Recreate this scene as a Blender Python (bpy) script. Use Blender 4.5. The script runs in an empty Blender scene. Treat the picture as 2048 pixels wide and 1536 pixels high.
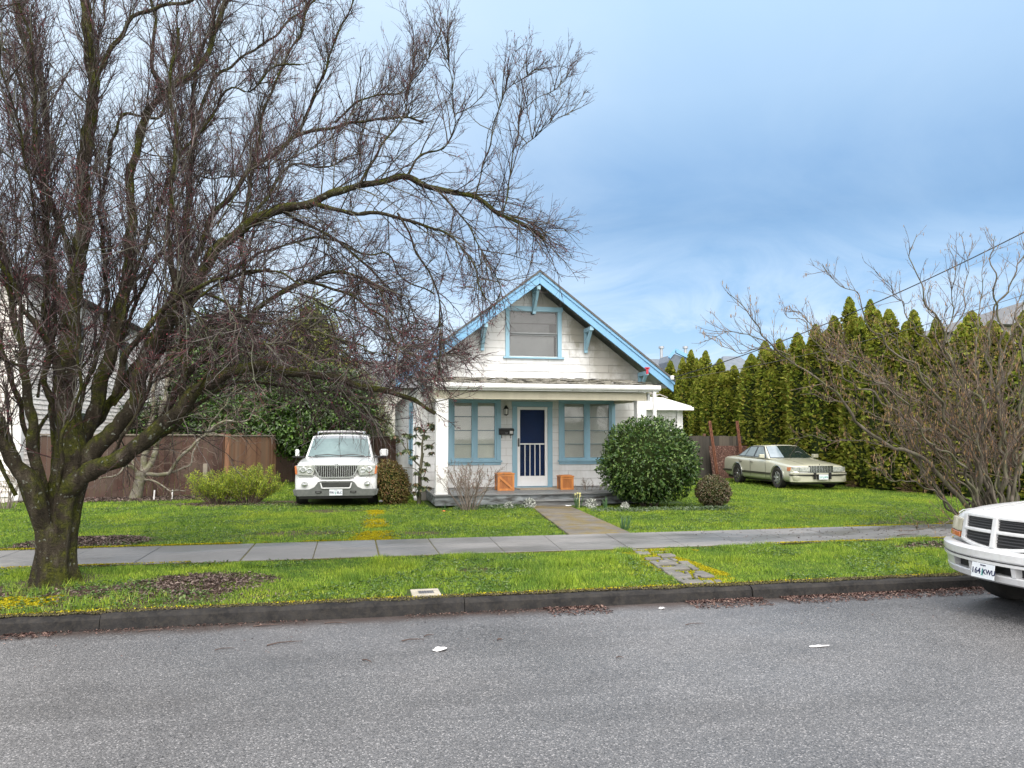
import bpy, bmesh, math, random
import numpy as np
from mathutils import Vector, Matrix
R=math.radians
random.seed(7); rng=np.random.default_rng(11)
SC=bpy.context.scene; COL=SC.collection
# ---------------- camera model (used to read places off the photograph) ----------------
F_PX=1518.; YAW=R(12.); EYE=1.8; PITCH=math.atan((872.-768.)/F_PX)
_f=np.array([math.sin(YAW)*math.cos(PITCH),math.cos(YAW)*math.cos(PITCH),math.sin(PITCH)])
_r=np.array([math.cos(YAW),-math.sin(YAW),0.]); _u=np.cross(_r,_f)
def at(x,y,Y):
    d=_f+(x-1024)/F_PX*_r+(768-y)/F_PX*_u; t=Y/d[1]
    return np.array([d[0]*t,Y,d[2]*t+EYE])
# ---------------- object helpers ----------------
def tag(o,label=None,cat=None,group=None,kind=None):
    if label: o['label']=label
    if cat: o['category']=cat
    if group: o['group']=group
    if kind: o['kind']=kind
    return o
def empty(name,loc,rz=0,**k):
    o=bpy.data.objects.new(name,None); COL.objects.link(o); o.location=loc; o.rotation_euler=(0,0,rz)
    o.empty_display_size=.2
    return tag(o,**k)
def link(name,me,parent=None,**k):
    o=bpy.data.objects.new(name,me); COL.objects.link(o)
    if parent is not None: o.parent=parent
    return tag(o,**k)
def copy_tree(o,parent=None):
    c=o.copy(); COL.objects.link(c)
    if parent is not None: c.parent=parent
    for ch in list(o.children): copy_tree(ch,c)
    return c
class MB:
    def __init__(s): s.v=[]; s.f=[]; s.m=[]; s.mi=0
    def add(s,vs,fs):
        b=len(s.v); s.v+= [tuple(map(float,p)) for p in vs]
        for f in fs: s.f.append(tuple(b+i for i in f)); s.m.append(s.mi)
        return s
    def box(s,x0,x1,y0,y1,z0,z1):
        if x0>x1: x0,x1=x1,x0
        if y0>y1: y0,y1=y1,y0
        if z0>z1: z0,z1=z1,z0
        return s.add([(x0,y0,z0),(x1,y0,z0),(x1,y1,z0),(x0,y1,z0),(x0,y0,z1),(x1,y0,z1),(x1,y1,z1),(x0,y1,z1)],
          [(0,3,2,1),(4,5,6,7),(0,1,5,4),(1,2,6,5),(2,3,7,6),(3,0,4,7)])
    def obox(s,p,q,w,h,up=(0,0,1)):
        p=Vector(p); q=Vector(q); d=(q-p).normalized(); a=d.cross(Vector(up))
        if a.length<1e-4: a=Vector((1,0,0))
        a.normalize(); b=a.cross(d).normalized(); a=a*w/2; b=b*h/2
        vs=[p-a-b,p+a-b,p+a+b,p-a+b,q-a-b,q+a-b,q+a+b,q-a+b]
        return s.add(vs,[(0,1,2,3),(7,6,5,4),(4,5,1,0),(5,6,2,1),(6,7,3,2),(7,4,0,3)])
    def prism(s,poly,axis,a,b):
        """poly: 2D pts; axis 'x','y','z' extruded from a to b (poly gives the other two in order)"""
        n=len(poly)
        def P(u,v,w):
            return {'x':(w,u,v),'y':(u,w,v),'z':(u,v,w)}[axis]
        vs=[P(u,v,a) for u,v in poly]+[P(u,v,b) for u,v in poly]
        ar=sum(poly[i][0]*poly[(i+1)%n][1]-poly[(i+1)%n][0]*poly[i][1] for i in range(n))
        flip=(ar>0)!=(axis=='y')
        if b<a: flip=not flip
        fs=[tuple(range(n)),tuple(range(2*n-1,n-1,-1))]+[(i,i+n,(i+1)%n+n,(i+1)%n) for i in range(n)]
        if flip: fs=[tuple(reversed(f)) for f in fs]
        return s.add(vs,fs)
    def tube(s,pts,rad,n=8,cap=True):
        pts=[Vector(p) for p in pts]; K=len(pts)
        if not hasattr(rad,'__len__'): rad=[rad]*K
        prev=None; vs=[]
        for i,p in enumerate(pts):
            t=(pts[min(i+1,K-1)]-pts[max(i-1,0)]).normalized()
            if prev is None: a=t.orthogonal().normalized()
            else:
                a=prev-t*prev.dot(t)
                a=a.normalized() if a.length>1e-5 else t.orthogonal().normalized()
            prev=a; b=t.cross(a)
            for k in range(n):
                c=2*math.pi*k/n; vs.append(p+(a*math.cos(c)+b*math.sin(c))*rad[i])
        fs=[(i*n+k,i*n+(k+1)%n,(i+1)*n+(k+1)%n,(i+1)*n+k) for i in range(K-1) for k in range(n)]
        if cap: fs+= [tuple(range(n-1,-1,-1)),tuple((K-1)*n+k for k in range(n))]
        return s.add(vs,fs)
    def cyl(s,c,axis,r,l0,l1,n=24,r2=None):
        c=Vector(c); d={'x':Vector((1,0,0)),'y':Vector((0,1,0)),'z':Vector((0,0,1))}[axis]
        return s.tube([c+d*l0,c+d*l1],[r,r if r2 is None else r2],n)
    def lathe(s,c,axis,prof,n=28):
        """prof: (radius, offset along axis)"""
        c=Vector(c); d={'x':Vector((1,0,0)),'y':Vector((0,1,0)),'z':Vector((0,0,1))}[axis]
        a=d.orthogonal().normalized(); b=d.cross(a); K=len(prof); vs=[]
        for r,o in prof:
            for k in range(n):
                t=2*math.pi*k/n; vs.append(c+d*o+(a*math.cos(t)+b*math.sin(t))*r)
        fs=[(i*n+k,i*n+(k+1)%n,(i+1)*n+(k+1)%n,(i+1)*n+k) for i in range(K-1) for k in range(n)]
        return s.add(vs,fs)
    def mesh(s,name,mats,smooth=False,bevel=0,seg=2,recalc=False):
        me=bpy.data.meshes.new(name); me.from_pydata(s.v,[],s.f)
        for m in (mats if isinstance(mats,(list,tuple)) else [mats]): me.materials.append(m)
        me.polygons.foreach_set('material_index',s.m)
        if bevel or recalc:
            bm=bmesh.new(); bm.from_mesh(me)
            if recalc: bmesh.ops.recalc_face_normals(bm,faces=bm.faces)
            if bevel:
                es=[e for e in bm.edges if len(e.link_faces)==2 and e.calc_face_angle(0)>.5]
                bmesh.ops.bevel(bm,geom=es,offset=bevel,segments=seg,affect='EDGES',profile=.6,clamp_overlap=True)
            bm.to_mesh(me); bm.free()
        if smooth:
            me.polygons.foreach_set('use_smooth',[True]*len(me.polygons))
            try: me.set_sharp_from_angle(angle=R(38))
            except Exception: pass
        me.update(); return me
    def build(s,name,mats,parent=None,smooth=False,bevel=0,seg=2,recalc=False,**k):
        return link(name,s.mesh(name,mats,smooth,bevel,seg,recalc),parent,**k)
def np_mesh(name,V,Fq,mat,smooth=False):
    """V (n,3), Fq (m,k) one polygon size"""
    me=bpy.data.meshes.new(name); n,k=Fq.shape
    me.vertices.add(len(V)); me.vertices.foreach_set('co',np.ascontiguousarray(V,dtype=np.float32).ravel())
    me.loops.add(n*k); me.loops.foreach_set('vertex_index',Fq.astype(np.int32).ravel())
    me.polygons.add(n); me.polygons.foreach_set('loop_start',np.arange(0,n*k,k,dtype=np.int32))
    try: me.polygons.foreach_set('loop_total',np.full(n,k,dtype=np.int32))
    except Exception: pass
    if smooth: me.polygons.foreach_set('use_smooth',np.ones(n,dtype=bool))
    me.update(calc_edges=True); me.validate(); 
    for m in (mat if isinstance(mat,(list,tuple)) else [mat]): me.materials.append(m)
    return me
def tubes_np(P,Rr,n=3):
    """P (N,K,3) polylines, Rr (N,K) radii -> V,F quads"""
    N,K,_=P.shape
    T=np.empty_like(P); T[:,1:-1]=P[:,2:]-P[:,:-2]; T[:,0]=P[:,1]-P[:,0]; T[:,-1]=P[:,-1]-P[:,-2]
    T/=np.linalg.norm(T,axis=2,keepdims=True)+1e-9
    ref=np.where(np.abs(T[:,:1,2:3])>.9,np.array([[[1.,0,0]]]),np.array([[[0,0,1.]]]))
    ref=np.broadcast_to(ref,P.shape)
    A=np.cross(T,ref); A/=np.linalg.norm(A,axis=2,keepdims=True)+1e-9; B=np.cross(T,A)
    ang=np.arange(n)*2*np.pi/n
    V=P[:,:,None,:]+Rr[:,:,None,None]*(A[:,:,None,:]*np.cos(ang)[None,None,:,None]+B[:,:,None,:]*np.sin(ang)[None,None,:,None])
    base=(np.arange(N)[:,None,None]*K+np.arange(K-1)[None,:,None])*n
    k=np.arange(n)[None,None,:]; k2=(k+1)%n
    F=np.stack([base+k,base+k2,base+n+k2,base+n+k],axis=-1).reshape(-1,4)
    return V.reshape(-1,3),F
def cat(parts):
    Vs=[];Fs=[];o=0
    for V,F in parts:
        Vs.append(V); Fs.append(F+o); o+=len(V)
    return np.concatenate(Vs),np.concatenate(Fs)
def leaves_np(C,D,Nn,L,W,fold=.25):
    """quads-pairs leaf: centres C, direction D, normal Nn, length L, width W -> V,F (two quads sharing a midrib, diamond-like)"""
    D=D/(np.linalg.norm(D,axis=1,keepdims=True)+1e-9)
    S=np.cross(D,Nn); S/=np.linalg.norm(S,axis=1,keepdims=True)+1e-9
    U=np.cross(S,D); L=np.broadcast_to(L,(len(C),))[:,None]; W=np.broadcast_to(W,(len(C),))[:,None]
    a=C-D*L/2; b=C+D*L/2-U*L*.12; m1=C+D*L*.05
    l=m1-S*W/2+U*W*fold; r=m1+S*W/2+U*W*fold
    V=np.stack([a,r,b,l],axis=1).reshape(-1,3)
    i=np.arange(len(C))[:,None]*4
    F=np.concatenate([i+np.array([[0,1,2]]),i+np.array([[0,2,3]])],axis=1).reshape(-1,3)
    return V,F
def rand_unit(n):
    v=rng.normal(size=(n,3)); return v/np.linalg.norm(v,axis=1,keepdims=True)
# ---------------- materials ----------------
def new_mat(name):
    m=bpy.data.materials.new(name); m.use_nodes=True; nt=m.node_tree
    return m,nt,nt.nodes['Principled BSDF']
class NT:
    def __init__(s,nt): s.nt=nt
    def n(s,t,**k):
        nd=s.nt.nodes.new(t)
        for a,b in k.items(): setattr(nd,a,b)
        return nd
    def l(s,a,b): s.nt.links.new(a,b)
    def coord(s,stretch=(1,1,1),kind='Object'):
        tc=s.n('ShaderNodeTexCoord'); mp=s.n('ShaderNodeMapping'); mp.inputs['Scale'].default_value=stretch
        s.l(tc.outputs[kind],mp.inputs['Vector']); return mp.outputs['Vector']
    def noise(s,vec,scale,detail=4,rough=.6,dist=0):
        nd=s.n('ShaderNodeTexNoise'); nd.inputs['Scale'].default_value=scale; nd.inputs['Detail'].default_value=detail
        nd.inputs['Roughness'].default_value=rough; nd.inputs['Distortion'].default_value=dist
        s.l(vec,nd.inputs['Vector']); return nd.outputs['Fac']
    def voro(s,vec,scale,feature='F1',out='Distance',rnd=1.):
        nd=s.n('ShaderNodeTexVoronoi'); nd.feature=feature; nd.inputs['Scale'].default_value=scale
        nd.inputs['Randomness'].default_value=rnd
        s.l(vec,nd.inputs['Vector']); return nd.outputs[out]
    def ramp(s,fac,stops,interp='LINEAR'):
        r=s.n('ShaderNodeValToRGB'); r.color_ramp.interpolation=interp; e=r.color_ramp.elements
        while len(e)<len(stops): e.new(.5)
        for i,(p,c) in enumerate(stops):
            e[i].position=p; e[i].color=(c[0],c[1],c[2],1) if hasattr(c,'__len__') else (c,c,c,1)
        s.l(fac,r.inputs['Fac']); return r.outputs['Color']
    def mix(s,fac,a,b,blend='MIX'):
        m=s.n('ShaderNodeMix'); m.data_type='RGBA'; m.blend_type=blend
        for sock,v in ((m.inputs[0],fac),(m.inputs[6],a),(m.inputs[7],b)):
            if hasattr(v,'is_linked'): s.l(v,sock)
            elif hasattr(v,'__len__'): sock.default_value=(v[0],v[1],v[2],1)
            else: sock.default_value=v
        return m.outputs[2]
    def math(s,op,a,b=0,clamp=False):
        m=s.n('ShaderNodeMath'); m.operation=op; m.use_clamp=clamp
        for i,v in enumerate((a,b)):
            if hasattr(v,'is_linked'): s.l(v,m.inputs[i])
            else: m.inputs[i].default_value=v
        return m.outputs[0]
    def bump(s,bsdf,h,strength=.3,dist=.02):
        b=s.n('ShaderNodeBump'); b.inputs['Strength'].default_value=strength; b.inputs['Distance'].default_value=dist
        s.l(h,b.inputs['Height']); s.l(b.outputs['Normal'],bsdf.inputs['Normal'])
def M(name,c1,c2=None,scale=6,lo=.35,hi=.65,rough=.6,rough2=None,stretch=(1,1,1),bump=0,bscale=None,bdist=.01,metal=0,coat=0,spec=.5,detail=5,c3=None,s3=30,f3=.4,tr=0):
    m,nt,b=new_mat(name); t=NT(nt); b.inputs['Roughness'].default_value=rough; b.inputs['Metallic'].default_value=metal
    b.inputs['Coat Weight'].default_value=coat; b.inputs['Coat Roughness'].default_value=.06
    b.inputs['Specular IOR Level'].default_value=spec
    b.inputs['Base Color'].default_value=(*c1,1)
    if c2 is not None:
        v=t.coord(stretch); f=t.noise(v,scale,detail)
        col=t.ramp(f,[(lo,c1),(hi,c2)])
        if c3 is not None:
            f2=t.noise(v,s3,3); col=t.mix(t.math('MULTIPLY',t.ramp(f2,[(.45,0.),(.62,1.)]),f3),col,c3)
        t.l(col,b.inputs['Base Color'])
        if rough2 is not None:
            t.l(t.ramp(f,[(lo,rough),(hi,rough2)]),b.inputs['Roughness'])
    if bump:
        v2=t.coord(stretch); t.bump(b,t.noise(v2,bscale or scale*4,4),bump,bdist)
    return m
def leafmat(name,cols,rough=.5,spec=.4,trans=.25,bigscale=0,big=None):
    m,nt,b=new_mat(name); t=NT(nt); g=t.n('ShaderNodeNewGeometry')
    n=len(cols); col=t.ramp(g.outputs['Random Per Island'],[(i/(n-1) if n>1 else 0,c) for i,c in enumerate(cols)])
    if big is not None:
        f=t.noise(t.coord(),bigscale,3); col=t.mix(t.ramp(f,[(.4,0.),(.62,1.)]),col,t.mix(.65,col,big))
    t.l(col,b.inputs['Base Color']); b.inputs['Roughness'].default_value=rough; b.inputs['Specular IOR Level'].default_value=spec
    if trans:
        tl=t.n('ShaderNodeBsdfTranslucent'); t.l(col,tl.inputs['Color']); mx=t.n('ShaderNodeMixShader'); mx.inputs[0].default_value=trans
        t.l(b.outputs[0],mx.inputs[1]); t.l(tl.outputs[0],mx.inputs[2]); t.l(mx.outputs[0],nt.nodes['Material Output'].inputs['Surface'])
    return m
# ---------------- world, sun, camera ----------------
w=bpy.data.worlds.new('World'); SC.world=w; w.use_nodes=True; t=NT(w.node_tree)
bg=w.node_tree.nodes['Background']
SUN_EL,SUN_AZ=R(50),R(182)      # azimuth clockwise from +Y: behind and left of the viewer
sky=t.n('ShaderNodeTexSky'); sky.sky_type='NISHITA'; sky.sun_disc=False; sky.sun_elevation=SUN_EL; sky.sun_rotation=SUN_AZ
sky.air_density=1.0; sky.dust_density=1.5
tc=t.n('ShaderNodeTexCoord'); dirv=tc.outputs['Generated']
sp=t.n('ShaderNodeSeparateXYZ'); t.l(dirv,sp.inputs[0]); z=sp.outputs['Z']
# cloud deck: direction projected so that clouds flatten toward the horizon
zz=t.math('ADD',t.math('MAXIMUM',z,0.),.22)
cx=t.math('DIVIDE',sp.outputs['X'],zz); cy=t.math('DIVIDE',sp.outputs['Y'],zz)
cb=t.n('ShaderNodeCombineXYZ'); t.l(cx,cb.inputs[0]); t.l(cy,cb.inputs[1]); cb.inputs[2].default_value=2.3
n1=t.noise(cb.outputs[0],.9,7,.62,.7); n2=t.noise(cb.outputs[0],1.7,7,.62,.9)
# broad structure by elevation: pale at the horizon, a slate-blue band, pale above
el=t.ramp(z,[(0.0,(.38,.60,.86)),(.10,(.42,.64,.89)),(.19,(.29,.50,.78)),(.27,(.215,.39,.645)),(.33,(.26,.44,.70)),(.41,(.39,.58,.82)),(.50,(.47,.67,.91)),(.6,(.55,.73,.94)),(1.,(1.9,1.95,2.05))])
pale=(.60,.76,.92)
wisps=t.math('MULTIPLY',t.ramp(n1,[(.44,0.),(.74,1.)]),.30)
c=t.mix(wisps,el,pale)
low=t.math('MULTIPLY',t.ramp(z,[(.0,.8),(.12,1.),(.26,0.)]),t.ramp(n2,[(.42,0.),(.60,1.)]))
c=t.mix(t.math('MULTIPLY',low,.9),c,(.66,.80,.96))
# thinner cloud to the left of the view, and brighter cloud behind the viewer where the sun is
dt=t.n('ShaderNodeVectorMath'); dt.operation='DOT_PRODUCT'; t.l(dirv,dt.inputs[0]); dt.inputs[1].default_value=(-.85,.5,.15)
lf=t.ramp(t.math('ADD',dt.outputs['Value'],t.math('MULTIPLY',t.math('SUBTRACT',n1,.5),.35)),[(.18,0.),(.42,.45),(.66,1.)])
c=t.mix(t.math('MULTIPLY',lf,.85),c,(.72,.84,.97))
d2=t.n('ShaderNodeVectorMath'); d2.operation='DOT_PRODUCT'; t.l(dirv,d2.inputs[0])
d2.inputs[1].default_value=(math.sin(SUN_AZ)*math.cos(SUN_EL),math.cos(SUN_AZ)*math.cos(SUN_EL),math.sin(SUN_EL))
br=t.ramp(d2.outputs['Value'],[(.1,0.),(.9,1.)])
c=t.mix(br,c,(3.2,3.0,2.8))
c10=t.mix(1.,c,(10.,10.,10.),'MULTIPLY')
fin=t.mix(.9,sky.outputs[0],c10)
t.l(fin,bg.inputs['Color']); bg.inputs['Strength'].default_value=.1
sd=bpy.data.lights.new('sun','SUN'); sd.energy=1.5; sd.angle=R(22); sd.color=(1,.96,.9)
so=bpy.data.objects.new('sun',sd); COL.objects.link(so)
dv=Vector((math.sin(SUN_AZ)*math.cos(SUN_EL),math.cos(SUN_AZ)*math.cos(SUN_EL),math.sin(SUN_EL)))
so.rotation_euler=dv.to_track_quat('Z','Y').to_euler(); so.location=dv*60
cd=bpy.data.cameras.new('camera'); co=bpy.data.objects.new('camera',cd); COL.objects.link(co); SC.camera=co
cd.sensor_width=36; cd.lens=36*F_PX/2048; cd.clip_end=2000; cd.clip_start=.05
co.location=(0,0,EYE); co.rotation_euler=(R(90)+PITCH,0,-YAW)
SC.view_settings.view_transform='Standard'; SC.view_settings.look='None'; SC.view_settings.exposure=.34; SC.view_settings.gamma=1
SC.render.resolution_x=1024; SC.render.resolution_y=768
SC.cycles.max_bounces=6; SC.cycles.diffuse_bounces=3; SC.cycles.transparent_max_bounces=8
# ---------------- ground ----------------
def vnoise(x,y,s,seed=0):
    """cheap smooth value noise, vectorised"""
    x=np.asarray(x)*s+seed*17.3; y=np.asarray(y)*s+seed*9.1
    xi=np.floor(x); yi=np.floor(y); fx=x-xi; fy=y-yi; fx=fx*fx*(3-2*fx); fy=fy*fy*(3-2*fy)
    h=lambda a,b: np.modf(np.abs(np.sin(a*127.1+b*311.7+seed)*43758.5453))[0]
    return (h(xi,yi)*(1-fx)+h(xi+1,yi)*fx)*(1-fy)+(h(xi,yi+1)*(1-fx)+h(xi+1,yi+1)*fx)*fy
GZ=.14
def gh(x,y):
    return GZ+.035*(vnoise(x,y,.7,3)-.6)*np.clip((np.abs(np.asarray(y)-11.45)-1.0)*2,0,1)*np.clip((np.asarray(y)-8.05)*3,0,1)+.012*(vnoise(x,y,4,5)-.7)
def path_edges(y): # skewed front walk
    k=(y-12.3)/5.4
    return 3.58+.6*k, 4.66+.42*k
def strip_edges(y):
    k=(y-8)/2.6
    return 3.64+.37*k, 4.18+.36*k
mulch=[(-4.0,13.0,1.0,.75),(-1.7,9.2,.95,.85),(-3.1,9.0,1.1,.6),(8.9,10.1,.9,.45),(-5.9,21.9,3.4,1.0),(-2.7,19.9,1.9,.7),(12.6,17.0,.0,.0)]
bare=[(-3.4,8.3,1.9,.38),(-4.6,8.7,1.8,.6),(-2.2,8.35,1.6,.35),(-3.2,9.7,.9,.7),(1.0,13.2,.8,.35),(-1.,13.5,1.0,.4),(1.5,9.4,.5,.25),(9.3,9.2,1.4,.6),(11,12.8,2.0,.5),(-.3,17.6,.9,.5)]
def inell(x,y,L,soft=.25):
    r=np.zeros_like(x)
    for cx_,cy_,a,b in L:
        if a<=0: continue
        d=np.sqrt(((x-cx_)/a)**2+((y-cy_)/b)**2)+(vnoise(x,y,3,8)-.5)*.7
        r=np.maximum(r,np.clip((1-d)/soft,0,1))
    return r
def ground_mat(name,a,b,c,soil):
    m,nt,bs=new_mat(name); t=NT(nt); v=t.coord()
    col=t.ramp(t.noise(v,1.1,5,.6),[(.35,a),(.55,b),(.72,c)])
    col=t.mix(t.ramp(t.noise(v,9,5,.7),[(.50,0.),(.62,.8)]),col,soil)
    col=t.mix(t.math('MULTIPLY',t.noise(v,60,4,.7),.7),col,(.02,.035,.008))
    vc=t.n('ShaderNodeVertexColor'); vc.layer_name='soil'
    dirt=t.ramp(t.noise(v,14,5,.7),[(.3,(.035,.022,.015)),(.55,(.08,.052,.036)),(.75,(.15,.11,.08))])
    col=t.mix(vc.outputs['Color'],col,dirt)
    t.l(col,bs.inputs['Base Color']); bs.inputs['Roughness'].default_value=.85; bs.inputs['Specular IOR Level'].default_value=.2
    t.bump(bs,t.noise(v,70,4,.7),.7,.02); return m
m_lawn=ground_mat('lawn_ground',(.045,.10,.015),(.07,.13,.018),(.10,.15,.02),(.06,.06,.02))
def sheet(name,x0,x1,y0,y1,nx,ny,mat,hf,soilf=None,**k):
    X,Y=np.meshgrid(np.linspace(x0,x1,nx),np.linspace(y0,y1,ny)); Z=hf(X,Y)
    V=np.stack([X,Y,Z],-1).reshape(-1,3); i=np.arange(nx-1)[None,:]+np.arange(ny-1)[:,None]*nx
    Fq=np.stack([i,i+1,i+1+nx,i+nx],-1).reshape(-1,4); me=np_mesh(name,V,Fq,mat,True)
    if soilf is not None:
        ca=me.color_attributes.new('soil','FLOAT_COLOR','POINT'); s_=soilf(X,Y).reshape(-1)
        ca.data.foreach_set('color',np.stack([s_,s_,s_,np.ones_like(s_)],-1).astype(np.float32).ravel())
    return link(name,me,**k)
def soilf(x,y):
    s_=np.maximum(inell(x,y,mulch),.8*inell(x,y,bare,.5))
    edge=np.clip((8.16-y)/.12,0,1)*(y<8.5); s_=np.maximum(s_,edge*.9)
    return np.clip(s_,0,1)
m_far=M('far_ground',(.05,.09,.02),(.09,.13,.03),scale=.3,rough=.9)
sheet('ground',-400,400,-400,600,3,3,m_far,lambda x,y:0*x-.06,kind='structure')
sheet('lawn',-14,18,12.3,34,420,320,m_lawn,gh,soilf,kind='structure')
sheet('grass_verge',-14,20,7.98,10.66,500,60,m_lawn,gh,soilf,kind='structure')
MBx=MB(); MBx.box(-60,-14,7.98,60,-.05,.13); MBx.box(18,60,12.3,60,-.05,.13); MBx.box(-14,18,34,60,-.05,.13); MBx.box(20,60,7.98,10.64,-.05,.13)
MBx.build('neighbouring_ground',m_far,kind='structure')
# asphalt
def asphalt():
    m,nt,b=new_mat('asphalt'); t=NT(nt); v=t.coord()
    base=t.ramp(t.noise(v,.45,4,.6),[(.35,(.145,.147,.155)),(.65,(.195,.198,.208))])
    base=t.mix(t.math('MULTIPLY',t.ramp(t.noise(t.coord((.25,1,1)),1.2,3),[(.45,0.),(.7,1.)]),.5),base,(.085,.085,.088))
    g=t.voro(v,105,out='Color'); gs=t.n('ShaderNodeSeparateXYZ'); t.l(g,gs.inputs[0])
    st=t.ramp(gs.outputs[0],[(0.,(.62,.62,.63)),(.5,(.84,.83,.82)),(.86,(1.05,1.04,1.02)),(.95,(2.0,1.95,1.9))])
    d=t.voro(v,105); pit=t.ramp(d,[(.0,1.),(.55,.85),(.85,.35)])
    col=t.mix(1.,base,st,'MULTIPLY'); col=t.mix(1.,col,pit,'MULTIPLY')
    f=t.noise(v,240,2,.6); col=t.mix(t.ramp(f,[(.56,0.),(.68,.5)]),col,(.02,.02,.021))
    # a patch of fine cracking where the surface is breaking up
    dd=t.n('ShaderNodeVectorMath'); dd.operation='DISTANCE'; dd.inputs[1].default_value=(1.15,7.0,0); t.l(t.coord((1,1.6,1)),dd.inputs[0]); dd.inputs[1].default_value=(1.15,11.2,0)
    pm=t.ramp(t.math('ADD',dd.outputs['Value'],t.math('MULTIPLY',t.noise(v,4,4,.7),.5)),[(.5,1.),(.95,0.)])
    ck=t.ramp(t.voro(v,16,'DISTANCE_TO_EDGE'),[(.0,1.),(.09,0.)]); col=t.mix(t.math('MULTIPLY',t.math('MULTIPLY',pm,ck),.85),col,(.02,.02,.02))
    tar=t.ramp(t.noise(t.coord((.6,1.2,1)),.9,5,.7,.5),[(.60,0.),(.72,.35)]); col=t.mix(tar,col,(.065,.065,.068))
    # damp dirt gathered along the gutter
    tcx=t.n('ShaderNodeTexCoord'); s3=t.n('ShaderNodeSeparateXYZ'); t.l(tcx.outputs['Object'],s3.inputs[0])
    gy=t.math('ADD',s3.outputs['Y'],t.math('MULTIPLY',t.noise(v,2.2,4),.5))
    col=t.mix(t.ramp(t.math('SUBTRACT',gy,7.0),[(.75,0.),(1.1,.85)]),col,(.05,.036,.032))
    t.l(col,b.inputs['Base Color'])
    r=t.ramp(t.noise(v,.5,4),[(.35,.34),(.65,.58)]); t.l(r,b.inputs['Roughness'])
    b.inputs['Specular IOR Level'].default_value=.6
    t.bump(b,t.math('ADD',d,t.math('MULTIPLY',f,.4)),.55,.006); return m
m_asph=asphalt()
sheet('road',-60,60,-3.,7.86,240,24,m_asph,lambda x,y:.0+.03*(1-((y-2.4)/5.4)**2)*0+0*x,kind='structure')
m_oldkerb=M('kerb_concrete',(.014,.014,.015),(.032,.031,.031),scale=5,rough=.75,bump=.5,bscale=60,c3=(.05,.045,.038),s3=25,f3=.35,spec=.15)
m_kerbtop=M('kerb_moss',(.085,.075,.05),(.13,.11,.06),scale=7,rough=.85,bump=.4,bscale=50,c3=(.16,.13,.02),s3=6,f3=.6)
kb=MB(); rr=random.Random(3); x=-60
while x<60:
    L=3.05+rr.uniform(-.4,.4); x1=min(60,x+L); dz=rr.uniform(-.006,.006); dy=rr.uniform(-.012,.012)
    broken = 3.4<x+L/2<5.2
    kb.mi=0
    poly=[(7.80+dy,-.05),(7.822+dy,.098+dz),(7.845+dy,.126+dz),(7.88+dy,.137+dz),(7.99,.139+dz),(7.99,-.05)]
    kb.prism(poly,'x',x+.004,x1-.004); x=x1
kb.build('kerb',m_oldkerb,kind='structure',smooth=False)
n=30000; x=rng.uniform(-7,12,n); w_=vnoise(x,x*0,1.1,5)*.5+vnoise(x,x*0,6,6)*.5; y=8.03-rng.random(n)**1.2*(.06+.16*w_)
D=rand_unit(n); D[:,2]*=.3
link('kerb_moss',np_mesh('kerb_moss',*leaves_np(np.stack([x,y,.139+rng.uniform(0,.008,n)],-1),D,np.tile([0,0,1.],(n,1))+rand_unit(n)*.3,rng.uniform(.012,.03,n),rng.uniform(.008,.018,n)),leafmat('kerb_moss',[(.05,.042,.03),(.10,.085,.055),(.15,.13,.06),(.09,.10,.03),(.20,.17,.10)],rough=.9,trans=0,spec=.1)),kind='stuff',label='yellow brown moss and grit lying on the kerb top',cat='moss')
# sidewalk slabs
def concrete(name,a,b,wet):
    m,nt,bs=new_mat(name); t=NT(nt); v=t.coord()
    col=t.ramp(t.noise(v,1.3,6,.65),[(.3,a),(.7,b)])
    damp=t.ramp(t.noise(t.coord((.5,1.4,1)),.55,4),[(.42,0.),(.58,1.)])
    col=t.mix(t.math('MULTIPLY',damp,.55),col,wet)
    col=t.mix(t.ramp(t.noise(v,120,3,.7),[(.55,0.),(.72,.35)]),col,(.05,.045,.04))
    t.l(col,bs.inputs['Base Color']); t.l(t.mix(damp,(.75,.75,.75),(.28,.28,.28)),bs.inputs['Roughness'])
    t.bump(bs,t.noise(v,140,3),.25,.005); return m
m_walk=concrete('sidewalk_concrete',(.15,.148,.145),(.215,.212,.21),(.085,.084,.086))
m_joint=M('joint_dirt',(.05,.042,.02),(.13,.12,.02),scale=6,rough=.9)
sw=MB(); js=[-14+.94*i for i in range(0,13)]+[-1.41,-.47,.40,1.24,2.16,3.0,4.02,4.9,5.82,6.75]+[7.7+.95*i for i in range(0,14)]
js=sorted(set([j for j in js if j<-1.9 or j>=-1.41]))
for a,b in zip(js[:-1],js[1:]):
    g=.022 if abs(a+1.41)<.01 or abs(a-.40)<.01 else .006
    ym=11.5+rr.uniform(-.05,.05); dz=rr.uniform(-.003,.003)
    for y0,y1 in ((10.66,ym-.002),(ym+.002,12.3)):
        ka=.2*min(1,max(0,(a-1.5)/2)); kb_=.2*min(1,max(0,(b-1.5)/2)); q0=(y0-10.66)/1.64; q1=(y1-10.66)/1.64; s0,s1,sb0,sb1=ka*q0,ka*q1,kb_*q0,kb_*q1
        zt=.165+dz
        sw.prism([(a+g+s0,y0),(b-g*.3+sb0,y0),(b-g*.3+sb1,y1),(a+g+s1,y1)],'z',.03,zt)
sw.build('sidewalk',m_walk,kind='structure',bevel=.006,seg=1)
jb=MB(); jb.box(-14,20,10.655,12.305,.02,.154); jb.build('sidewalk_joint_moss',m_joint,kind='structure')
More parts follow.
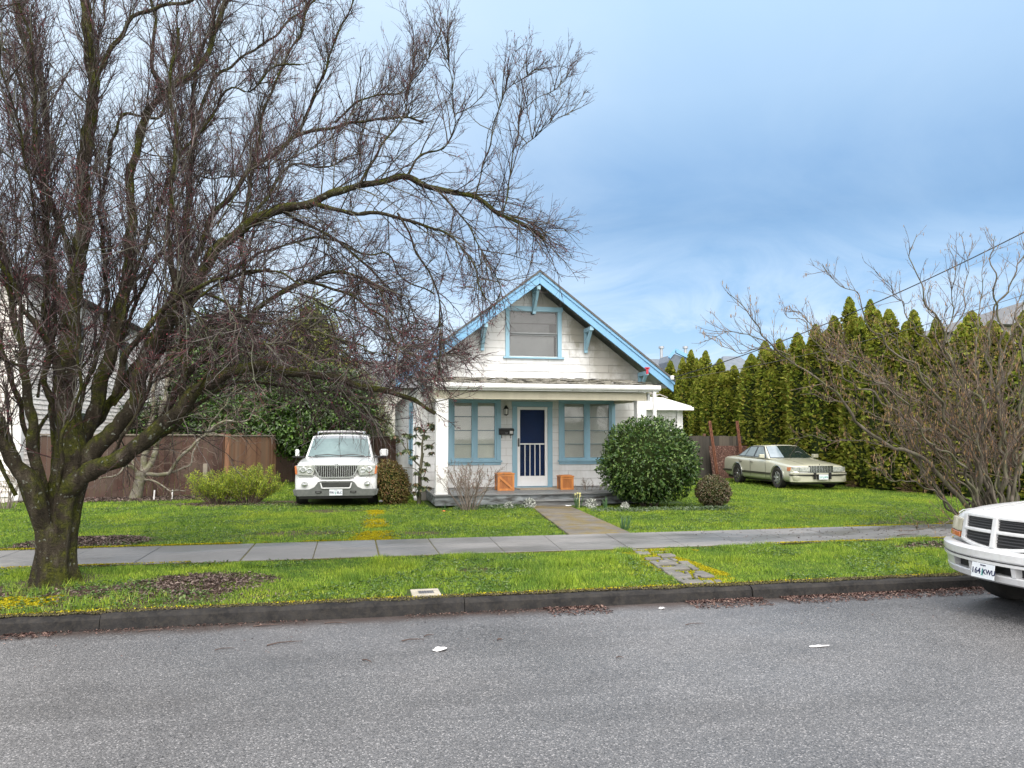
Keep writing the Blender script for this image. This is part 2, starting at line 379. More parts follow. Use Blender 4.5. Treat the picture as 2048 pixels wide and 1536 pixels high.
# front walk and strip path
m_path=M('path_aggregate',(.10,.088,.072),(.16,.145,.125),scale=2,rough=.7,rough2=.45,bump=.6,bscale=90,c3=(.15,.11,.02),s3=2.6,f3=.75)
pw=MB(); a0,b0=path_edges(12.32); a1,b1=path_edges(17.55)
for k in range(5):
    y0=12.32+k*1.046; y1=y0+1.04; e0=path_edges(y0); e1=path_edges(y1)
    pw.prism([(e0[0],y0),(e0[1],y0),(e1[1],y1),(e1[0],y1)],'z',.02,.175+.002*(k%2))
pw.build('front_path',m_path,kind='structure',bevel=.01,seg=1)
m_pave=M('old_paver',(.095,.09,.082),(.165,.158,.145),scale=4,rough=.6,bump=.5,bscale=70)
sp_=MB(); y=8.03
while y<10.62:
    h=rr.uniform(.10,.19); y1=min(y+h,10.63); e0=strip_edges(y); e1=strip_edges(y1); n=rr.choice([2,3,3,4])
    cuts=[0]+sorted(rr.uniform(.15,.85) for _ in range(n-1))+[1]
    for u,v_ in zip(cuts[:-1],cuts[1:]):
        if rr.random()<.14 or v_-u<.1: continue
        P=lambda e,q:e[0]+(e[1]-e[0])*q
        J=lambda s_=.022: rr.uniform(0,s_); g=.008; jz=rr.uniform(-.012,.004); p=[]
        c0=(P(e0,u)+g+J(),y+g+J(.015)); c1=(P(e0,v_)-g-J(),y+g+J(.015)); c2=(P(e1,v_)-g-J(),y1-J(.02)); c3=(P(e1,u)+g+J(),y1-J(.02))
        m01=((c0[0]+c1[0])/2,min(c0[1],c1[1])-J(.01)); m23=((c2[0]+c3[0])/2,max(c2[1],c3[1])+J(.008))
        sp_.prism([c0,m01,c1,c2,m23,c3],'z',.05,.163+jz)
    y=y1
sp_.build('stepping_stone_path',m_pave,kind='structure',bevel=.008,seg=1)
m_yel=leafmat('golden_moss',[(.14,.15,.012),(.36,.31,.012),(.52,.43,.015),(.42,.36,.02),(.14,.20,.02)],rough=.9,trans=.1,spec=.1)
def fuzz(n,x,y,h,sz):
    D=rand_unit(n)*.8+np.array([0,0,.5]); return leaves_np(np.stack([x,y,gh(x,y)+h],-1),D,np.tile([0,0,1.],(n,1))+rand_unit(n)*.5,rng.uniform(.6,1.4,n)*sz,rng.uniform(.5,.9,n)*sz,.3)
def moss_patch(name,cx_,cy_,rx,ry,h,label,seed,group=None,n=None):
    n=int(26000*rx*ry/.1) if n is None else n
    X=rng.uniform(-1.5,1.5,n); Y=rng.uniform(-1.5,1.5,n); x=cx_+X*rx; y=cy_+Y*ry
    q=np.maximum(np.abs(X),np.abs(Y))*.6+np.sqrt(X**2+Y**2)*.4+(vnoise(x,y,9,seed)-.5)*.8+(vnoise(x,y,28,seed)-.5)*.5+rng.normal(size=n)*.08
    k=(q<1.0)&(y>8.02)&((y<10.62)|(y>12.33)); x,y,q=x[k],y[k],q[k]; m=len(x)
    o=link(name,np_mesh(name,*fuzz(m,x,y,.006+h*.7*np.clip(1.1-q,0,1)*rng.random(m)**.5,.022),m_yel),label=label,cat='moss',group=group,kind='stuff'); return o
moss_patch('moss_patch',.40,12.85,.30,.52,.05,'large square of golden moss in the lawn right beside the sidewalk',1)
moss_patch('moss_patch',.49,14.75,.21,.62,.045,'middle patch of golden moss between the sidewalk and the parked SUV',2)
moss_patch('moss_patch',.56,16.7,.18,.75,.04,'long golden moss patch just in front of the white SUV',3)
moss_patch('moss_patch',-3.45,8.6,.5,.24,.03,'bright yellow green moss on the ground left below the bare tree trunk',4)
moss_patch('moss_patch',4.45,10.45,.42,.09,.03,'yellow moss edging the stepping stones where they meet the sidewalk',5)
moss_patch('moss_patch',4.05,9.3,.30,1.25,.0,'moss filling the gaps between the old stepping stones',9,n=16000)
moss_patch('moss_patch',4.42,9.2,.08,.75,.03,'thin line of yellow moss down the right side of the stepping stones',6)
ev=[]
for a,b,y,wd,dn in ((-6,-1.6,12.315,.030,1),(7,14,12.31,.022,1),(-6,-2,10.635,.030,.8),(6.2,12,10.63,.035,1),(-1.3,.3,12.315,.012,.6),(-5,12,8.0,.03,.12)):
    n=int((b-a)*1100*dn); x=rng.uniform(a,b,n); k=rng.random(n)<np.clip(vnoise(x,x*0,2.1,int(y*10))*1.6-.25,0,1); x=x[k]; n=len(x); yy=y+rng.normal(size=n)*wd*.5
    D=rand_unit(n)*.8+np.array([0,0,.5]); ev.append(leaves_np(np.stack([x,yy,np.full(n,.145 if y<9 else .170)+rng.uniform(0,.012,n)],-1),D,np.tile([0,0,1.],(n,1)),rng.uniform(.012,.028,n),.014,.3))
link('edge_moss',np_mesh('edge_moss',*cat(ev),m_yel),kind='stuff',label='golden moss line creeping over the sidewalk edges and kerb top',cat='moss')
# ---------------- grass blades ----------------
def grass_mat():
    m,nt,b=new_mat('grass_blades'); t=NT(nt); v=t.coord(); g=t.n('ShaderNodeNewGeometry')
    big=t.ramp(t.noise(v,.8,4,.6),[(.34,(.11,.225,.04)),(.5,(.22,.36,.045)),(.66,(.34,.44,.04))])
    sm=t.ramp(t.noise(v,3.3,4,.65),[(.38,(.075,.155,.035)),(.6,(.28,.38,.045))]); col=t.mix(.5,big,sm)
    rd=t.ramp(g.outputs['Random Per Island'],[(0.,(.30,.36,.35)),(.45,(.9,.95,.85)),(.85,(1.35,1.3,1.1)),(.96,(2.0,1.5,2.2))])
    col=t.mix(1.,col,rd,'MULTIPLY'); t.l(col,b.inputs['Base Color']); b.inputs['Roughness'].default_value=.6; b.inputs['Specular IOR Level'].default_value=.25
    tl=t.n('ShaderNodeBsdfTranslucent'); t.l(col,tl.inputs['Color']); mx=t.n('ShaderNodeMixShader'); mx.inputs[0].default_value=.3
    t.l(b.outputs[0],mx.inputs[1]); t.l(tl.outputs[0],mx.inputs[2]); t.l(mx.outputs[0],nt.nodes['Material Output'].inputs['Surface'])
    return m
m_grass=grass_mat()
def blades(n,x0,x1,y0,y1,hmin,hmax,wd,mask=None,tall=0):
    x=rng.uniform(x0,x1,n); y=rng.uniform(y0,y1,n)
    # keep what the camera region could see (a bit wider than the frame)
    keep=np.ones(n,bool)
    keep&=(x<y*1.35+1.5)&(x>-y*.55-1.5)
    s_=soilf(x,y); keep&=rng.random(n)>s_*(.60+.45*(vnoise(x,y,7,41)>.42))*np.where(y<10.7,.97,1.05)
    dens=vnoise(x,y,1.7,21); keep&=rng.random(n)<.45+.9*dens
    e=path_edges(y); keep&=~((y>12.2)&(y<17.7)&(x>e[0]-.01)&(x<e[1]+.01))
    e=strip_edges(y); keep&=~((y<10.7)&(x>e[0]+.0)&(x<e[1]-.0)&(rng.random(n)<.70))
    keep&=~((x>.60)&(x<1.0)&(y>7.9)&(y<8.40))
    for cx_,cy_,rx,ry in ((.40,12.85,.30,.52),(.49,14.75,.21,.62),(.56,16.7,.18,.75)): keep&=~((np.abs(x-cx_)<rx*.95)&(np.abs(y-cy_)<ry*.95)&(rng.random(n)<.93))
    keep&=~((x>1.8)&(x<8.1)&(y>17.5)); keep&=~((x>-1.3)&(x<.7)&(y>18.9)&(y<24))
    if mask is not None: keep&=mask(x,y)
    x=x[keep];y=y[keep];n=len(x)
    tuft=vnoise(x,y,2.6,33); tuft=np.clip((tuft-.62)*6,0,1)
    h=rng.uniform(hmin,hmax,n)*(.7+.6*vnoise(x,y,.9,12))*(1+tall*tuft)
    a=rng.uniform(0,2*np.pi,n); ln=rng.uniform(.1,.75,n)*h; b=rng.uniform(0,2*np.pi,n)
    z=gh(x,y)-.006; w_=wd*rng.uniform(.6,1.3,n)
    dx,dy=np.cos(a)*w_/2,np.sin(a)*w_/2
    p0=np.stack([x-dx,y-dy,z],-1);p1=np.stack([x+dx,y+dy,z],-1);p2=np.stack([x+np.cos(b)*ln,y+np.sin(b)*ln,z+h],-1)
    V=np.stack([p0,p1,p2],1).reshape(-1,3); return V,np.arange(n*3).reshape(-1,3)
GV=cat([blades(330000,-6.5,11.8,8.0,10.68,.015,.045,.009,tall=1.3)])
link('grass',np_mesh('grass',*GV,m_grass),kind='stuff',label='patchy bright green grass on the verge between kerb and sidewalk',cat='grass')
GV=cat([blades(430000,-10.5,17.5,12.28,17.6,.018,.05,.012,tall=.7),blades(230000,-12,17.5,17.6,24,.02,.06,.017),blades(60000,-9,17.5,24,32,.03,.07,.03)])
link('grass',np_mesh('grass',*GV,m_grass),kind='stuff',label='green front lawn around the white house behind the sidewalk',cat='grass')
# broadleaf weeds in the lawn
def weeds(n,x0,x1,y0,y1):
    x=rng.uniform(x0,x1,n);y=rng.uniform(y0,y1,n); k=(vnoise(x,y,1.3,51)>.5)&(x<y*1.35+1)&(x>-y*.55-1)
    e=path_edges(y); k&=~((y>12.2)&(y<17.7)&(x>e[0])&(x<e[1])); k&=~((x>1.8)&(y>17.4)); e=strip_edges(y); k&=~((y<10.7)&(x>e[0])&(x<e[1])); k&=~((x>.55)&(x<1.05)&(y<8.45))
    x=x[k];y=y[k];n=len(x)
    D=np.stack([rng.normal(size=n),rng.normal(size=n),rng.uniform(-.1,.5,n)],-1)
    return leaves_np(np.stack([x,y,gh(x,y)+rng.uniform(.01,.045,n)],-1),D,np.tile([0,0,1.],(n,1)),rng.uniform(.03,.07,n),rng.uniform(.015,.035,n))
m_weed=leafmat('weed_leaves',[(.03,.07,.012),(.07,.15,.03),(.12,.2,.05),(.2,.26,.1)])
link('weeds',np_mesh('weeds',*cat([weeds(14000,-6,11,8.05,10.6),weeds(42000,-9,16,12.4,20)]),m_weed),kind='stuff',label='small broad leaved weeds scattered through the grass',cat='weeds')
# wood chips and leaf litter
m_chip=leafmat('wood_chips',[(.035,.024,.02),(.07,.048,.04),(.12,.085,.073),(.24,.19,.17),(.04,.028,.023)],rough=.8,trans=0)
def chips(n,cx_,cy_,rx,ry,sz,h=.03,pw=.6):
    r_=rng.random(n)**pw; a=rng.uniform(0,2*np.pi,n); x=cx_+np.cos(a)*rx*r_; y=cy_+np.sin(a)*ry*r_
    D=rand_unit(n); D[:,2]*=.35; N_=rand_unit(n)*.6+np.array([0,0,1.])
    return leaves_np(np.stack([x,y,gh(x,y)+rng.uniform(0,h,n)*(1-r_*.7)+.006],-1),D,N_,rng.uniform(.6,1.3,n)*sz,rng.uniform(.3,.6,n)*sz)
def chip_bed(label,specs):
    link('wood_chips',np_mesh('wood_chips',*cat([chips(*s_) for s_ in specs]),m_chip),kind='stuff',label=label,cat='wood chips')
chip_bed('pale wood chip mound in the lawn behind the bare tree, touching the sidewalk',[(3200,-4.0,13.0,.95,.7,.06,.10)])
chip_bed('dark bark chips in the verge to the right of the bare tree',[(1500,-1.65,9.25,.85,.65,.05,.03),(700,-2.6,8.8,1.2,.55,.04,.015),(350,-1.3,8.5,.9,.35,.035,.01)])
chip_bed('reddish mulch bed along the foot of the brown fence',[(6500,-5.7,21.7,3.3,.9,.07,.06),(2500,-2.6,19.5,1.8,.6,.05,.03)])
chip_bed('dead leaves on the verge beside the white truck',[(900,9.2,10.0,1.0,.5,.06,.03)])
def litter_strip(n,x0,x1,y0,y1,sz):
    x=rng.uniform(x0,x1,n); y=y1-(y1-y0)*rng.random(n)**2.2; k=vnoise(x,y*0,1.5,77)>.28; x=x[k];y=y[k];n=len(x)
    D=rand_unit(n);D[:,2]*=.2; N_=rand_unit(n)*.4+np.array([0,0,1.])
    return leaves_np(np.stack([x,y,.006+rng.uniform(0,.012,n)],-1),D,N_,rng.uniform(.5,1.6,n)*sz,rng.uniform(.25,.6,n)*sz)
m_lit=leafmat('gutter_litter',[(.03,.016,.015),(.07,.035,.032),(.12,.07,.06),(.25,.17,.14)],rough=.7,trans=0)
link('leaf_litter',np_mesh('leaf_litter',*cat([litter_strip(5200,2.0,9,7.45,7.8,.035),litter_strip(900,-5,2.,7.66,7.8,.022),litter_strip(500,-4.2,-2.6,7.6,7.8,.035),litter_strip(500,-4,8,6.6,7.8,.02)]),m_lit),kind='stuff',label='reddish brown leaf litter gathered in the gutter along the kerb',cat='leaf litter')
n=1400; x=rng.uniform(5.5,12,n); y=rng.uniform(10.8,12.2,n); D=rand_unit(n);D[:,2]*=.1
k=rng.random(n)<np.clip((x-5)/7,0,1)*.6; 
link('fallen_leaves',np_mesh('fallen_leaves',*leaves_np(np.stack([x,y,0*x+.175],-1)[k],D[k],np.tile([0,0,1.],(k.sum(),1)),rng.uniform(.02,.06,k.sum()),.016),m_chip),kind='stuff',label='brown catkins and leaf bits fallen on the right end of the sidewalk',cat='fallen leaves')
# ---------------- the little white house ----------------
def wood_paint(name,c,dirt,amt=.5,scale=3,rough=.5,chip=None,stain=None):
    m,nt,b=new_mat(name); t=NT(nt); v=t.coord((1,1,.35))
    f=t.noise(v,scale,5,.65); col=t.mix(t.math('MULTIPLY',t.ramp(f,[(.42,0.),(.72,1.)]),amt),c,dirt)
    f2=t.noise(t.coord((1,1,1)),scale*12,3,.7)
    if chip: col=t.mix(t.ramp(t.math('ADD',f2,t.math('MULTIPLY',f,.3)),[(.80,0.),(.83,1.)]),col,chip)
    if stain: # mildew patches with their own place on the wall
        for (sx,sy,sz,r_,a_) in stain[1]:
            tcx=t.n('ShaderNodeTexCoord'); vm=t.n('ShaderNodeVectorMath'); vm.operation='DISTANCE'; vm.inputs[1].default_value=(sx,sy,sz); t.l(tcx.outputs['Object'],vm.inputs[0])
            q=t.math('ADD',t.math('DIVIDE',vm.outputs['Value'],r_),t.math('MULTIPLY',t.math('SUBTRACT',t.noise(t.coord((1,1,.6)),2.6,5,.7),.5),1.1))
            col=t.mix(t.math('MULTIPLY',t.ramp(q,[(.45,1.),(1.05,0.)]),a_),col,stain[0])
    t.l(col,b.inputs['Base Color']); b.inputs['Roughness'].default_value=rough
    t.bump(b,f2,.12,.004); return m
WXL,WXR,WY,WYB=1.72,7.95,19.8,29.5; GXC=4.82; SL=.757
m_side=wood_paint('white_siding',(.70,.715,.73),(.40,.40,.37),.55,2.2,.55,stain=((.20,.19,.15),[(6.9,19.8,3.9,1.0,.75),(6.3,19.8,4.75,.9,.9),(7.4,19.8,3.6,.6,.5),(5.2,19.8,5.6,.8,.8),(3.6,19.8,4.4,.6,.3),(7.3,19.8,2.3,.35,.35),(2.3,19.8,.5,.5,.3)]))
m_gap=M('siding_gap',(.30,.29,.27))
m_blue=wood_paint('blue_trim',(.26,.45,.57),(.19,.33,.42),.5,3,.5,chip=(.30,.38,.42))
m_bluer=wood_paint('blue_fascia',(.17,.37,.59),(.12,.28,.45),.45,2.5,.45,chip=(.16,.28,.38))
m_white=wood_paint('white_trim',(.74,.75,.76),(.45,.44,.40),.4,3,.5,chip=(.35,.33,.30))
m_beam=wood_paint('cream_beam',(.56,.53,.42),(.38,.36,.28),.5,3,.55)
m_blind=M('window_blind',(.84,.85,.80),(.76,.77,.73),scale=3,rough=.6)
m_shade=M('pale_shade',(.27,.28,.29),(.21,.22,.23),scale=2,rough=.7)
m_dark=M('dark_room',(.012,.014,.016),rough=.9)
def glassmat(name,tint=(.9,.95,.95),alpha=.72,rough=.03):
    m,nt,b=new_mat(name); t=NT(nt); nt.nodes.remove(b)
    g=t.n('ShaderNodeBsdfGlossy'); g.inputs['Roughness'].default_value=rough; tr=t.n('ShaderNodeBsdfTransparent'); tr.inputs['Color'].default_value=(*tint,1)
    fr=t.n('ShaderNodeFresnel'); fr.inputs['IOR'].default_value=1.5; f=t.math('MULTIPLY',fr.outputs[0],1.15)
    mx=t.n('ShaderNodeMixShader'); t.l(f,mx.inputs[0]); t.l(tr.outputs[0],mx.inputs[1]); t.l(g.outputs[0],mx.inputs[2])
    t.l(mx.outputs[0],nt.nodes['Material Output'].inputs['Surface']); return m
m_glass=glassmat('window_glass',(.97,.98,.98))
m_navy=M('navy_door_paint',(.001,.018,.085),(.001,.024,.11),scale=2,rough=.5,spec=.15)
m_black=M('black_metal',(.012,.012,.014),rough=.4,metal=.3)
m_greyboard=M('weathered_boards',(.085,.088,.09),(.17,.175,.175),scale=3,stretch=(.35,3,3),rough=.55,rough2=.35,bump=.5,bscale=20,c3=(.26,.29,.31),s3=5,f3=.4)
m_moldy=M('peeling_skirt',(.09,.10,.105),(.27,.30,.32),scale=3,stretch=(.5,1,2.2),rough=.7,c3=(.03,.028,.025),s3=5,f3=.95,bump=.5,bscale=25)
def shingle_mat():
    m,nt,b=new_mat('worn_shingles'); t=NT(nt); g=t.n('ShaderNodeNewGeometry')
    col=t.ramp(g.outputs['Random Per Island'],[(0.,(.09,.085,.07)),(.4,(.17,.16,.14)),(.75,(.26,.25,.22)),(1.,(.13,.12,.08))])
    n_=t.noise(t.coord(),9,4,.7); col=t.mix(t.ramp(n_,[(.5,0.),(.62,.6)]),col,(.07,.075,.03)); t.l(col,b.inputs['Base Color']); b.inputs['Roughness'].default_value=.85
    t.bump(b,t.noise(t.coord(),60,3),.5,.01); return m
m_shin=shingle_mat()
H=empty('house',(0,0,0),label='small white gabled house with sky blue trim and a front porch',cat='house')
def clip(poly,a,b,c):
    """keep a*x+b*z<=c"""
    out=[]
    for i in range(len(poly)):
        p,q=poly[i],poly[(i+1)%len(poly)]; fp=a*p[0]+b*p[1]-c; fq=a*q[0]+b*q[1]-c
        if fp<=0: out.append(p)
        if fp*fq<0: k=fp/(fp-fq); out.append((p[0]+(q[0]-p[0])*k,p[1]+(q[1]-p[1])*k))
    return out
PKW=6.16-.32   # underside apex of the gable at wall
def gclip(poly):
    poly=clip(poly,SL,1,PKW+SL*GXC); 
    return clip(poly,-SL,1,PKW-SL*GXC) if len(poly)>2 else []
holes=[(2.50,3.90,1.08,2.82),(4.27,5.25,.44,2.66),(5.49,7.09,1.08,2.82),(4.02,5.58,3.87,5.27)]
wall=MB(); side=MB()
zs=sorted(set([.16,6.2]+[h[2] for h in holes]+[h[3] for h in holes])); xs=sorted(set([WXL,WXR]+[h[0] for h in holes]+[h[1] for h in holes]))
for x0,x1 in zip(xs[:-1],xs[1:]):
    for z0,z1 in zip(zs[:-1],zs[1:]):
        if any(h[0]<=x0+1e-6 and h[1]>=x1-1e-6 and h[2]<=z0+1e-6 and h[3]>=z1-1e-6 for h in holes): continue
        p=gclip([(x0,z0),(x1,z0),(x1,z1),(x0,z1)])
        if len(p)>2: wall.prism(p,'y',WY,WY+.12)
wall.build('wall_backing',m_gap,H)
# other walls: side walls and rear
def lap(mb,p0,dirv_,nrm,L,z0,z1,course,blen,holes_=(),clipf=None,gap=.007,tilt=.012,seed=1):
    r_=random.Random(seed); z=z0; row=0
    p0=Vector(p0); d=Vector(dirv_); n=Vector(nrm)
    while z<z1-.01:
        zt=min(z+course,z1); segs=[(0,L)]
        for h in holes_:
            if h[2]<(z+zt)/2<h[3]:
                ns=[]
                for a,b in segs:
                    if h[0]>a: ns.append((a,min(b,h[0])))
                    if h[1]<b: ns.append((max(a,h[1]),b))
                segs=[s_ for s_ in ns if s_[1]-s_[0]>.01]
        for a,b in segs:
            k=a; off=(row%2)*blen/2+r_.uniform(-.03,.03); nxt=off+blen*math.floor((a-off)/blen)+blen
            while k<b-1e-4:
                e=min(nxt,b); nxt+=blen
                poly=[(k+gap/2,z),(e-gap/2,z),(e-gap/2,zt-.006),(k+gap/2,zt-.006)]
                if clipf: poly=clipf(poly)
                if len(poly)>2:
                    zz=[q[1] for q in poly]; jit=r_.uniform(0,.002)
                    def pos(q,extra):
                        f=(q[1]-z)/max(course,1e-3); o=.014+jit+tilt*(1-f)+extra
                        return p0+d*q[0]+n*o+Vector((0,0,q[1]))
                    nn=len(poly); vs=[pos(q,0) for q in poly]+[pos(q,-.012) for q in poly]
                    fs=[tuple(range(nn)),tuple(range(2*nn-1,nn-1,-1))]+[(i+nn,(i+1)%nn+nn,(i+1)%nn,i) for i in range(nn)]
                    mb.add(vs,fs)
                k=e
        z=zt; row+=1
def gcl_local(poly): # poly in local x from WXL
    return [(x-WXL,z) for x,z in gclip([(x+WXL,z) for x,z in poly])]
lap(side,(WXL,WY,0),(1,0,0),(0,-1,0),WXR-WXL,.46,6.0,.205,1.16,[(h[0]-WXL+.03,h[1]-WXL-.03,h[2],h[3]) for h in holes],gcl_local,seed=4)
ls_h=[(1.0,2.0,1.0,2.7),(5.,6.4,1.2,2.6)]
lap(side,(WXL,WYB,0),(0,-1,0),(-1,0,0),WYB-WY,.35,3.0,.205,1.16,[(WYB-WY-2.5,WYB-WY-1.35,1.0,2.75)],seed=6)
lap(side,(WXR,WY,0),(0,1,0),(1,0,0),WYB-WY,.35,3.0,.205,1.16,seed=8)
side.build('siding',m_side,H,recalc=True)
bw=MB(); bw.box(WXL,WXL+.12,WY+.122,WYB,.16,3.05); bw.box(WXR-.12,WXR,WY+.122,WYB,.16,3.05); bw.box(WXL+.122,WXR-.122,WYB-.12,WYB,.16,3.05)
bw.prism([(WXL,3.052),(WXR,3.052),(GXC,5.7)],'y',WYB-.12,WYB)
bw.box(WXL+.13,WXR-.13,WY+.5,WYB-.2,3.06,3.1)
bw.build('rear_walls',m_side,H)
fd=MB(); fd.box(WXL+.02,WXR-.02,WY+.02,WYB-.02,.05,.158); fd.build('foundation',M('foundation_concrete',(.2,.2,.19),(.32,.31,.3),scale=3,rough=.8),H)
for x in (WXL,WXR): 
    cb_=MB()
    s_=1 if x==WXL else -1
    cb_.box(x-.03*s_,x+.10*s_,WY-.045,WY-.002,.30,3.2)
    cb_.box(x-.045*s_,x-.03*s_,WY-.045,WY+.10,.30,3.0)
    cb_.build('corner_board',m_white,H)
cb_=MB(); cb_.box(WXL-.045,WXL-.002,WYB-.10,WYB,.30,3.0); cb_.build('corner_board',m_white,H)
# windows ------------------------------------------------------
def blinds(mb,x0,x1,z0,z1,y,step=.045):
    z=z0
    while z<z1:
        mb.add([(x0,y-.014,z),(x1,y-.014,z),(x1,y+.014,z+step*1.1),(x0,y+.014,z+step*1.1)],[(0,1,2,3)]); z+=step
m_munt=M('muntin_paint',(.20,.27,.29))
def casement(x0,x1,z0,z1,label):
    f=MB(); cw=.115; yo=WY-.052
    f.box(x0,x0+cw,yo,WY,z0+.08,z1); f.box(x1-cw,x1,yo,WY,z0+.08,z1); f.box(x0+cw+.001,x1-cw-.001,yo,WY,z1-.10,z1-.001)
    F_=f.build('window',m_blue,H,bevel=.005,seg=1)
    s_=MB(); s_.box(x0-.03,x1+.03,WY-.10,WY,z0+.03,z0+.079); s_.box(x0,x1,WY-.055,WY,z0-.04,z0+.029); s_.build('sill',m_blue,F_,bevel=.006,seg=1)
    xa,xb,za,zb=x0+cw,x1-cw,z0+.08,z1-.10; xm=(xa+xb)/2
    fr=MB(); y0,y1=WY-.026,WY+.03
    for a,b in ((xa,xm-.032),(xm+.032,xb)):
        w_=.05
        fr.box(a+.002,a+w_,y0,y1,za,zb); fr.box(b-w_,b-.002,y0,y1,za,zb); fr.box(a+w_,b-w_,y0,y1,za,za+.06); fr.box(a+w_,b-w_,y0,y1,zb-.05,zb)
    fr.box(xm-.032,xm+.032,WY-.036,y1,za,zb)
    mu=fr; mu.mi=1
    for a,b in ((xa+.05,xm-.082),(xm+.082,xb-.05)):
        for k in (1,2,3):
            z=za+.06+(zb-za-.11)*k/4; mu.box(a,b,WY-.008,WY+.02,z-.011,z+.011)
    fr.build('sash',[m_blue,m_munt],F_)
    gl=MB()
    for a,b in ((xa+.05,xm-.082),(xm+.082,xb-.05)): gl.box(a,b,WY+.006,WY+.012,za+.06,zb-.05)
    gl.build('pane',m_glass,F_)
    bl=MB(); blinds(bl,xa-.02,xb+.02,za-.02,zb+.05,WY+.045); bl.build('blind',m_blind,F_)
    dk=MB(); dk.box(x0+.02,x1-.02,WY+.20,WY+.22,z0,z1+.05); dk.build('room',m_dark,F_)
    return F_
casement(2.50,3.90,1.08,2.82,None); casement(5.49,7.09,1.08,2.82,None)
# attic double-hung
x0,x1,z0,z1=4.02,5.58,3.87,5.27
f=MB(); cw=.11
f.box(x0,x0+cw,WY-.052,WY,z0+.05,z1-.11); f.box(x1-cw,x1,WY-.052,WY,z0+.05,z1-.11); f.box(x0-.03,x1+.03,WY-.056,WY,z1-.109,z1+.02)
f.box(x0-.06,x1+.06,WY-.09,WY,z0,z0+.049)
AW=f.build('window',m_blue,H,bevel=.005,seg=1)
m_sash=M('grey_sash',(.22,.24,.25),rough=.6)
s_=MB(); zm=z0+.69; a,b=x0+cw+.002,x1-cw-.002
for (za,zb,y) in ((z0+.05,zm-.02,WY+.02),(zm-.01,z1-.11,WY-.01)):
    s_.box(a,a+.03,y,y+.04,za,zb); s_.box(b-.03,b,y,y+.04,za,zb); s_.box(a+.03,b-.03,y,y+.04,za,za+.035); s_.box(a+.03,b-.03,y,y+.04,zb-.03,zb)
s_.build('sash',m_sash,AW)
g=MB(); g.box(a+.03,b-.03,WY+.035,WY+.04,z0+.085,zm-.05); g.box(a+.03,b-.03,WY+.008,WY+.013,zm+.025,z1-.14); g.build('pane',m_glass,AW)
g=MB(); g.box(a+.02,b-.07,WY+.10,WY+.115,z0+.07,zm-.06); g.build('shade',m_shade,AW)
m_gshade=M('grey_shade',(.06,.066,.07),(.10,.105,.11),scale=3); g=MB(); g.box(a+.02,b-.02,WY+.12,WY+.13,zm+.30,z1-.1); g.box(a+.02,b-.2,WY+.10,WY+.11,zm+.03,zm+.27); g.build('curtain',m_gshade,AW)
g=MB(); g.box(x0+.02,x1-.02,WY+.3,WY+.32,z0,z1); g.build('room',m_dark,AW)
# side window on left wall
yl=WY+1.35; f=MB(); f.box(WXL-.055,WXL,yl,yl+.12,1.0,2.75); f.box(WXL-.055,WXL,yl+1.03,yl+1.15,1.0,2.75); f.box(WXL-.055,WXL,yl+.121,yl+1.029,2.63,2.75); f.box(WXL-.07,WXL,yl+.121,yl+1.029,1.,1.1)
SWN=f.build('window',m_blue,H,bevel=.004,seg=1); g=MB(); g.box(WXL-.02,WXL-.015,yl+.12,yl+1.03,1.1,2.63); g.build('pane',m_glass,SWN)
g=MB(); g.box(WXL-.004,WXL+.0,yl+.12,yl+1.03,1.1,2.63); g.build('blind',m_blind,SWN)
# door -----------------------------------------------------------
f=MB(); dx0,dx1,dz0,dz1=4.21,5.31,.43,2.72
f.box(dx0,dx0+.13,WY-.05,WY,dz0+.03,dz1-.14); f.box(dx1-.13,dx1,WY-.05,WY,dz0+.03,dz1-.14); f.box(dx0-.01,dx1+.01,WY-.054,WY,dz1-.139,dz1); f.box(dx0+.02,dx1-.02,WY-.12,WY+.1,dz0,dz0+.029)
DR=f.build('door_frame',m_blue,H,bevel=.005,seg=1)
g=MB(); g.box(dx0+.13,dx1-.13,WY+.06,WY+.10,dz0+.03,dz1-.14)
for (pa,pb,pc,pd) in ((.22,.88,.15,.8),(.22,.88,.95,2.0)):
    g.box(dx0+pa,dx0+pb,WY+.05,WY+.059,dz0+pc,dz0+pd)
g.build('door',m_navy,DR,bevel=.003,seg=1)
g=MB(); a,b=dx0+.135,dx1-.135; y0,y1=WY-.04,WY-.005; za,zb=dz0+.04,dz1-.145
g.box(a,a+.075,y0,y1,za,zb); g.box(b-.075,b,y0,y1,za,zb); g.box(a+.075,b-.075,y0,y1,zb-.075,zb); g.box(a+.075,b-.075,y0,y1,za,za+.27)
zr=za+.27+.83; g.box(a+.075,b-.075,y0,y1,zr,zr+.035)
for k in range(1,5):
    xx=a+.075+(b-a-.15)*k/5; g.box(xx-.011,xx+.011,y0,y1,za+.27,zr)
m_door=wood_paint('white_screen_door',(.80,.82,.84),(.6,.6,.6),.3,3,.4)
SD=g.build('screen_door',m_door,DR,bevel=.004,seg=1)
m_screen,nt,bs=new_mat('screen_mesh'); t=NT(nt); tr=t.n('ShaderNodeBsdfTransparent'); mx=t.n('ShaderNodeMixShader'); mx.inputs[0].default_value=.07; bs.inputs['Base Color'].default_value=(.01,.015,.02,1)
t.l(tr.outputs[0],mx.inputs[1]); t.l(bs.outputs[0],mx.inputs[2]); t.l(mx.outputs[0],nt.nodes['Material Output'].inputs['Surface'])
g=MB(); g.box(a+.07,b-.07,WY-.02,WY-.017,za+.26,zb-.07); g.build('screen',m_screen,SD)
g=MB(); g.box(a+.02,a+.05,y0-.03,y0,za+1.05,za+1.27); g.tube([(a+.035,y0-.03,za+1.1),(a+.035,y0-.07,za+1.12),(a+.035,y0-.07,za+1.22),(a+.035,y0-.03,za+1.24)],.009,6); g.build('handle',m_black,SD)
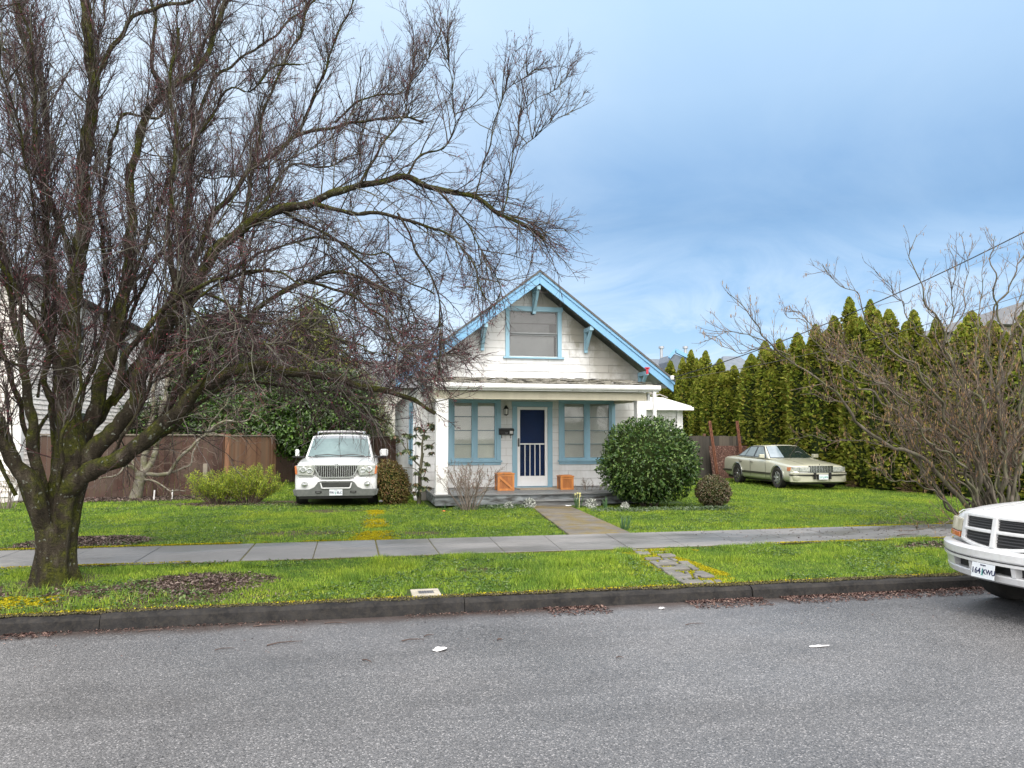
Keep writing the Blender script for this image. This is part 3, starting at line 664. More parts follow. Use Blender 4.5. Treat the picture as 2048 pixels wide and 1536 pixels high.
# roof -----------------------------------------------------------
YF,YBk=19.14,30.0; HW=3.72; apex=6.16
rf=MB(); th=.06
def roofz(x,top): return top-abs(x-GXC)*SL
for s_ in (-1,1):
    xe=GXC+s_*(HW+.04)
    rf.prism([(GXC,apex+.0),(xe,roofz(xe,apex)),(xe,roofz(xe,apex)-th),(GXC,apex-th)],'y',YF-.05,YBk)
m_asproof=M('asphalt_roof',(.07,.07,.072),(.12,.12,.118),scale=20,rough=.9,bump=.5,bscale=50)
RF=rf.build('roof',m_asproof,H)
bb=MB()
for s_ in (-1,1):
    xe=GXC+s_*HW; bb.prism([(GXC+s_*.002,apex-.062),(xe,roofz(xe,apex)-.062),(xe,roofz(xe,apex)-.36),(GXC+s_*.002,apex-.36)],'y',YF,YF+.045)
    bb.prism([(GXC+s_*.002,apex-.058),(xe+s_*.03,roofz(xe+s_*.03,apex)-.058),(xe+s_*.03,roofz(xe+s_*.03,apex)-.15),(GXC+s_*.002,apex-.15)],'y',YF-.028,YF-.002)
bb.build('barge_board',m_bluer,H,bevel=.005,seg=1)
sf=MB()
for s_ in (-1,1):
    xe=GXC+s_*(HW-.02); sf.prism([(GXC+s_*.003,apex-.063),(xe,roofz(xe,apex)-.063),(xe,roofz(xe,apex)-.09),(GXC+s_*.003,apex-.09)],'y',YF+.047,YBk-.05)
sf.build('soffit',M('soffit_boards',(.55,.57,.56),(.40,.41,.38),scale=3),H)
for s_ in (-1,1):
    ef=MB(); xe=GXC+s_*HW; z_=roofz(xe,apex); ef.box(xe-.04*s_,xe-.0*s_,YF+.05,YBk-.05,z_-.22,z_-.095); ef.build('eave_fascia',m_white,H)
def bracket(x,zt,hh,proj=.60):
    g=MB(); yb=WY-.05
    g.box(x-.05,x+.05,yb-proj+.03,yb,zt-.11,zt)           # outrigger beam
    g.box(x-.045,x+.045,yb-.07,yb,zt-hh-.08,zt-.112)          # wall plate
    g.obox((x,yb-.03,zt-hh),(x,yb-proj+.12,zt-.10),.075,.075,up=(1,0,0))
    g.build('roof_bracket',m_blue,H,bevel=.005,seg=1)
bracket(GXC-.02,apex-.40,.60)
for dx,hh in ((1.43,.58),(-1.43,.58),(2.98,.5),(-2.98,.5)): bracket(GXC+dx,roofz(GXC+dx,apex)-.34-.02,hh)
# porch ------------------------------------------------------------
PX0,PX1,PY0=1.92,7.22,17.6; DZ=.44
d=MB(); y=PY0-.03; k=0
while y<WY-.06:
    d.box(PX0-.02,PX1+.02,y,y+.12,DZ-.03,DZ+rr.uniform(-.002,.002)); y+=.126
DK=d.build('porch_deck',m_greyboard,H,bevel=.003,seg=1)
s_=MB(); s_.box(PX0+.01,4.0,PY0+.0,PY0+.05,.19,DZ-.032); s_.box(4.003,PX1-.01,PY0+.03,PY0+.06,.17,DZ-.032); s_.box(PX0+.01,PX0+.05,PY0+.052,WY-.1,.2,DZ-.032); s_.box(PX1-.05,PX1-.01,PY0+.062,WY-.1,.2,DZ-.032)
s_.build('porch_skirt',m_moldy,H,bevel=.003,seg=1)
s_=MB(); s_.box(4.02,5.9,PY0-.26,PY0-.035,.27,.31); s_.box(4.06,5.86,PY0-.22,PY0-.04,.14,.269)
s_.build('porch_step',m_greyboard,H,bevel=.006,seg=1)
s_=MB(); s_.box(4.2,5.35,18.75,19.5,DZ+.003,DZ+.015); s_.build('door_mat',M('door_mat',(.30,.25,.19),(.36,.31,.25),scale=30,rough=.9),H)
def post(x0,x1,y0):
    g=MB(); w_=x1-x0; g.box(x0,x1,y0,y0+w_,DZ+.004,2.665)
    g.box(x0-.006,x1+.006,y0-.006,y0+w_+.006,DZ+.003,DZ+.03)
    g.build('porch_post',m_white,H,bevel=.006,seg=1)
post(1.95,2.23,17.63); post(6.90,7.14,17.63)
# pilaster on the wall and a gutter pipe
g=MB(); g.box(1.93,7.19,17.66,17.80,2.67,2.86); g.box(1.95,2.07,17.805,WY-.06,2.67,2.86); g.box(7.05,7.17,17.805,WY-.06,2.67,2.86)
g.build('porch_beam',m_beam,H,bevel=.005,seg=1)
g=MB(); g.box(1.95,7.15,17.8,WY-.06,2.865,2.885); g.build('porch_ceiling',m_beam,H)
PRY0,PRZ0,PRZ1=17.55,3.02,3.33
# porch roof: deck + individual worn shingles
g=MB(); g.prism([(PRY0,PRZ0-.05),(WY-.03,PRZ1-.05),(WY-.03,PRZ1-.01),(PRY0,PRZ0-.01)],'x',1.86,7.42)
g.add([(7.42,PRY0,PRZ0-.01),(7.42,WY-.03,PRZ0-.01),(7.42,WY-.03,PRZ1-.02)],[(0,1,2)]); g.add([(1.86,PRY0,PRZ0-.01),(1.86,WY-.03,PRZ1-.02),(1.86,WY-.03,PRZ0-.01)],[(0,1,2)])
PR=g.build('porch_roof',m_white,H)
g=MB(); n=14
for r_ in range(n):
    t0=r_/n; y=PRY0-.03+(WY-.05-PRY0)*t0; xx=1.84
    while xx<7.40:
        w_=rr.uniform(.10,.24); x1=min(xx+w_,7.44)
        if not(rr.random()<.10):
            z=PRZ0+(PRZ1-PRZ0)*t0+.004; lift=rr.uniform(.004,.022) if rr.random()<.75 else rr.uniform(.03,.05); jy=rr.uniform(-.035,.03)
            yb=y+.20; zb=z+(PRZ1-PRZ0)*.2/(WY-PRY0)
            zf=z+lift; g.add([(xx+.004,y+jy,zf),(x1-.004,y+jy,zf+rr.uniform(-.006,.012)),(x1-.004,yb,zb+.014),(xx+.004,yb,zb+.014),(xx+.004,y+jy,zf-.008),(x1-.004,y+jy,zf-.008)],[(0,1,2,3),(0,4,5,1)])
        xx=x1
SH=g.build('shingles',m_shin,PR)
g=MB(); yg=17.52
g.prism([(yg-.10,3.035),(yg-.105,2.95),(yg-.085,2.915),(yg-.01,2.90),(yg-.01,3.03),(yg-.02,3.03),(yg-.02,2.915),(yg-.078,2.925),(yg-.093,2.955),(yg-.09,3.035)],'x',1.84,7.44)
g.box(1.86,7.42,yg-.008,yg+.02,2.87,3.0)
g.build('porch_gutter',m_white,H)
g=MB(); g.box(7.26,7.34,17.47,17.53,.5,2.9); g.box(7.255,7.345,17.465,17.535,1.3,1.33)
g.box(7.15,7.255,17.66,17.70,2.67,2.86)
g.build('downspout',m_white,H,bevel=.01,seg=2)
g=MB(); g.box(WXL-.11,WXL-.05,WY+.25,WY+.33,.35,2.95); g.tube([(WXL-.08,WY+.29,.4),(WXL-.08,WY+.2,.3),(WXL-.08,WY-.35,.2)],.04,8); g.build('downspout',m_white,H)
# porch lamp
LP=MB(); lx,lz,ly=4.03,2.36,WY-.07
LP.box(lx-.035,lx+.035,ly+.02,ly+.045,lz+.02,lz+.2); LP.lathe((lx,ly-.03,lz),'z',[(.0,.26),(.015,.245),(.03,.235),(.045,.20),(.068,.165),(.066,.155)],12)
LP.lathe((lx,ly-.03,lz),'z',[(.055,.012),(.058,0),(.03,-.01),(0,-.03)],12)
for k in range(6):
    an=k*math.pi/3; LP.tube([(lx+.055*math.cos(an),ly-.03+.055*math.sin(an),lz+.01),(lx+.064*math.cos(an),ly-.03+.064*math.sin(an),lz+.158)],.006,4)
LPo=LP.build('porch_lamp',m_black,H,smooth=True)
g=MB(); g.lathe((lx,ly-.03,lz),'z',[(.048,.012),(.056,.155)],12); g.build('lamp_glass',M('frosted_glass',(.6,.6,.56),rough=.3),LPo)
# flood lamp + insulator at right rake end
g=MB(); g.tube([(8.42,YF-.06,3.36),(8.42,YF-.12,3.34),(8.44,YF-.14,3.32)],.018,6); g.lathe((8.44,YF-.14,3.37),'z',[(.0,.05),(.05,.05),(.06,.0),(.045,-.06),(0,-.07)],12); g.build('eave_lamp',m_white,H,smooth=True)
m_red=M('red_plastic',(.45,.02,.05)); g=MB(); g.box(7.74,7.80,YF-.05,YF-.03,3.46,3.62); g.box(7.70,7.84,YF-.05,YF-.03,3.60,3.64); g.build('meter_bracket',m_red,H)
# rear addition ------------------------------------------------------
AN0,AN1,AY0,AY1=8.0,11.45,25.0,29.
AD=MB(); AD.box(AN0,AN1,AY0,AY1,.15,2.72)
ADo=AD.build('side_addition',m_white,H)
g=MB(); z=0
for k in range(28): g.box(AN0+.02+k*.122,AN0+.02+k*.122+.006,AY0-.004,AY0-.001,.2,2.6)
g.build('board_joints',m_gap,ADo)
g=MB(); g.box(AN1-.22,AN1-.08,AY0-.09,AY0-.01,.15,2.7); g.box(AN1-.05,AN1+.02,AY0-.03,AY0-.005,.15,2.7); g.box(AN0,AN1-.23,AY0-.05,AY0-.01,2.5,2.7); g.build('trim',m_white,ADo,bevel=.005,seg=1)
g=MB(); xr=AN1+.22; g.prism([(AN0-.6,3.25),(10.6,3.13),(xr,2.84),(xr,2.72),(AN0-.6,2.72)],'y',AY0-.35,AY1+.3)
g.build('addition_roof',M('white_membrane',(.78,.80,.82),(.70,.71,.73),scale=2,rough=.5,c3=(.3,.27,.22),s3=3,f3=.15),ADo,bevel=.01,seg=1)
g=MB(); g.box(AN0-.5,xr+.03,AY0-.45,AY0-.36,2.69,2.80); g.build('gutter',m_white,ADo,bevel=.01,seg=2)
g=MB()
for (a,b) in (((9.9,24.62,3.21),(10.5,24.9,3.20)),((10.2,24.7,3.20),(10.9,24.95,3.14)),((10.0,24.9,3.24),(10.35,24.62,3.22))): g.tube([a,((a[0]+b[0])/2,(a[1]+b[1])/2,a[2]+.05),b],.02,5)
g.build('roof_debris',M('bleached_wood',(.30,.28,.26)),ADo)
g=MB(); g.box(9.4,9.46,25.5,25.56,3.15,3.9); g.box(9.35,9.5,25.45,25.6,3.5,3.54); g.build('vent_pipe',m_white,ADo)
# mailbox ---------------------------------------------------------------
mbx=empty('mailbox',(4.035,WY-.03,1.83),label='black metal mailbox hung on the wall left of the front door',cat='mailbox')
g=MB(); g.prism([(0,0),(-.09,.0),(-.10,.13),(0,.17)],'x',-.19,.19); g.build('box',m_black,mbx,bevel=.006)
g=MB(); g.prism([(.0,.172),(-.105,.134),(-.115,.105),(-.12,.106),(-.11,.142),(0,.18)],'x',-.205,.205); g.build('lid',m_black,mbx,bevel=.002,seg=1)
for x in (-.12,.12): g=MB(); g.tube([(x,-.03,.0),(x,-.03,-.06),(x,-.055,-.085),(x,-.08,-.07)],.008,6); g.build('newspaper_hook',m_black,mbx)
g=MB(); g.box(.085,.165,-.104,-.101,.03,.115); g.build('sticker',M('white_sticker',(.75,.75,.75),(.5,.5,.5),scale=40,lo=.5,hi=.6),mbx)
g=MB(); g.prism([(-.03,.03),(.03,.03),(.035,.075),(.0,.06),(-.035,.075)],'y',-.101,-.098); g.build('emblem',M('dull_emblem',(.12,.12,.13),metal=.5),mbx)
# crates -------------------------------------------------------------------
m_ced=M('cedar_boards',(.42,.155,.035),(.54,.22,.06),scale=5,stretch=(1,1,.3),rough=.45,bump=.2,bscale=30,c3=(.34,.12,.03),s3=14,f3=.4)
m_cedp=M('cedar_panel',(.25,.085,.02),(.40,.15,.04),scale=5,stretch=(1,1,.3),rough=.5,c3=(.2,.07,.02),s3=14,f3=.5)  # recessed boards coloured darker, painting in shadow behind the battens
def crate(x0,x1,y0,dep,h,diag,label):
    c=empty('wooden_crate',((x0+x1)/2,y0+dep/2,DZ+.003),label=label,cat='crate')
    a=(x1-x0)/2; b=dep/2; g=MB(); n=4
    for k in range(n):
        u0=-a+.02+(2*a-.04)*k/n; u1=-a+.02+(2*a-.04)*(k+1)/n
        g.box(u0+.002,u1-.002,-b+.012,-b+.028,.02,h-.05); g.box(u0+.002,u1-.002,b-.028,b-.012,.02,h-.05)
        v0=-b+.03+(2*b-.06)*k/n; v1=-b+.03+(2*b-.06)*(k+1)/n
        g.box(-a+.012,-a+.028,v0+.002,v1-.002,.02,h-.05); g.box(a-.028,a-.012,v0+.002,v1-.002,.02,h-.05)
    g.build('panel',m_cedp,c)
    g=MB()
    for sx in (-1,1):
        for sy in (-1,1): g.box(sx*(a+.008),sx*(a-.045),sy*(b+.008),sy*(b-.012),0,h-.05)
    g.box(-a+.046,a-.046,-b,-b+.011,0,.05); g.box(-a+.046,a-.046,-b,-b+.011,h-.10,h-.051)
    if diag: g.obox((-a+.04,-b,h-.11),(a-.04,-b,.05),.026,.05,up=(0,0,1))
    g.build('batten',m_ced,c,bevel=.002,seg=1)
    g=MB(); g.box(-a-.02,a+.02,-b-.02,b+.02,h-.048,h-.02); g.box(-a+.03,a-.03,-b+.03,b-.03,h-.019,h-.004); g.build('lid',m_ced,c,bevel=.004,seg=1)
crate(3.60,4.01,18.62,.38,.45,True,'larger cedar box with a diagonal brace, left of the front door')
crate(5.22,5.55,18.62,.34,.37,False,'smaller cedar planter box on the porch right of the front door')
def hiproof(par,x0,x1,y0,y1,ze,zr,inset,mat,wallmat):
    g=MB(); g.add([(x0,y0,ze),(x1,y0,ze),(x1,y1,ze),(x0,y1,ze),(x0+inset,(y0+y1)/2,zr),(x1-inset,(y0+y1)/2,zr)],[(0,1,5,4),(1,2,5),(2,3,4,5),(3,0,4),(3,2,1,0)]); g.build('roof',mat,par)
    if wallmat is None: return
    g=MB(); g.box(x0+.5,x1-.5,y0+.5,y1-.5,.1,ze-.02); g.build('walls',wallmat,par)
# ---------------- fences, neighbours, roofs far behind ----------------
m_fence=leafmat('fence_boards',[(.042,.020,.015),(.065,.031,.023),(.085,.043,.031),(.10,.06,.045)],rough=.75,trans=0,bigscale=1.5,big=(.10,.075,.06))
m_fence2=leafmat('fence_boards_warm',[(.15,.075,.045),(.21,.115,.07),(.26,.155,.10),(.17,.11,.075)],rough=.75,trans=0)
m_fcap=M('fence_cap',(.17,.15,.12),(.24,.21,.17),scale=4,rough=.8)
m_fpost=M('fence_post',(.09,.042,.025),(.13,.065,.04),scale=4,stretch=(1,1,.3),rough=.7)
m_fgrey=leafmat('grey_boards',[(.035,.032,.028),(.06,.055,.048),(.085,.075,.062),(.11,.095,.075)],rough=.85,trans=0)
def fence(name,p,q,h,mat,label,posts=2.4,cap=True,bw=.14,seed=1,lean=.0):
    r_=random.Random(seed); p=Vector((*p,0)); q=Vector((*q,0)); L=(q-p).length; rz=math.atan2((q-p).y,(q-p).x)
    F_=empty(name,(p.x,p.y,GZ),rz,label=label,cat='fence')
    g=MB(); x=0
    while x<L-.01:
        w_=min(bw+r_.uniform(-.004,.004),L-x); zt=h+r_.uniform(-.012,.012); o=r_.uniform(0,.006)
        g.box(x+.003,x+w_-.002,-.012-o,.008-o,.02,zt); x+=w_
    g.build('boards',mat,F_)
    if cap: g=MB(); g.box(-.02,L+.02,-.06,.05,h+.014,h+.05); g.build('cap_rail',m_fcap,F_,bevel=.004,seg=1)
    n=max(1,round(L/posts))
    for i in range(n+1):
        g=MB(); x=min(max(L*i/n,.0),L); g.box(x-.05,x+.05,.015,.115,0,h+.09); g.build('post',m_fpost,F_,bevel=.006,seg=1)
    return F_
fence('wooden_fence',(-8.6,21.9),(-3.55,22.9),1.66,m_fence,'dark brown board fence behind the mulch bed and the small pruned tree',2.6,seed=2)
fence('wooden_fence',(-3.5,22.95),(-2.45,26.8),1.64,m_fence2,'sun bleached brown fence running back behind the yellow green shrubs',1.3,seed=3)
_jp=MB(); _jp.box(-.06,.06,-.06,.06,0,1.72); _j=_jp.build('post',M('warm_post',(.20,.095,.05),(.27,.14,.08),scale=4,stretch=(1,1,.3)),bpy.data.objects['wooden_fence.001'],bevel=.006,seg=1); _j.location=(-.02,-.1,0)
fence('wooden_fence',(-2.6,28.6),(1.6,28.3),1.62,m_fence,'reddish brown fence between the parked SUV and the white house',2.2,seed=4)
fence('wooden_fence',(11.6,27.9),(15.75,27.6),1.66,m_fgrey,'weathered dark grey fence behind the silver sedan, under the hedge',2.4,cap=False,seed=5)
# chipboard sheet and leaning posts in front of the grey fence
def osb():
    m,nt,b=new_mat('painted_chipboard'); t=NT(nt); v=t.coord((1,1,1)); a=t.voro(v,26,out='Color'); s_=t.n('ShaderNodeSeparateXYZ'); t.l(a,s_.inputs[0])
    col=t.ramp(s_.outputs[0],[(0.,(.05,.022,.018)),(.5,(.10,.045,.034)),(.85,(.16,.09,.07)),(1.,(.26,.18,.15))]); t.l(col,b.inputs['Base Color']); b.inputs['Roughness'].default_value=.7; return m
cbp=at(1422,955,27.3); X0=cbp[0]
o=MB(); o.prism([(-.62,0),(.98,0),(.92,1.28),(-.80,1.28)],'y',0,.02)
link('chipboard_sheet',o.mesh('chipboard_sheet',osb()),label='reddish chipboard sheet leaning against the grey fence behind the sedan',cat='board').location=(X0+.75,27.35,GZ)
m_rust=M('rusty_steel',(.13,.05,.028),(.22,.09,.05),scale=6,rough=.8,c3=(.10,.035,.02),s3=20,f3=.7)
def leanpost(px0,py0,px1,py1,Y,label):
    a=at(px0,py0,Y); b=at(px1,py1,Y-.35); b[2]=GZ; o=MB(); d=b-a
    o.obox((0,0,0),tuple(a-b),.10,.06,up=(0,1,0)); o.obox(tuple((a-b)*.02+np.array([.0,-.05,0])),tuple((a-b)*.98+np.array([0,-.05,0])),.02,.06,up=(0,1,0))
    x=o.build('leaning_post',m_rust,label=label,cat='post',group='rust brown posts leaning on the fence behind the sedan'); x.location=b
leanpost(1419,842,1436,958,27.1,'left rust brown post leaning in front of the chipboard sheet')
leanpost(1474,842,1487,930,27.2,'right rust brown post whose top leans beside the hedge above the sedan')
# ---- left neighbour house (two storeys, narrow weathered lap siding) ----
def nh_mat(name,a,b,dirt): return M(name,a,b,scale=1.2,rough=.7,c3=dirt,s3=9,f3=.5,stretch=(1,1,2))
m_lsid=nh_mat('pale_lap_siding',(.84,.82,.79),(.68,.65,.62),(.38,.34,.32))
m_lroof=M('grey_shingle_roof',(.10,.105,.115),(.15,.155,.165),scale=12,rough=.9,bump=.4,bscale=40)
LH=empty('neighbour_house',(0,0,0),label='two storey house with pale narrow siding behind the bare tree at the left',cat='house')
cx0,cyf,cxr=-16.,21.2,-8.1
g=MB(); g.box(cx0,cxr,cyf,cyf+.2,.1,5.9); g.box(cxr-.2,cxr,cyf+.2,36,.1,5.9); g.box(cx0,cxr,35.8,36,.1,5.9); g.box(cx0,cxr-.21,cyf+.21,35.8,5.7,5.8)
g.build('walls',m_lsid,LH)
g=MB(); lap(g,(cx0,cyf,0),(1,0,0),(0,-1,0),cxr-cx0,.3,5.8,.13,2.4,seed=14,gap=.006,tilt=.03); lap(g,(cxr,cyf,0),(0,1,0),(1,0,0),14.8,.3,5.8,.13,2.4,seed=15,gap=.006,tilt=.03)
g.build('siding',m_lsid,LH,recalc=True)
g=MB(); g.box(cxr-.14,cxr+.05,cyf-.05,cyf-.03,.2,5.8); g.box(cxr+.03,cxr+.05,cyf-.03,cyf+.16,.2,5.8); g.box(cxr-.75,cxr-.55,cyf-.09,cyf-.03,.2,5.6)
g.build('corner_board',m_white,LH)
m_gwin=M('dark_window_glass',(.05,.06,.07),rough=.08,spec=.8)  # dark grey glossy panes of the neighbour houses
def nwin(par,x,y0,y1,z0,z1,face='x'):
    g=MB(); w_=.09
    g.box(x,x+.05,y0-w_,y0,z0-w_,z1+w_); g.box(x,x+.05,y1,y1+w_,z0-w_,z1+w_); g.box(x,x+.05,y0,y1,z1,z1+w_); g.box(x,x+.05,y0,y1,z0-w_,z0); g.box(x,x+.04,y0,y1,(z0+z1)/2-.02,(z0+z1)/2+.02)
    W_=g.build('window',m_white,par); g=MB(); g.box(x+.005,x+.02,y0,y1,z0,z1); g.build('pane',m_gwin,W_)
nwin(LH,cxr+.035,25.0,26.0,1.3,2.5); nwin(LH,cxr+.035,29.5,30.6,1.3,2.5); nwin(LH,cxr+.035,24.2,25.4,4.0,5.2); nwin(LH,cxr+.035,29.,30.2,4.0,5.2)
g=MB(); W_=None
for (x0,x1,z0,z1) in ((-10.6,-9.4,3.7,5.1),(-10.8,-9.6,1.1,2.5)):
    g=MB(); y=cyf-.07; g.box(x0-.1,x0,y,y+.04,z0-.1,z1+.1); g.box(x1,x1+.1,y,y+.04,z0-.1,z1+.1); g.box(x0,x1,y,y+.04,z1,z1+.1); g.box(x0,x1,y,y+.04,z0-.1,z0)
    W_=g.build('window',m_white,LH); g=MB(); g.box(x0,x1,y+.005,y+.02,z0,z1); g.build('pane',m_gwin,W_)
hiproof(LH,cx0-.5,cxr+.45,cyf-.5,36.4,5.82,7.4,3.8,m_lroof,None)
# ---- right neighbour house ----
RH=empty('neighbour_house',(0,0,0),label='grey roofed house with beige shingles behind the catkin bush at the right edge',cat='house')
rx0,ry0=at(1992,700,25.)[0],25.
m_rup=nh_mat('grey_white_lap',(.62,.62,.65),(.48,.47,.50),(.2,.18,.2)); m_rlo=nh_mat('beige_shingle',(.60,.57,.45),(.48,.45,.35),(.26,.24,.18))
g=MB(); g.box(rx0,rx0+10,ry0,ry0+.2,.1,6.1); g.box(rx0,rx0+.2,ry0+.2,ry0+5,.1,6.1); g.box(rx0+9.8,rx0+10,ry0+.2,ry0+5,.1,6.1); g.box(rx0+.2,rx0+9.8,ry0+4.8,ry0+5,.1,6.1); g.build('walls',m_rlo,RH)
g=MB(); lap(g,(rx0,ry0,0),(1,0,0),(0,-1,0),10,4.45,6.05,.13,3.,seed=21,gap=.004); lap(g,(rx0,ry0+5,0),(0,-1,0),(-1,0,0),5,4.45,6.05,.13,3.,seed=22,gap=.004); g.build('upper_siding',m_rup,RH,recalc=True)
g=MB(); lap(g,(rx0,ry0,0),(1,0,0),(0,-1,0),10,.3,4.25,.24,.36,[(.32,1.02,1.6,3.05)],seed=23,gap=.02,tilt=.025); lap(g,(rx0,ry0+5,0),(0,-1,0),(-1,0,0),5,.3,4.25,.24,.36,seed=24,gap=.02,tilt=.025); g.build('shingle_siding',m_rlo,RH,recalc=True)
g=MB(); g.box(rx0-.08,rx0+10,ry0-.10,ry0-.01,4.25,4.44); g.build('belt_course',M('brown_trim',(.20,.13,.09)),RH)
g=MB(); g.box(rx0-.05,rx0+.12,ry0-.05,ry0-.03,4.46,6.08); g.build('corner_board',m_white,RH)
g=MB(); y=ry0-.06; g.box(rx0+.27,rx0+.35,y,y+.04,1.55,3.1); g.box(rx0+1.0,rx0+1.08,y,y+.04,1.55,3.1); g.box(rx0+.351,rx0+.999,y,y+.04,3.02,3.1); W_=g.build('window',m_white,RH); g=MB(); g.box(rx0+.35,rx0+1.0,y+.01,y+.02,1.6,3.02); g.build('pane',m_gwin,W_)
hiproof(RH,rx0-.45,rx0+10.4,ry0-.5,ry0+5.5,6.12,7.7,4.6,m_lroof,None)
# ---- far roofs between house and hedge ----
FR=empty('townhouse',(0,0,0),label='far off house with blue grey roof and metal vent pipes beyond the hedge',cat='house')
m_froof=M('blue_grey_roof',(.10,.125,.16),(.14,.165,.20),scale=3,rough=.8); m_fwall=M('pale_wall',(.5,.52,.54))
a=at(1285,715,60); b=at(1420,715,60); hiproof(FR,a[0]-6,b[0]+1.,56,66,5.2,a[2],1.5,m_froof,m_fwall)
g=MB(); a1,a2,a3=at(1338,716,58),at(1350,701,58),at(1393,722,58)
g.prism([(a1[0],a1[2]-1.5),(a3[0],a1[2]-1.9),(a3[0],a3[2]-.1),(a2[0],a2[2]-.3),(a1[0],a1[2]-.3)],'y',58.,61); g.build('dormer',m_froof,FR)
g=MB(); g.obox(tuple(a1),tuple(a2+np.array([0,0,0.])),.3,.16,up=(0,0,1)); g.obox(tuple(a2),tuple(a3),.3,.3,up=(0,0,1)); g.build('barge_board',m_bluer,FR)
for px in (1323,1371):
    g=MB(); a=at(px,716,61); b=at(px,697,61); g.cyl((a[0],61,0),'z',.13,a[2]-.6,b[2],10); g.cyl((a[0],61,0),'z',.24,b[2],b[2]+.18,10); g.build('vent_pipe',M('galvanised',(.4,.42,.45),metal=.6,rough=.4),FR,smooth=True)
FR2=empty('townhouse',(0,0,0),label='far off blue grey hip roof showing above the hedge tops',cat='house')
a=at(1415,716,62); b=at(1505,720,62); hiproof(FR2,a[0]-1,b[0]+1.2,57,67,5.4,a[2]+.2,2.5,m_froof,m_fwall)
# pale building between laurel and the white house
PB=empty('garage',(0,0,0),label='pale beige building far behind the fence left of the white house',cat='building')
a=at(735,790,36); b=at(800,790,36); g=MB(); g.box(a[0]-3,b[0]+3,36,42,.1,4.1); g.build('walls',M('pale_beige_wall',(.45,.44,.40),(.52,.51,.47),scale=1,stretch=(3,1,.2),rough=.8),PB)
g=MB(); g.prism([(35.6,4.05),(39,5.6),(42.4,4.05)],'x',a[0]-3.3,b[0]+3.3); g.build('roof',m_lroof,PB)
# overhead cables
def cable(p,q,sag,r,label):
    p,q=Vector(p),Vector(q); pts=[p.lerp(q,k/24)-Vector((0,0,sag*4*(k/24)*(1-k/24))) for k in range(25)]
    MBc=MB(); MBc.tube([x_-p for x_ in pts],r,5); o=MBc.build('overhead_cable',m_black2,label=label,cat='cable'); o.location=p
m_black2=M('cable_black',(.02,.02,.022),rough=.5)
cable((8.44,YF-.14,3.36),at(2300,330,11.),.35,.012,'thin service cable running from the house eave up to the right edge')
cable((8.44,YF-.14,3.30),at(2250,520,14.),.3,.007,'thinner wire below the service cable, crossing the hedge')
cable(at(340,-90,14),at(640,330,26),.15,.014,'dark wire slanting through the top of the bare tree crown')
# water meter box ---------------------------------------------------------
mt=empty('water_meter_box',(.80,8.16,.14),label='concrete water meter box with a metal lid set in the verge by the kerb',cat='meter box')
g=MB(); 
for (x0,x1,y0,y1) in ((-.15,.15,.085,.155),(-.15,.15,-.16,-.085),(-.15,-.075,-.084,.084),(.085,.15,-.084,.084)): g.box(x0,x1,y0,y1,-.05,.020)
g.build('collar',M('meter_concrete',(.30,.28,.23),(.42,.39,.33),scale=8,rough=.8,bump=.3),mt,bevel=.004,seg=1)
g=MB(); g.box(-.073,.083,-.082,.082,-.05,.015)
for i in range(5):
    for j in range(5): g.box(-.06+i*.027,-.045+i*.027,-.068+j*.029,-.052+j*.029,.015,.019)
g.build('lid',M('cast_lid',(.10,.10,.11),(.16,.16,.17),scale=20,rough=.5,metal=.4),mt)
# litter on the road --------------------------------------------------------
m_paper=M('white_paper',(.75,.75,.77),(.62,.62,.64),scale=20,rough=.7)
def scrap(loc,rx,ry,h,label,seed,mat=m_paper,name='paper_scrap'):
    r_=random.Random(seed); g=MB(); n=9; ring=[]
    for k in range(n):
        a=2*math.pi*k/n; q=r_.uniform(.7,1.1); ring.append((rx*q*math.cos(a),ry*q*math.sin(a),r_.uniform(.0,h*.6)))
    top=[(p[0]*.55,p[1]*.55,h*r_.uniform(.6,1.)) for p in ring]
    g.add(ring+top+[(0,0,h*.7)],[(k,(k+1)%n,n+(k+1)%n,n+k) for k in range(n)]+[(n+k,n+(k+1)%n,2*n) for k in range(n)]); o=g.build(name,mat,label=label,cat='litter'); o.location=loc; return o
scrap((.77,6.52,.004),.075,.06,.022,'crumpled white paper scrap lying in the middle of the road',1)
scrap((3.95,5.95,.004),.10,.03,.008,'flat torn white scrap on the right part of the road',2)
scrap((8.0,7.35,.004),.09,.02,.01,'thin white strip lying in the gutter by the white truck',3)
scrap((3.2,7.55,.004),.035,.03,.02,'small white lump against the kerb in the leaf litter',4)
scrap((.86,19.5,.155),.14,.12,.05,'white crumpled rag on the ground beside the wheel of the SUV',5,name='rag')
scrap((4.95,17.05,.185),.09,.06,.02,'white shard lying on the front path below the porch',6)
scrap((2.02,16.75,.15),.07,.05,.02,'orange scrap in the grass by the left corner of the porch',7,M('orange_plastic',(.8,.2,.06)),'plastic_scrap')
m_twig=M('twig_bark',(.045,.028,.024),(.08,.05,.04),scale=30,rough=.7)
def twig(px,py,L,ang,label,r=.006,grp='fallen twigs on the road',bend=.1):
    d=_f+(px-1024)/F_PX*_r+(768-py)/F_PX*_u; tt=-EYE/d[2]; p=d*tt
    dx,dy=math.cos(ang)*L/2,math.sin(ang)*L/2
    g=MB(); g.tube([(-dx,-dy,.0),(-dx*.3-dy*bend,-dy*.3+dx*bend,.008),(dx*.3-dy*bend*.5,dy*.3+dx*bend*.5,.006),(dx,dy,.002)],[r,r*.9,r*.7,r*.3],5)
    g.tube([(dx*.1,dy*.1,.006),(dx*.45-dy*.35,dy*.45+dx*.35,.004)],[r*.5,r*.2],4)
    o=g.build('twig',m_twig,label=label,cat='twig',group=grp); o.location=(p[0],p[1],.008); return o
twig(826,1282,.20,.05,'straight dark twig on the road just left above the white paper')
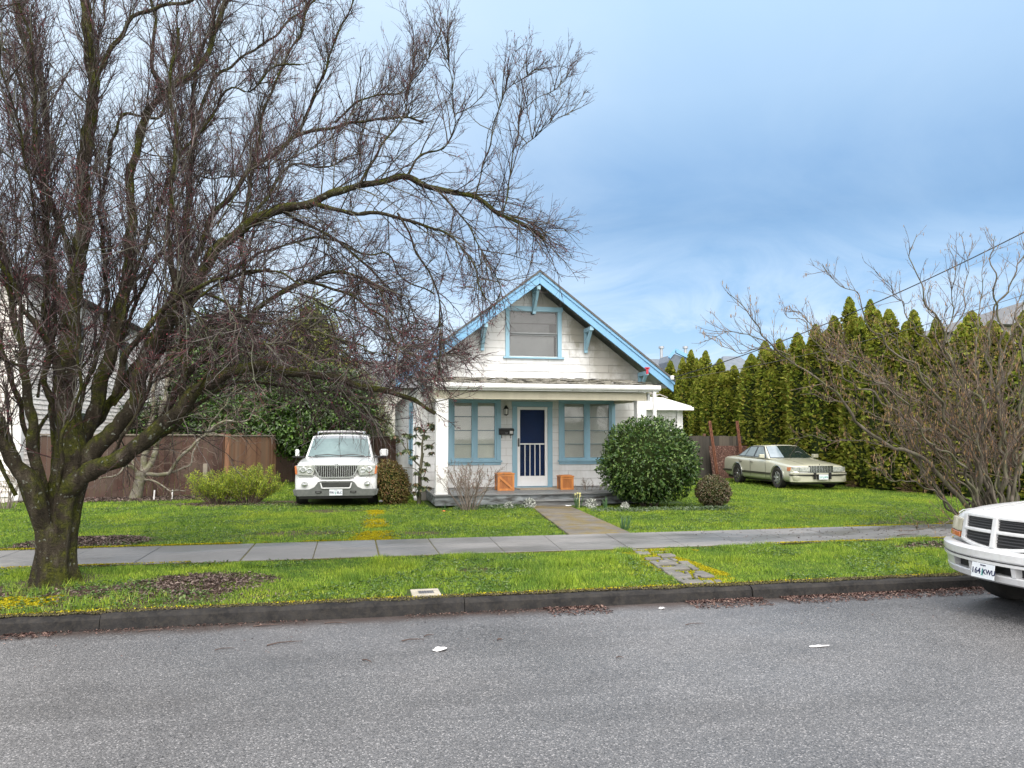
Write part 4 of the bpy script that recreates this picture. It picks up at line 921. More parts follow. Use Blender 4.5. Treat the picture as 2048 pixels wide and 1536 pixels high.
twig(858,1273,.10,.35,'short curved twig on the road above the straight twig by the paper')
twig(734,1324,.11,-.9,'lone twig on the road, lower left of the white paper scrap')
twig(570,1288,.30,.25,'forked reddish twig on the road left of the paper, pointing to the kerb')
twig(450,1300,.16,.15,'long thin twig on the left half of the road, nearest the camera',.004)
twig(672,1248,.22,-.2,'bent twig on the road in front of the kerb below the meter box')
twig(535,1253,.26,.02,'twig lying along the gutter below the bark chips')
twig(300,1263,.2,.1,'twig in the gutter right below the bare tree trunk')
twig(1000,1281,.05,.0,'tiny twig bit on the road right of the white paper',.009)
twig(1240,1317,.06,-.4,'tiny twig bit on the open road in the middle right',.005)
twig(1390,1250,.2,.05,'thin straight twig near the kerb between stepping stones and truck',.004)
_tw=twig(1850,1112,.5,.2,"dark bent twig lying across the sidewalk beside the truck",.008,None); _tw.location=(9.0,11.0,.178)
# ---------------- vehicles ----------------
def evalmesh(ob):
    dg=bpy.context.evaluated_depsgraph_get(); dg.update(); me=bpy.data.meshes.new_from_object(ob.evaluated_get(dg)); return me
def text_mesh(body,size,mat,depth=.0015,bold=0):
    cu=bpy.data.curves.new('txt','FONT'); cu.body=body; cu.size=size; cu.extrude=depth; cu.align_x='CENTER'; cu.align_y='CENTER'; cu.offset=bold
    ob=bpy.data.objects.new('txt',cu); COL.objects.link(ob); me=evalmesh(ob); bpy.data.objects.remove(ob); bpy.data.curves.remove(cu)
    me.materials.clear(); me.materials.append(mat); return me
def loft_body(name,stations,mat,cut,parent,subs=2,crease=None):
    mb=MB(); rings=[]
    for y,pts in stations:
        full=[(x,y+dy,z) for x,z,dy in pts]+[(-x,y+dy,z) for x,z,dy in reversed(pts[1:-1])]; rings.append(full)
    n=len(rings[0]); vs=[p for r_ in rings for p in r_]
    fs=[(i*n+k,i*n+(k+1)%n,(i+1)*n+(k+1)%n,(i+1)*n+k) for i in range(len(rings)-1) for k in range(n)]
    mb.add(vs,fs)
    h=(n-2)//2
    for base,fl in ((0,True),((len(rings)-1)*n,False)):
        for k in range(h):   # cap as quads between right and left halves
            a=[base+k,base+k+1,base+(n-k-1)%n,base+(n-k)%n]
            if k==0: a=[base,base+1,base+n-1]
            mb.add([],[]); mb.f.append(tuple(a if fl else reversed(a))); mb.m.append(0)
        a=[base+h,base+h+1,base+h+2]; mb.f.append(tuple(a if fl else reversed(a))); mb.m.append(0)
    me=mb.mesh(name,mat,recalc=True); ob=bpy.data.objects.new('tmp',me); COL.objects.link(ob)
    sm=ob.modifiers.new('s','SUBSURF'); sm.levels=subs; sm.render_levels=subs
    tmps=[]
    for (y,z,r,x0,x1) in cut:
        c=MB(); c.cyl((0,y,z),'x',r,x0,x1,40); cm=c.mesh('cut',mat,recalc=True); co_=bpy.data.objects.new('cut',cm); COL.objects.link(co_); tmps.append(co_)
        bo=ob.modifiers.new('b','BOOLEAN'); bo.operation='DIFFERENCE'; bo.object=co_; bo.solver='EXACT'
    out=evalmesh(ob); out.name=name
    for t_ in tmps+[ob]: bpy.data.objects.remove(t_)
    while len(out.materials)>1: out.materials.pop()
    out.polygons.foreach_set('use_smooth',[True]*len(out.polygons)); out.polygons.foreach_set('material_index',[0]*len(out.polygons))
    try: out.set_sharp_from_angle(angle=R(42))
    except Exception: pass
    return link(name,out,parent)
class GH:
    """greenhouse: 4 profile points (x,y,z,curve,crown)"""
    def __init__(s,pts): s.p=pts
    def P(s,u,j): x,y,z,c,k=s.p[j]; return np.array([u*x,y+c*u*u,z-k*u*u])
    def body(s,mat,parent,inner=None):
        mb=MB(); us=[-1,-.9,-.6,-.3,0,.3,.6,.9,1]; n=4
        for u in us: mb.v+= [tuple(s.P(u,j)) for j in range(4)]
        for i in range(len(us)-1):
            for j in range(4): mb.f.append((i*4+j,i*4+(j+1)%4,(i+1)*4+(j+1)%4,(i+1)*4+j)); mb.m.append(0)
        mb.f.append((0,1,2,3)); mb.f.append(tuple(reversed([32,33,34,35]))); mb.m+=[0,0]
        return mb.build('cabin',mat,parent,smooth=True,bevel=.035,seg=3,recalc=True)
    def front(s,name,ja,jb,mat,parent,u=.93,v0=.06,v1=.95,off=.006,d=.002,rounded=True):
        mb=MB(); us=np.linspace(-u,u,13); vs_=[v0,v0+(v1-v0)*.33,v0+(v1-v0)*.66,v1]; nrm=None
        A,B,C=s.P(0,ja),s.P(0,jb),s.P(.3,ja); nrm=np.cross(B-A,C-A); nrm/=np.linalg.norm(nrm)
        if nrm[1]*(1 if ja else -1)<0: nrm=-nrm
        if (ja==0 and nrm[1]>0): nrm=-nrm
        for o in (off,off-d*3):
            for uu in us:
                for v in vs_: mb.v.append(tuple(s.P(uu,ja)*(1-v)+s.P(uu,jb)*v+nrm*o))
        m_=len(vs_); N=len(us)*m_
        for i in range(len(us)-1):
            for j in range(m_-1): mb.f.append((i*m_+j,i*m_+j+1,(i+1)*m_+j+1,(i+1)*m_+j)); mb.m.append(0)
        mb.v=mb.v[:N]
        return mb.build(name,mat,parent,smooth=True,recalc=False)
    def side(s,name,polys,mat,parent,off=.006,signs=(-1,1)):
        for sg in signs:
            mb=MB()
            for poly in polys:
                vs=[]
                for y,v in poly:
                    xb,zb=s.p[0][0]*(1-v)+s.p[1][0]*v,s.p[0][2]-s.p[0][4]; xr,zr=s.p[3][0]*(1-v)+s.p[2][0]*v,s.p[3][2]-s.p[3][4]
                    y0=(s.p[0][1]+s.p[0][3])*(1-v)+(s.p[1][1]+s.p[1][3])*v; y1=(s.p[3][1]+s.p[3][3])*(1-v)+(s.p[2][1]+s.p[2][3])*v
                    k=(y-y0)/(y1-y0); x=xb*(1-k)+xr*k
                    za=(s.p[0][2]-s.p[0][4])*(1-v)+(s.p[1][2]-s.p[1][4])*v; zc=(s.p[3][2]-s.p[3][4])*(1-v)+(s.p[2][2]-s.p[2][4])*v
                    vs.append((sg*(x+off),y,za*(1-k)+zc*k+.0))
                n=len(vs); vs2=[(x_-sg*.01,y_,z_) for x_,y_,z_ in vs]
                mb.add(vs+vs2,[tuple(range(n)),tuple(range(2*n-1,n-1,-1))]+[(i,i+n,(i+1)%n+n,(i+1)%n) for i in range(n)])
            mb.build(name,mat,parent,recalc=True)
m_tyre=M('tyre_rubber',(.012,.012,.012),(.03,.028,.025),scale=8,rough=.85)
m_alloy=M('alloy',(.5,.51,.52),metal=.85,rough=.28)
m_chrome=M('chrome',(.55,.57,.59),metal=1,rough=.16)
m_blk=M('black_trim',(.010,.010,.011),rough=.45)
m_amber=M('amber_lens',(.50,.15,.045),rough=.2,coat=.5)
m_lens=M('headlight_lens',(.30,.33,.31),(.48,.50,.47),scale=14,rough=.12,coat=1.,spec=.8,c3=(.2,.22,.22),s3=22,f3=.6)
m_bulb=M('reflector',(.5,.53,.54),metal=.8,rough=.2)
def carglass(name,c,rough=.04,c2=None): return M(name,c,c2,scale=2.,rough=rough,coat=.25,spec=.55,detail=3)
m_cg=carglass('tinted_glass',(.02,.028,.028))
m_plate=M('plate_face',(.62,.68,.74),(.70,.74,.78),scale=20,rough=.4)
m_pink=M('plate_ink',(.015,.02,.07),rough=.5); m_pgreen=M('plate_green',(.05,.26,.22),(.16,.42,.42),scale=60,rough=.5)
def wheel(par,x,y,r,w,sg,spokes,rim_r,mat=None):
    W_=empty('wheel',(x,y,r)); W_.parent=par
    for k in ('label','category'): 
        if k in W_: del W_[k]
    g=MB(); g.lathe((0,0,0),'x',[(rim_r*.98,-w/2*sg),(r*.93,-w/2*sg),(r*.99,-w*.38*sg),(r,-w*.2*sg),(r,w*.2*sg),(r*.99,w*.38*sg),(r*.94,w/2*sg),(rim_r+.02,w/2*sg),(rim_r,w*.44*sg),(rim_r*.99,w*.1*sg)],36)
    for k in range(36):
        a=k*math.pi/18; 
    g.build('tyre',m_tyre,W_,smooth=True,recalc=True)
    g=MB(); f=w*.44*sg
    g.lathe((0,0,0),'x',[(rim_r,f),(rim_r*.93,f+.004*sg),(rim_r*.90,f-.03*sg),(rim_r*.88,-w*.1*sg)],32)
    g.lathe((0,0,0),'x',[(0,f+.012*sg),(rim_r*.16,f+.012*sg),(rim_r*.22,f+.002*sg),(rim_r*.26,f-.02*sg)],20)
    for k in range(spokes):
        a=2*math.pi*k/spokes+.2; c_,s_=math.cos(a),math.sin(a)
        g.obox((f-.012*sg,c_*rim_r*.15,s_*rim_r*.15),(f-.006*sg,c_*rim_r*.94,s_*rim_r*.94),rim_r*.30,.02,up=(1,0,0))
    g.build('rim',mat or m_alloy,W_,smooth=True,recalc=True)
    g=MB(); g.lathe((0,0,0),'x',[(rim_r*.9,-w*.12*sg),(0,-w*.12*sg)],24); g.lathe((0,0,0),'x',[(rim_r*.7,w*.02*sg),(0,w*.03*sg)],24); g.build('brake_disc',m_alloy if mat else m_blk,W_)
    return W_
def plate(par,loc,left,right,w_=.305,h_=.152,tilt=0,faded=False,rz=0,roll=0):
    o=bpy.data.objects.new('license_plate',None)
    g=MB(); g.box(-w_/2,w_/2,-.004,.002,-h_/2,h_/2); P_=g.build('license_plate',m_plate,par,bevel=.001,seg=1); P_.location=loc; P_.rotation_euler=(tilt,roll,rz)
    bpy.data.objects.remove(o)
    tm=lambda s_,sz,x,z,mat,name,b=.002: setattr_loc(link(name,text_mesh(s_,sz*.84,mat,.001,b),P_),(x,-.0055,z))
    if not faded:
        tm(left,.098,-.088,-.008,m_pink,'plate_digits'); tm(right,.084,.082,-.008,m_pink,'plate_letters'); tm('Oregon',.028,.0,.058,m_pink,'plate_heading',.0008)
    else:
        tm(left,.085,-.088,-.008,m_pgreen,'plate_digits'); tm(right,.085,.085,-.008,m_pgreen,'plate_letters')
    g=MB(); 
    for k,(ww,z0,z1) in enumerate(((.034,-.045,-.01),(.026,-.02,.012),(.018,.0,.034))): g.add([(-ww/2-.004,-.0062-.0003*k,z0),(ww/2-.004,-.0062-.0003*k,z0),(-.004,-.0062-.0003*k,z1)],[(0,1,2)])
    g.build('plate_fir_tree',m_pgreen,P_); return P_
def setattr_loc(o,loc): o.location=loc; o.rotation_euler=(R(90),0,0); return o
def prof(w,zb,zs,zt,dy=0,k=.93,mid=None,in_=.9):
    zm=mid if mid else (zb+zs)/2
    return [(0,zb,dy),(w*.55,zb,dy),(w*in_,zb,dy),(w*.995,zb+.10,dy),(w,zm,dy),(w*.985,zs-.07,dy),(w*k,zs,dy),(w*.55,zt-.012,dy),(0,zt,dy)]
# ---- white SUV seen head-on ----
m_wpaint=M('white_car_paint',(.64,.66,.68),rough=.32,coat=.8,spec=.5)
SU=empty('parked_suv',(-.31,18.42,GZ+.0),R(-2.0),label='white SUV with a chrome vertical bar grille parked head-on beside the house',cat='SUV')
SU.scale=(.985,1,.94)
sts=[(.00,prof(.72,.40,.60,.64)),(.03,prof(.86,.33,.66,.70)),(.07,prof(.93,.29,.74,.77)),(.10,prof(.955,.27,.96,1.0)),(.16,prof(.97,.26,1.05,1.08)),(.30,prof(.985,.26,1.09,1.12)),
 (.7,prof(1.0,.28,1.12,1.17)),(1.25,prof(1.0,.30,1.16,1.22)),(1.5,prof(1.0,.30,1.18,1.2)),(3.,prof(1.0,.30,1.20,1.22)),(4.6,prof(1.0,.32,1.20,1.22)),(5.05,prof(.97,.34,1.19,1.21)),(5.2,prof(.92,.42,1.1,1.12)),(5.22,prof(.85,.46,1.05,1.06))]
cuts=[(.98,.38,.46,.74,1.2),(.98,.38,.46,-1.2,-.74),(4.0,.38,.46,.74,1.2),(4.0,.38,.46,-1.2,-.74)]
loft_body('body',sts,m_wpaint,cuts,SU)
gh_=GH([(.86,1.32,1.17,.10,.0),(.73,2.05,1.80,.10,.035),(.73,4.75,1.84,-.05,.035),(.90,5.08,1.18,-.05,.0)])
gh_.body(m_wpaint,SU)
m_ws=carglass('reflective_windshield',(.06,.11,.12),.08,(.11,.18,.19)); m_wst=carglass('tint_band',(.16,.19,.22),.08)  # teal windshield base paints in the sky reflection on wet, dusty glass
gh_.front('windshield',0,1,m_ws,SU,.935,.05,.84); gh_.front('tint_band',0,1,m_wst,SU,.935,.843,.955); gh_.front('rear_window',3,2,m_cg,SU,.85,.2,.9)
gh_.side('side_window',[[(1.95,.12),(2.95,.12),(2.95,.86),(2.42,.86)],[(3.05,.12),(3.85,.12),(3.85,.86),(3.05,.86)],[(3.95,.12),(4.8,.12),(4.65,.86),(3.95,.86)]],m_cg,SU)
g=MB()
g.box(-.42,.42,2.3,2.35,1.885,1.90); 
for x in (-.60,.60):
    g.tube([(x,2.1,1.82),(x,2.2,1.875),(x,4.6,1.895),(x,4.75,1.84)],.022,8)
g.tube([(-.60,2.32,1.875),(0,2.30,1.90),(.60,2.32,1.875)],.022,6); g.tube([(-.60,4.3,1.89),(.60,4.3,1.89)],.022,6)
g.build('roof_rack',m_alloy,SU,smooth=True)
g=MB(); g.box(-.50,.50,2.26,2.30,1.845,1.875); g.box(-.57,.57,2.31,2.36,1.895,1.92); g.build('wind_deflector',M('smoke_plastic',(.10,.10,.11),rough=.3),SU,bevel=.005,seg=1)
g=MB(); n=15
poly=[(-.50,1.035),(.50,1.035),(.52,1.0),(.40,.77),(.33,.735),(-.33,.735),(-.40,.77),(-.52,1.0)]
g.prism(poly,'y',.005,.12); GR=g.build('grille',m_blk,SU)
g=MB()
for i in range(-9,10):
    x=i*.05; zt=1.02; zb=.75 if abs(x)<.36 else .75+(abs(x)-.36)*2.0
    g.box(x-.0065,x+.0065,-.012,.0,zb,zt)
pp=[(x,-.012,z) for x,z in poly]; 
for a,b in zip(pp,pp[1:]+pp[:1]): g.obox(a,b,.028,.035,up=(0,1,0))
g.build('grille_chrome',m_chrome,GR)
g=MB()
for s_ in (-1,1): g.tube([(s_*.015,-.03,.99),(s_*.018,-.03,1.03),(s_*.045,-.03,1.09)],.008,5)
g.obox((-.014,-.035,.96),(-.014,-.035,1.075),.012,.012); g.obox((.014,-.035,.96),(.014,-.035,1.075),.012,.012); g.build('hood_emblem',m_chrome,SU)
for s_ in (-1,1):
    HL=MB(); HL.prism([(s_*.545,.775),(s_*.93,.80),(s_*.955,1.03),(s_*.50,1.05),(s_*.47,1.0)],'y',-.002,.2); h_=HL.build('headlight',m_lens,SU,bevel=.012,seg=2,recalc=True)
    g=MB(); g.prism([(s_*.895,.81),(s_*.945,.815),(s_*.966,1.018),(s_*.925,1.025),(s_*.91,.95)],'y',-.009,.22); g.build('turn_signal',m_amber,h_,bevel=.006,seg=1,recalc=True)
    g=MB(); 
    for cx_,cz_,rr_ in ((.62,.90,.07),(.77,.92,.082)): g.lathe((s_*cx_,-.003,cz_),'y',[(rr_,0),(rr_*.85,-.006),(rr_*.5,-.002),(0,-.004)],18)
    g.build('reflector',m_bulb,h_,smooth=True)
    g=MB(); g.lathe((s_*.73,-.005,.56),'y',[(.075,.05),(.075,-.004),(.058,-.006),(.058,.02)],20); fo=g.build('fog_lamp',M('fog_surround',(.30,.32,.32),rough=.4),SU,smooth=True)
    g=MB(); g.lathe((s_*.73,-.004,.56),'y',[(.056,0),(.04,-.006),(0,-.008)],18); g.build('fog_lens',m_bulb,fo,smooth=True)
m_clad=M('grey_cladding',(.085,.095,.09),(.12,.13,.125),scale=10,rough=.6)
g=MB(); g.prism([(-.90,.27),(.90,.27),(.95,.44),(.62,.445),(.50,.50),(.42,.62),(.36,.645),(-.36,.645),(-.42,.62),(-.50,.50),(-.62,.445),(-.95,.44)],'y',-.018,.12)
CLD=g.build('bumper_cladding',m_clad,SU,bevel=.012,seg=2,recalc=True)
for s_ in (-1,1):
    g=MB(); g.prism([(s_*.86,.275),(s_*.965,.285),(s_*1.0,.43),(s_*.93,.445)],'y',-.0,.40); g.build('bumper_corner',m_clad,SU,bevel=.012,seg=1,recalc=True)
g=MB(); g.prism([(-.345,.605),(.345,.605),(.31,.485),(-.31,.485)],'y',-.028,-.0); 
IN=g.build('lower_intake',m_blk,SU); g=MB()
for z in (.515,.545,.575): g.box(-.32,.32,-.032,-.0285,z-.004,z+.004)
g.build('intake_slats',m_clad,IN)
g=MB(); 
for a,b in (((-.36,.60),(-.325,.47)),((-.325,.47),(.325,.47)),((.325,.47),(.36,.60))): g.obox((a[0],-.03,a[1]),(b[0],-.03,b[1]),.03,.024,up=(0,1,0))
g.build('intake_surround',m_wpaint,IN,bevel=.006,seg=2)
for s_ in (-1,1):
    g=MB(); g.box(s_*.33,s_*.48,-.026,-.012,.345,.40); tw=g.build('tow_hook',m_blk,SU,bevel=.01,seg=1); g=MB(); g.box(s_*.36,s_*.45,-.05,-.0265,.362,.378); g.build('hook',m_clad,tw)
g=MB(); g.box(-.86,.86,.04,.9,.20,.268); g.build('air_dam',m_blk,SU,bevel=.01,seg=1)
plate(SU,(-.0,-.045,.365),'891','ELC')
for s_ in (-1,1):
    mr=MB(); mr.add([],[]); g=MB(); wm=1.0 if s_>0 else .45; g.prism([(s_*1.03,1.22),(s_*(1.03+.20*wm),1.22),(s_*(1.03+.215*wm),1.38),(s_*(1.03+.18*wm),1.41),(s_*1.05,1.41),(s_*1.025,1.36)],'y',1.60,1.72); M_=g.build('wing_mirror',m_wpaint,SU,bevel=.02,seg=2,recalc=True)
    g=MB(); g.box(s_*.9,s_*1.2,1.63,1.70,1.175,1.218); g.build('mirror_arm',m_blk,M_,bevel=.008,seg=1)
g=MB()
for xa,xb,zz in ((-.62,.05,0),(.02,.62,0)): g.tube([(xa,1.40+.07*(xa/.86)**2-.03,1.245),((xa+xb)/2,1.36,1.275),(xb,1.335,1.235)],.011,5)
g.tube([(-.78,1.42,1.212),(0,1.30,1.205),(.78,1.42,1.212)],.012,5); g.build('wipers',m_blk,SU)
g=MB()
for s_ in (-1,1): g.tube([(s_*.50,.17,1.085),(s_*.60,.7,1.175),(s_*.68,1.25,1.222)],.007,4); 
g.tube([(-.5,.12,1.062),(0,.085,1.055),(.5,.12,1.062)],.006,4)
g.build('hood_seam',M('seam_grey',(.35,.36,.37)),SU)
for s_ in (-1,1):
    for yy in (.98,4.0): wheel(SU,s_*.865,yy,.385,.25,s_,7,.225)
g=MB(); g.box(-.8,.8,.4,4.9,.22,.5); g.build('chassis',m_blk,SU)
# ---- champagne sedan ----
m_champ=M('champagne_paint',(.50,.50,.40),rough=.28,coat=.8,metal=.25)
SE=empty('parked_sedan',(14.16,20.95,GZ+.01),R(-3.0),label='pale champagne green sedan with an egg crate grille parked by the hedge',cat='car')
sts=[(.00,prof(.66,.30,.50,.54)),(.03,prof(.80,.24,.55,.58)),(.08,prof(.88,.21,.60,.63)),(.13,prof(.90,.20,.70,.73)),(.22,prof(.92,.20,.74,.78)),(.6,prof(.935,.20,.78,.845)),(1.3,prof(.94,.20,.84,.925)),(1.62,prof(.94,.20,.87,.95)),
 (2.6,prof(.94,.20,.89,.93)),(3.8,prof(.94,.20,.92,.95)),(4.2,prof(.93,.21,.93,.98)),(4.85,prof(.90,.24,.92,.96)),(5.05,prof(.86,.28,.88,.92)),(5.1,prof(.78,.34,.80,.83))]
cuts=[(.98,.33,.375,.72,1.2),(.98,.33,.375,-1.2,-.72),(3.80,.33,.375,.72,1.2),(3.80,.33,.375,-1.2,-.72)]
loft_body('body',sts,m_champ,cuts,SE)
gs=GH([(.82,1.58,.90,.13,.0),(.60,2.35,1.355,.08,.03),(.60,3.30,1.345,-.06,.03),(.80,4.22,.93,-.08,.0)])
gs.body(m_champ,SE)
m_sws=carglass('sedan_windshield',(.012,.02,.018)); m_refl=carglass('painted_reflection',(.17,.22,.26),.1,(.24,.29,.33)); m_ssg=carglass('sedan_side_glass',(.13,.16,.16),.05,(.20,.24,.24))
gs.front('windshield',0,1,m_sws,SE,.94,.05,.93)
# pale sheet over the left part of the glass, painting in its reflection
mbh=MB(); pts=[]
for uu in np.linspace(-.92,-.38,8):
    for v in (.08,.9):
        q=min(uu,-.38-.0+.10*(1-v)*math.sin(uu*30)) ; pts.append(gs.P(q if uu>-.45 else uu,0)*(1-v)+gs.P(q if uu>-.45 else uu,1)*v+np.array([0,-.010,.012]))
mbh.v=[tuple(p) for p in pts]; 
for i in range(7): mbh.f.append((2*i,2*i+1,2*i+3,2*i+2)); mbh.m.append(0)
mbh.build('windshield_reflection',m_refl,SE,smooth=True)
gs.front('rear_window',3,2,m_cg,SE,.9,.08,.92)
gs.side('side_window',[[(1.98,.12),(2.74,.12),(2.74,.90),(2.42,.90)],[(2.84,.12),(3.42,.12),(3.30,.90),(2.84,.90)],[(3.47,.12),(3.92,.12),(3.37,.88)]],m_ssg,SE)
gs.side('window_frame',[[(1.88,.06),(4.02,.06),(3.36,.96),(2.38,.96)]],m_blk,SE,off=.002)
m_dmo=M('dark_moulding',(.035,.035,.025),rough=.4)
for s_ in (-1,1):
    for ya,yb in ((1.38,3.40),(4.2,4.9)):
        g=MB(); g.box(s_*.925,s_*.957,ya,yb,.40,.47); g.build('side_moulding',m_dmo,SE)
g=MB(); 
def bumper(x0,x1,z0,z1,out,mat,par,name,c=.20,wmax=.95,yo=-.035):
    m=MB(); xs_=np.linspace(x0,x1,17); f=lambda x: yo+c*(abs(x)/wmax)**5
    for o in (0,):
        vs=[]; 
        for x in xs_: vs+=[(x,f(x)-out,z0),(x,f(x)-out,z1),(x,f(x)+.06,z1),(x,f(x)+.06,z0)]
        fs=[]
        for i in range(16):
            for j in range(4): fs.append((i*4+j,i*4+(j+1)%4,(i+1)*4+(j+1)%4,(i+1)*4+j))
        fs+=[(0,1,2,3),tuple(reversed([64,65,66,67]))]; m.add(vs,fs)
    return m.build(name,mat,par,smooth=False,bevel=.01,seg=1,recalc=True)
B1=bumper(-.945,.945,.47,.52,.015,m_champ,SE,'front_bumper'); bumper(-.95,.95,.435,.468,.022,m_blk,B1,'bumper_strip'); bumper(-.95,.95,.521,.535,.02,m_chrome,B1,'bumper_chrome'); bumper(-.93,.93,.24,.43,.0,m_champ,B1,'lower_valance',yo=-.02)
g=MB(); g.box(-.36,.36,-.04,.1,.545,.735); GR=g.build('grille',m_blk,SE); g=MB()
for i in range(9): x=-.36+i*.09; g.box(x-.008,x+.008,-.056,-.041,.545,.735)
for i in range(6): z=.545+i*.038; g.box(-.366,.366,-.054,-.0415,z-.006,z+.006)
g.build('grille_chrome',m_chrome,GR)
for s_ in (-1,1):
    g=MB(); g.prism([(s_*.38,-.035),(s_*.72,.0),(s_*.72,.1),(s_*.38,.1)],'z',.56,.70); h_=g.build('headlight',m_lens,SE,bevel=.006,seg=1,recalc=True)
    g=MB(); g.prism([(s_*.725,.02),(s_*.86,.10),(s_*.91,.30),(s_*.85,.30),(s_*.725,.1)],'z',.565,.695); g.build('corner_lens',m_lens,h_,recalc=True)
    g=MB(); g.prism([(s_*.915,.22),(s_*.935,.36),(s_*.88,.36),(s_*.88,.2)],'z',.57,.69); g.build('turn_signal',m_amber,h_,recalc=True)
    g=MB(); g.box(s_*.22,s_*.28,-.11,-.02,.33,.54); g.build('bumper_guard',m_blk,SE,bevel=.01,seg=1)
    g=MB(); g.prism([(s_*.88,1.86),(s_*1.05,1.88),(s_*1.04,1.98),(s_*.86,2.0)],'z',.93,1.05); g.build('wing_mirror',m_champ,SE,bevel=.02,seg=2,recalc=True)
    for yy in (.98,3.80): wheel(SE,s_*.84,yy,.325,.22,s_,7,.20,m_chrome)
    g=MB()
    for yy in (2.79,3.62,1.72): g.box(s_*.938,s_*.943,yy,yy+.008,.30,.86)
    for yy in (2.60,3.42): g.box(s_*.94,s_*.965,yy,yy+.14,.76,.785)
    g.build('door_handle',m_blk,SE)
    g=MB(); k_=[]
    for (yc) in (.98,3.80):
        pts=[(s_*.945,yc+.395*math.cos(a),.33+.395*math.sin(a)) for a in np.linspace(R(-8),R(188),20)]; g.tube(pts,.012,5)
    g.build('wheel_arch_lip',m_chrome,SE,smooth=True)
g=MB(); g.tube([(-.45,.25,.79),(-.5,1.0,.89),(-.56,1.6,.955)],.005,4); g.tube([(.45,.25,.79),(.5,1.0,.89),(.56,1.6,.955)],.005,4); g.tube([(0,.08,.75),(0,.08,.80)],.012,6); g.build('hood_seam',M('champagne_shade',(.2,.2,.15)),SE)
g=MB(); g.tube([(.35,1.9,1.0)]+[(.35+.17*math.cos(a),1.9+.06*math.sin(a),1.0+.13*math.sin(a)) for a in np.linspace(0,2*math.pi,14)],.012,5); g.build('steering_wheel',m_clad,SE)
plate(SE,(.0,-.13,.40),'227','BFK',faded=True); g=MB(); g.box(-.16,.16,-.12,-.04,.32,.48); g.build('plate_bracket',m_blk,SE)
g=MB(); g.box(-.75,.75,.3,4.9,.16,.35); g.build('chassis',m_blk,SE)
g=MB(); g.tube([(.7,4.3,.95),(.72,4.35,1.25)],.004,4); g.build('aerial',m_blk,SE)
# ---- white truck cut off at the right edge ----
m_wdirty=M('dirty_white_paint',(.66,.68,.70),(.58,.59,.61),scale=2.5,rough=.35,coat=.6,c3=(.42,.41,.38),s3=14,f3=.22)
TK=empty('parked_truck',(6.20,6.42,.0),R(-90),label='white truck with a four hole grille, cut off by the right edge of the photo',cat='truck')
PC=.30
def tprof(y0,w,zb,zs,zt,k=.93): return (y0,[(x,z,PC*(abs(x)/.9)**2.2 if y0<.5 else 0) for x,z,_ in prof(w,zb,zs,zt,k=k)])
sts=[tprof(.06,.80,.44,.62,.66),tprof(.05,.86,.42,.70,.74),tprof(.07,.87,.42,.90,.95,.9),tprof(.12,.875,.40,.985,1.02,.86),tprof(.24,.88,.36,1.01,1.055,.86)]
sts+=[(.62,prof(.90,.34,1.03,1.10)),(1.0,prof(.905,.34,1.05,1.135)),(1.45,prof(.905,.34,1.07,1.15)),(1.6,prof(.905,.34,1.08,1.12)),(3.2,prof(.905,.34,1.10,1.12)),(4.8,prof(.905,.36,1.10,1.12)),(4.95,prof(.89,.40,1.06,1.08)),(5.0,prof(.85,.46,1.0,1.02))]
cuts=[(.98,.37,.44,.68,1.2),(.98,.37,.44,-1.2,-.68),(3.9,.37,.44,.68,1.2),(3.9,.37,.44,-1.2,-.68)]
loft_body('body',sts,m_wdirty,cuts,TK)
gt=GH([(.80,1.42,1.09,.12,.0),(.62,2.15,1.66,.08,.03),(.62,4.6,1.70,-.04,.03),(.82,4.9,1.09,-.04,.0)]); gt.body(m_wdirty,TK); gt.front('windshield',0,1,m_cg,TK,.93,.06,.93); gt.front('rear_window',3,2,m_cg,TK,.85,.2,.9)
gt.side('side_window',[[(2.0,.12),(2.95,.12),(2.95,.86),(2.45,.86)],[(3.05,.12),(3.8,.12),(3.8,.86),(3.05,.86)],[(3.9,.12),(4.6,.12),(4.5,.86),(3.9,.86)]],m_cg,TK)
def tp(x,z,off=0): # curved, leaning front skin
    return (x,.035+PC*(abs(x)/.9)**2.2+max(0,z-.70)*.22-off,z)
def band(mb,x0,x1,zf0,zf1,off,dep,n=10):
    """curved bar: zf0(x), zf1(x) lower and upper edges"""
    c0=zf0 if callable(zf0) else (lambda x:zf0); c1=zf1 if callable(zf1) else (lambda x:zf1); xs_=np.linspace(x0,x1,n+1); vs=[]
    for x in xs_:
        a=tp(x,c0(x),off); b=tp(x,c1(x),off); vs+=[a,b,(b[0],b[1]+dep,b[2]),(a[0],a[1]+dep,a[2])]
    fs=[(i*4+j,i*4+(j+1)%4,(i+1)*4+(j+1)%4,(i+1)*4+j) for i in range(n) for j in range(4)]+[(0,1,2,3),(n*4+3,n*4+2,n*4+1,n*4)]
    mb.add(vs,fs)
g=MB(); band(g,-.43,.43,.715,.985,.012,.03); GRT=g.build('grille',m_blk,TK,recalc=True)
g=MB()
gt0=lambda x:.700+.0*abs(x); 
lowf=lambda x:.705+.06*(abs(x)/.46)**2
band(g,-.47,.47,lambda x:lowf(x)-.035,lowf,.045,.06,14); band(g,-.46,.46,.975,1.008,.040,.07,14); band(g,-.44,.44,lambda x:.835,lambda x:.868,.046,.05,14)
band(g,-.028,.028,.70,1.0,.052,.06,3)
for s_ in (-1,1):
    band(g,s_*.405,s_*.475,.745,1.0,.042,.06,3)
g.build('grille_surround',m_wdirty,GRT,bevel=.010,seg=2,recalc=True)
g=MB()
for z in (.745,.775,.805,.89,.915,.94,.96): band(g,-.41,.41,z-.004,z+.004,.022,.01,8)
g.build('grille_slats',M('dark_slats',(.05,.05,.055),rough=.4),GRT,recalc=True)
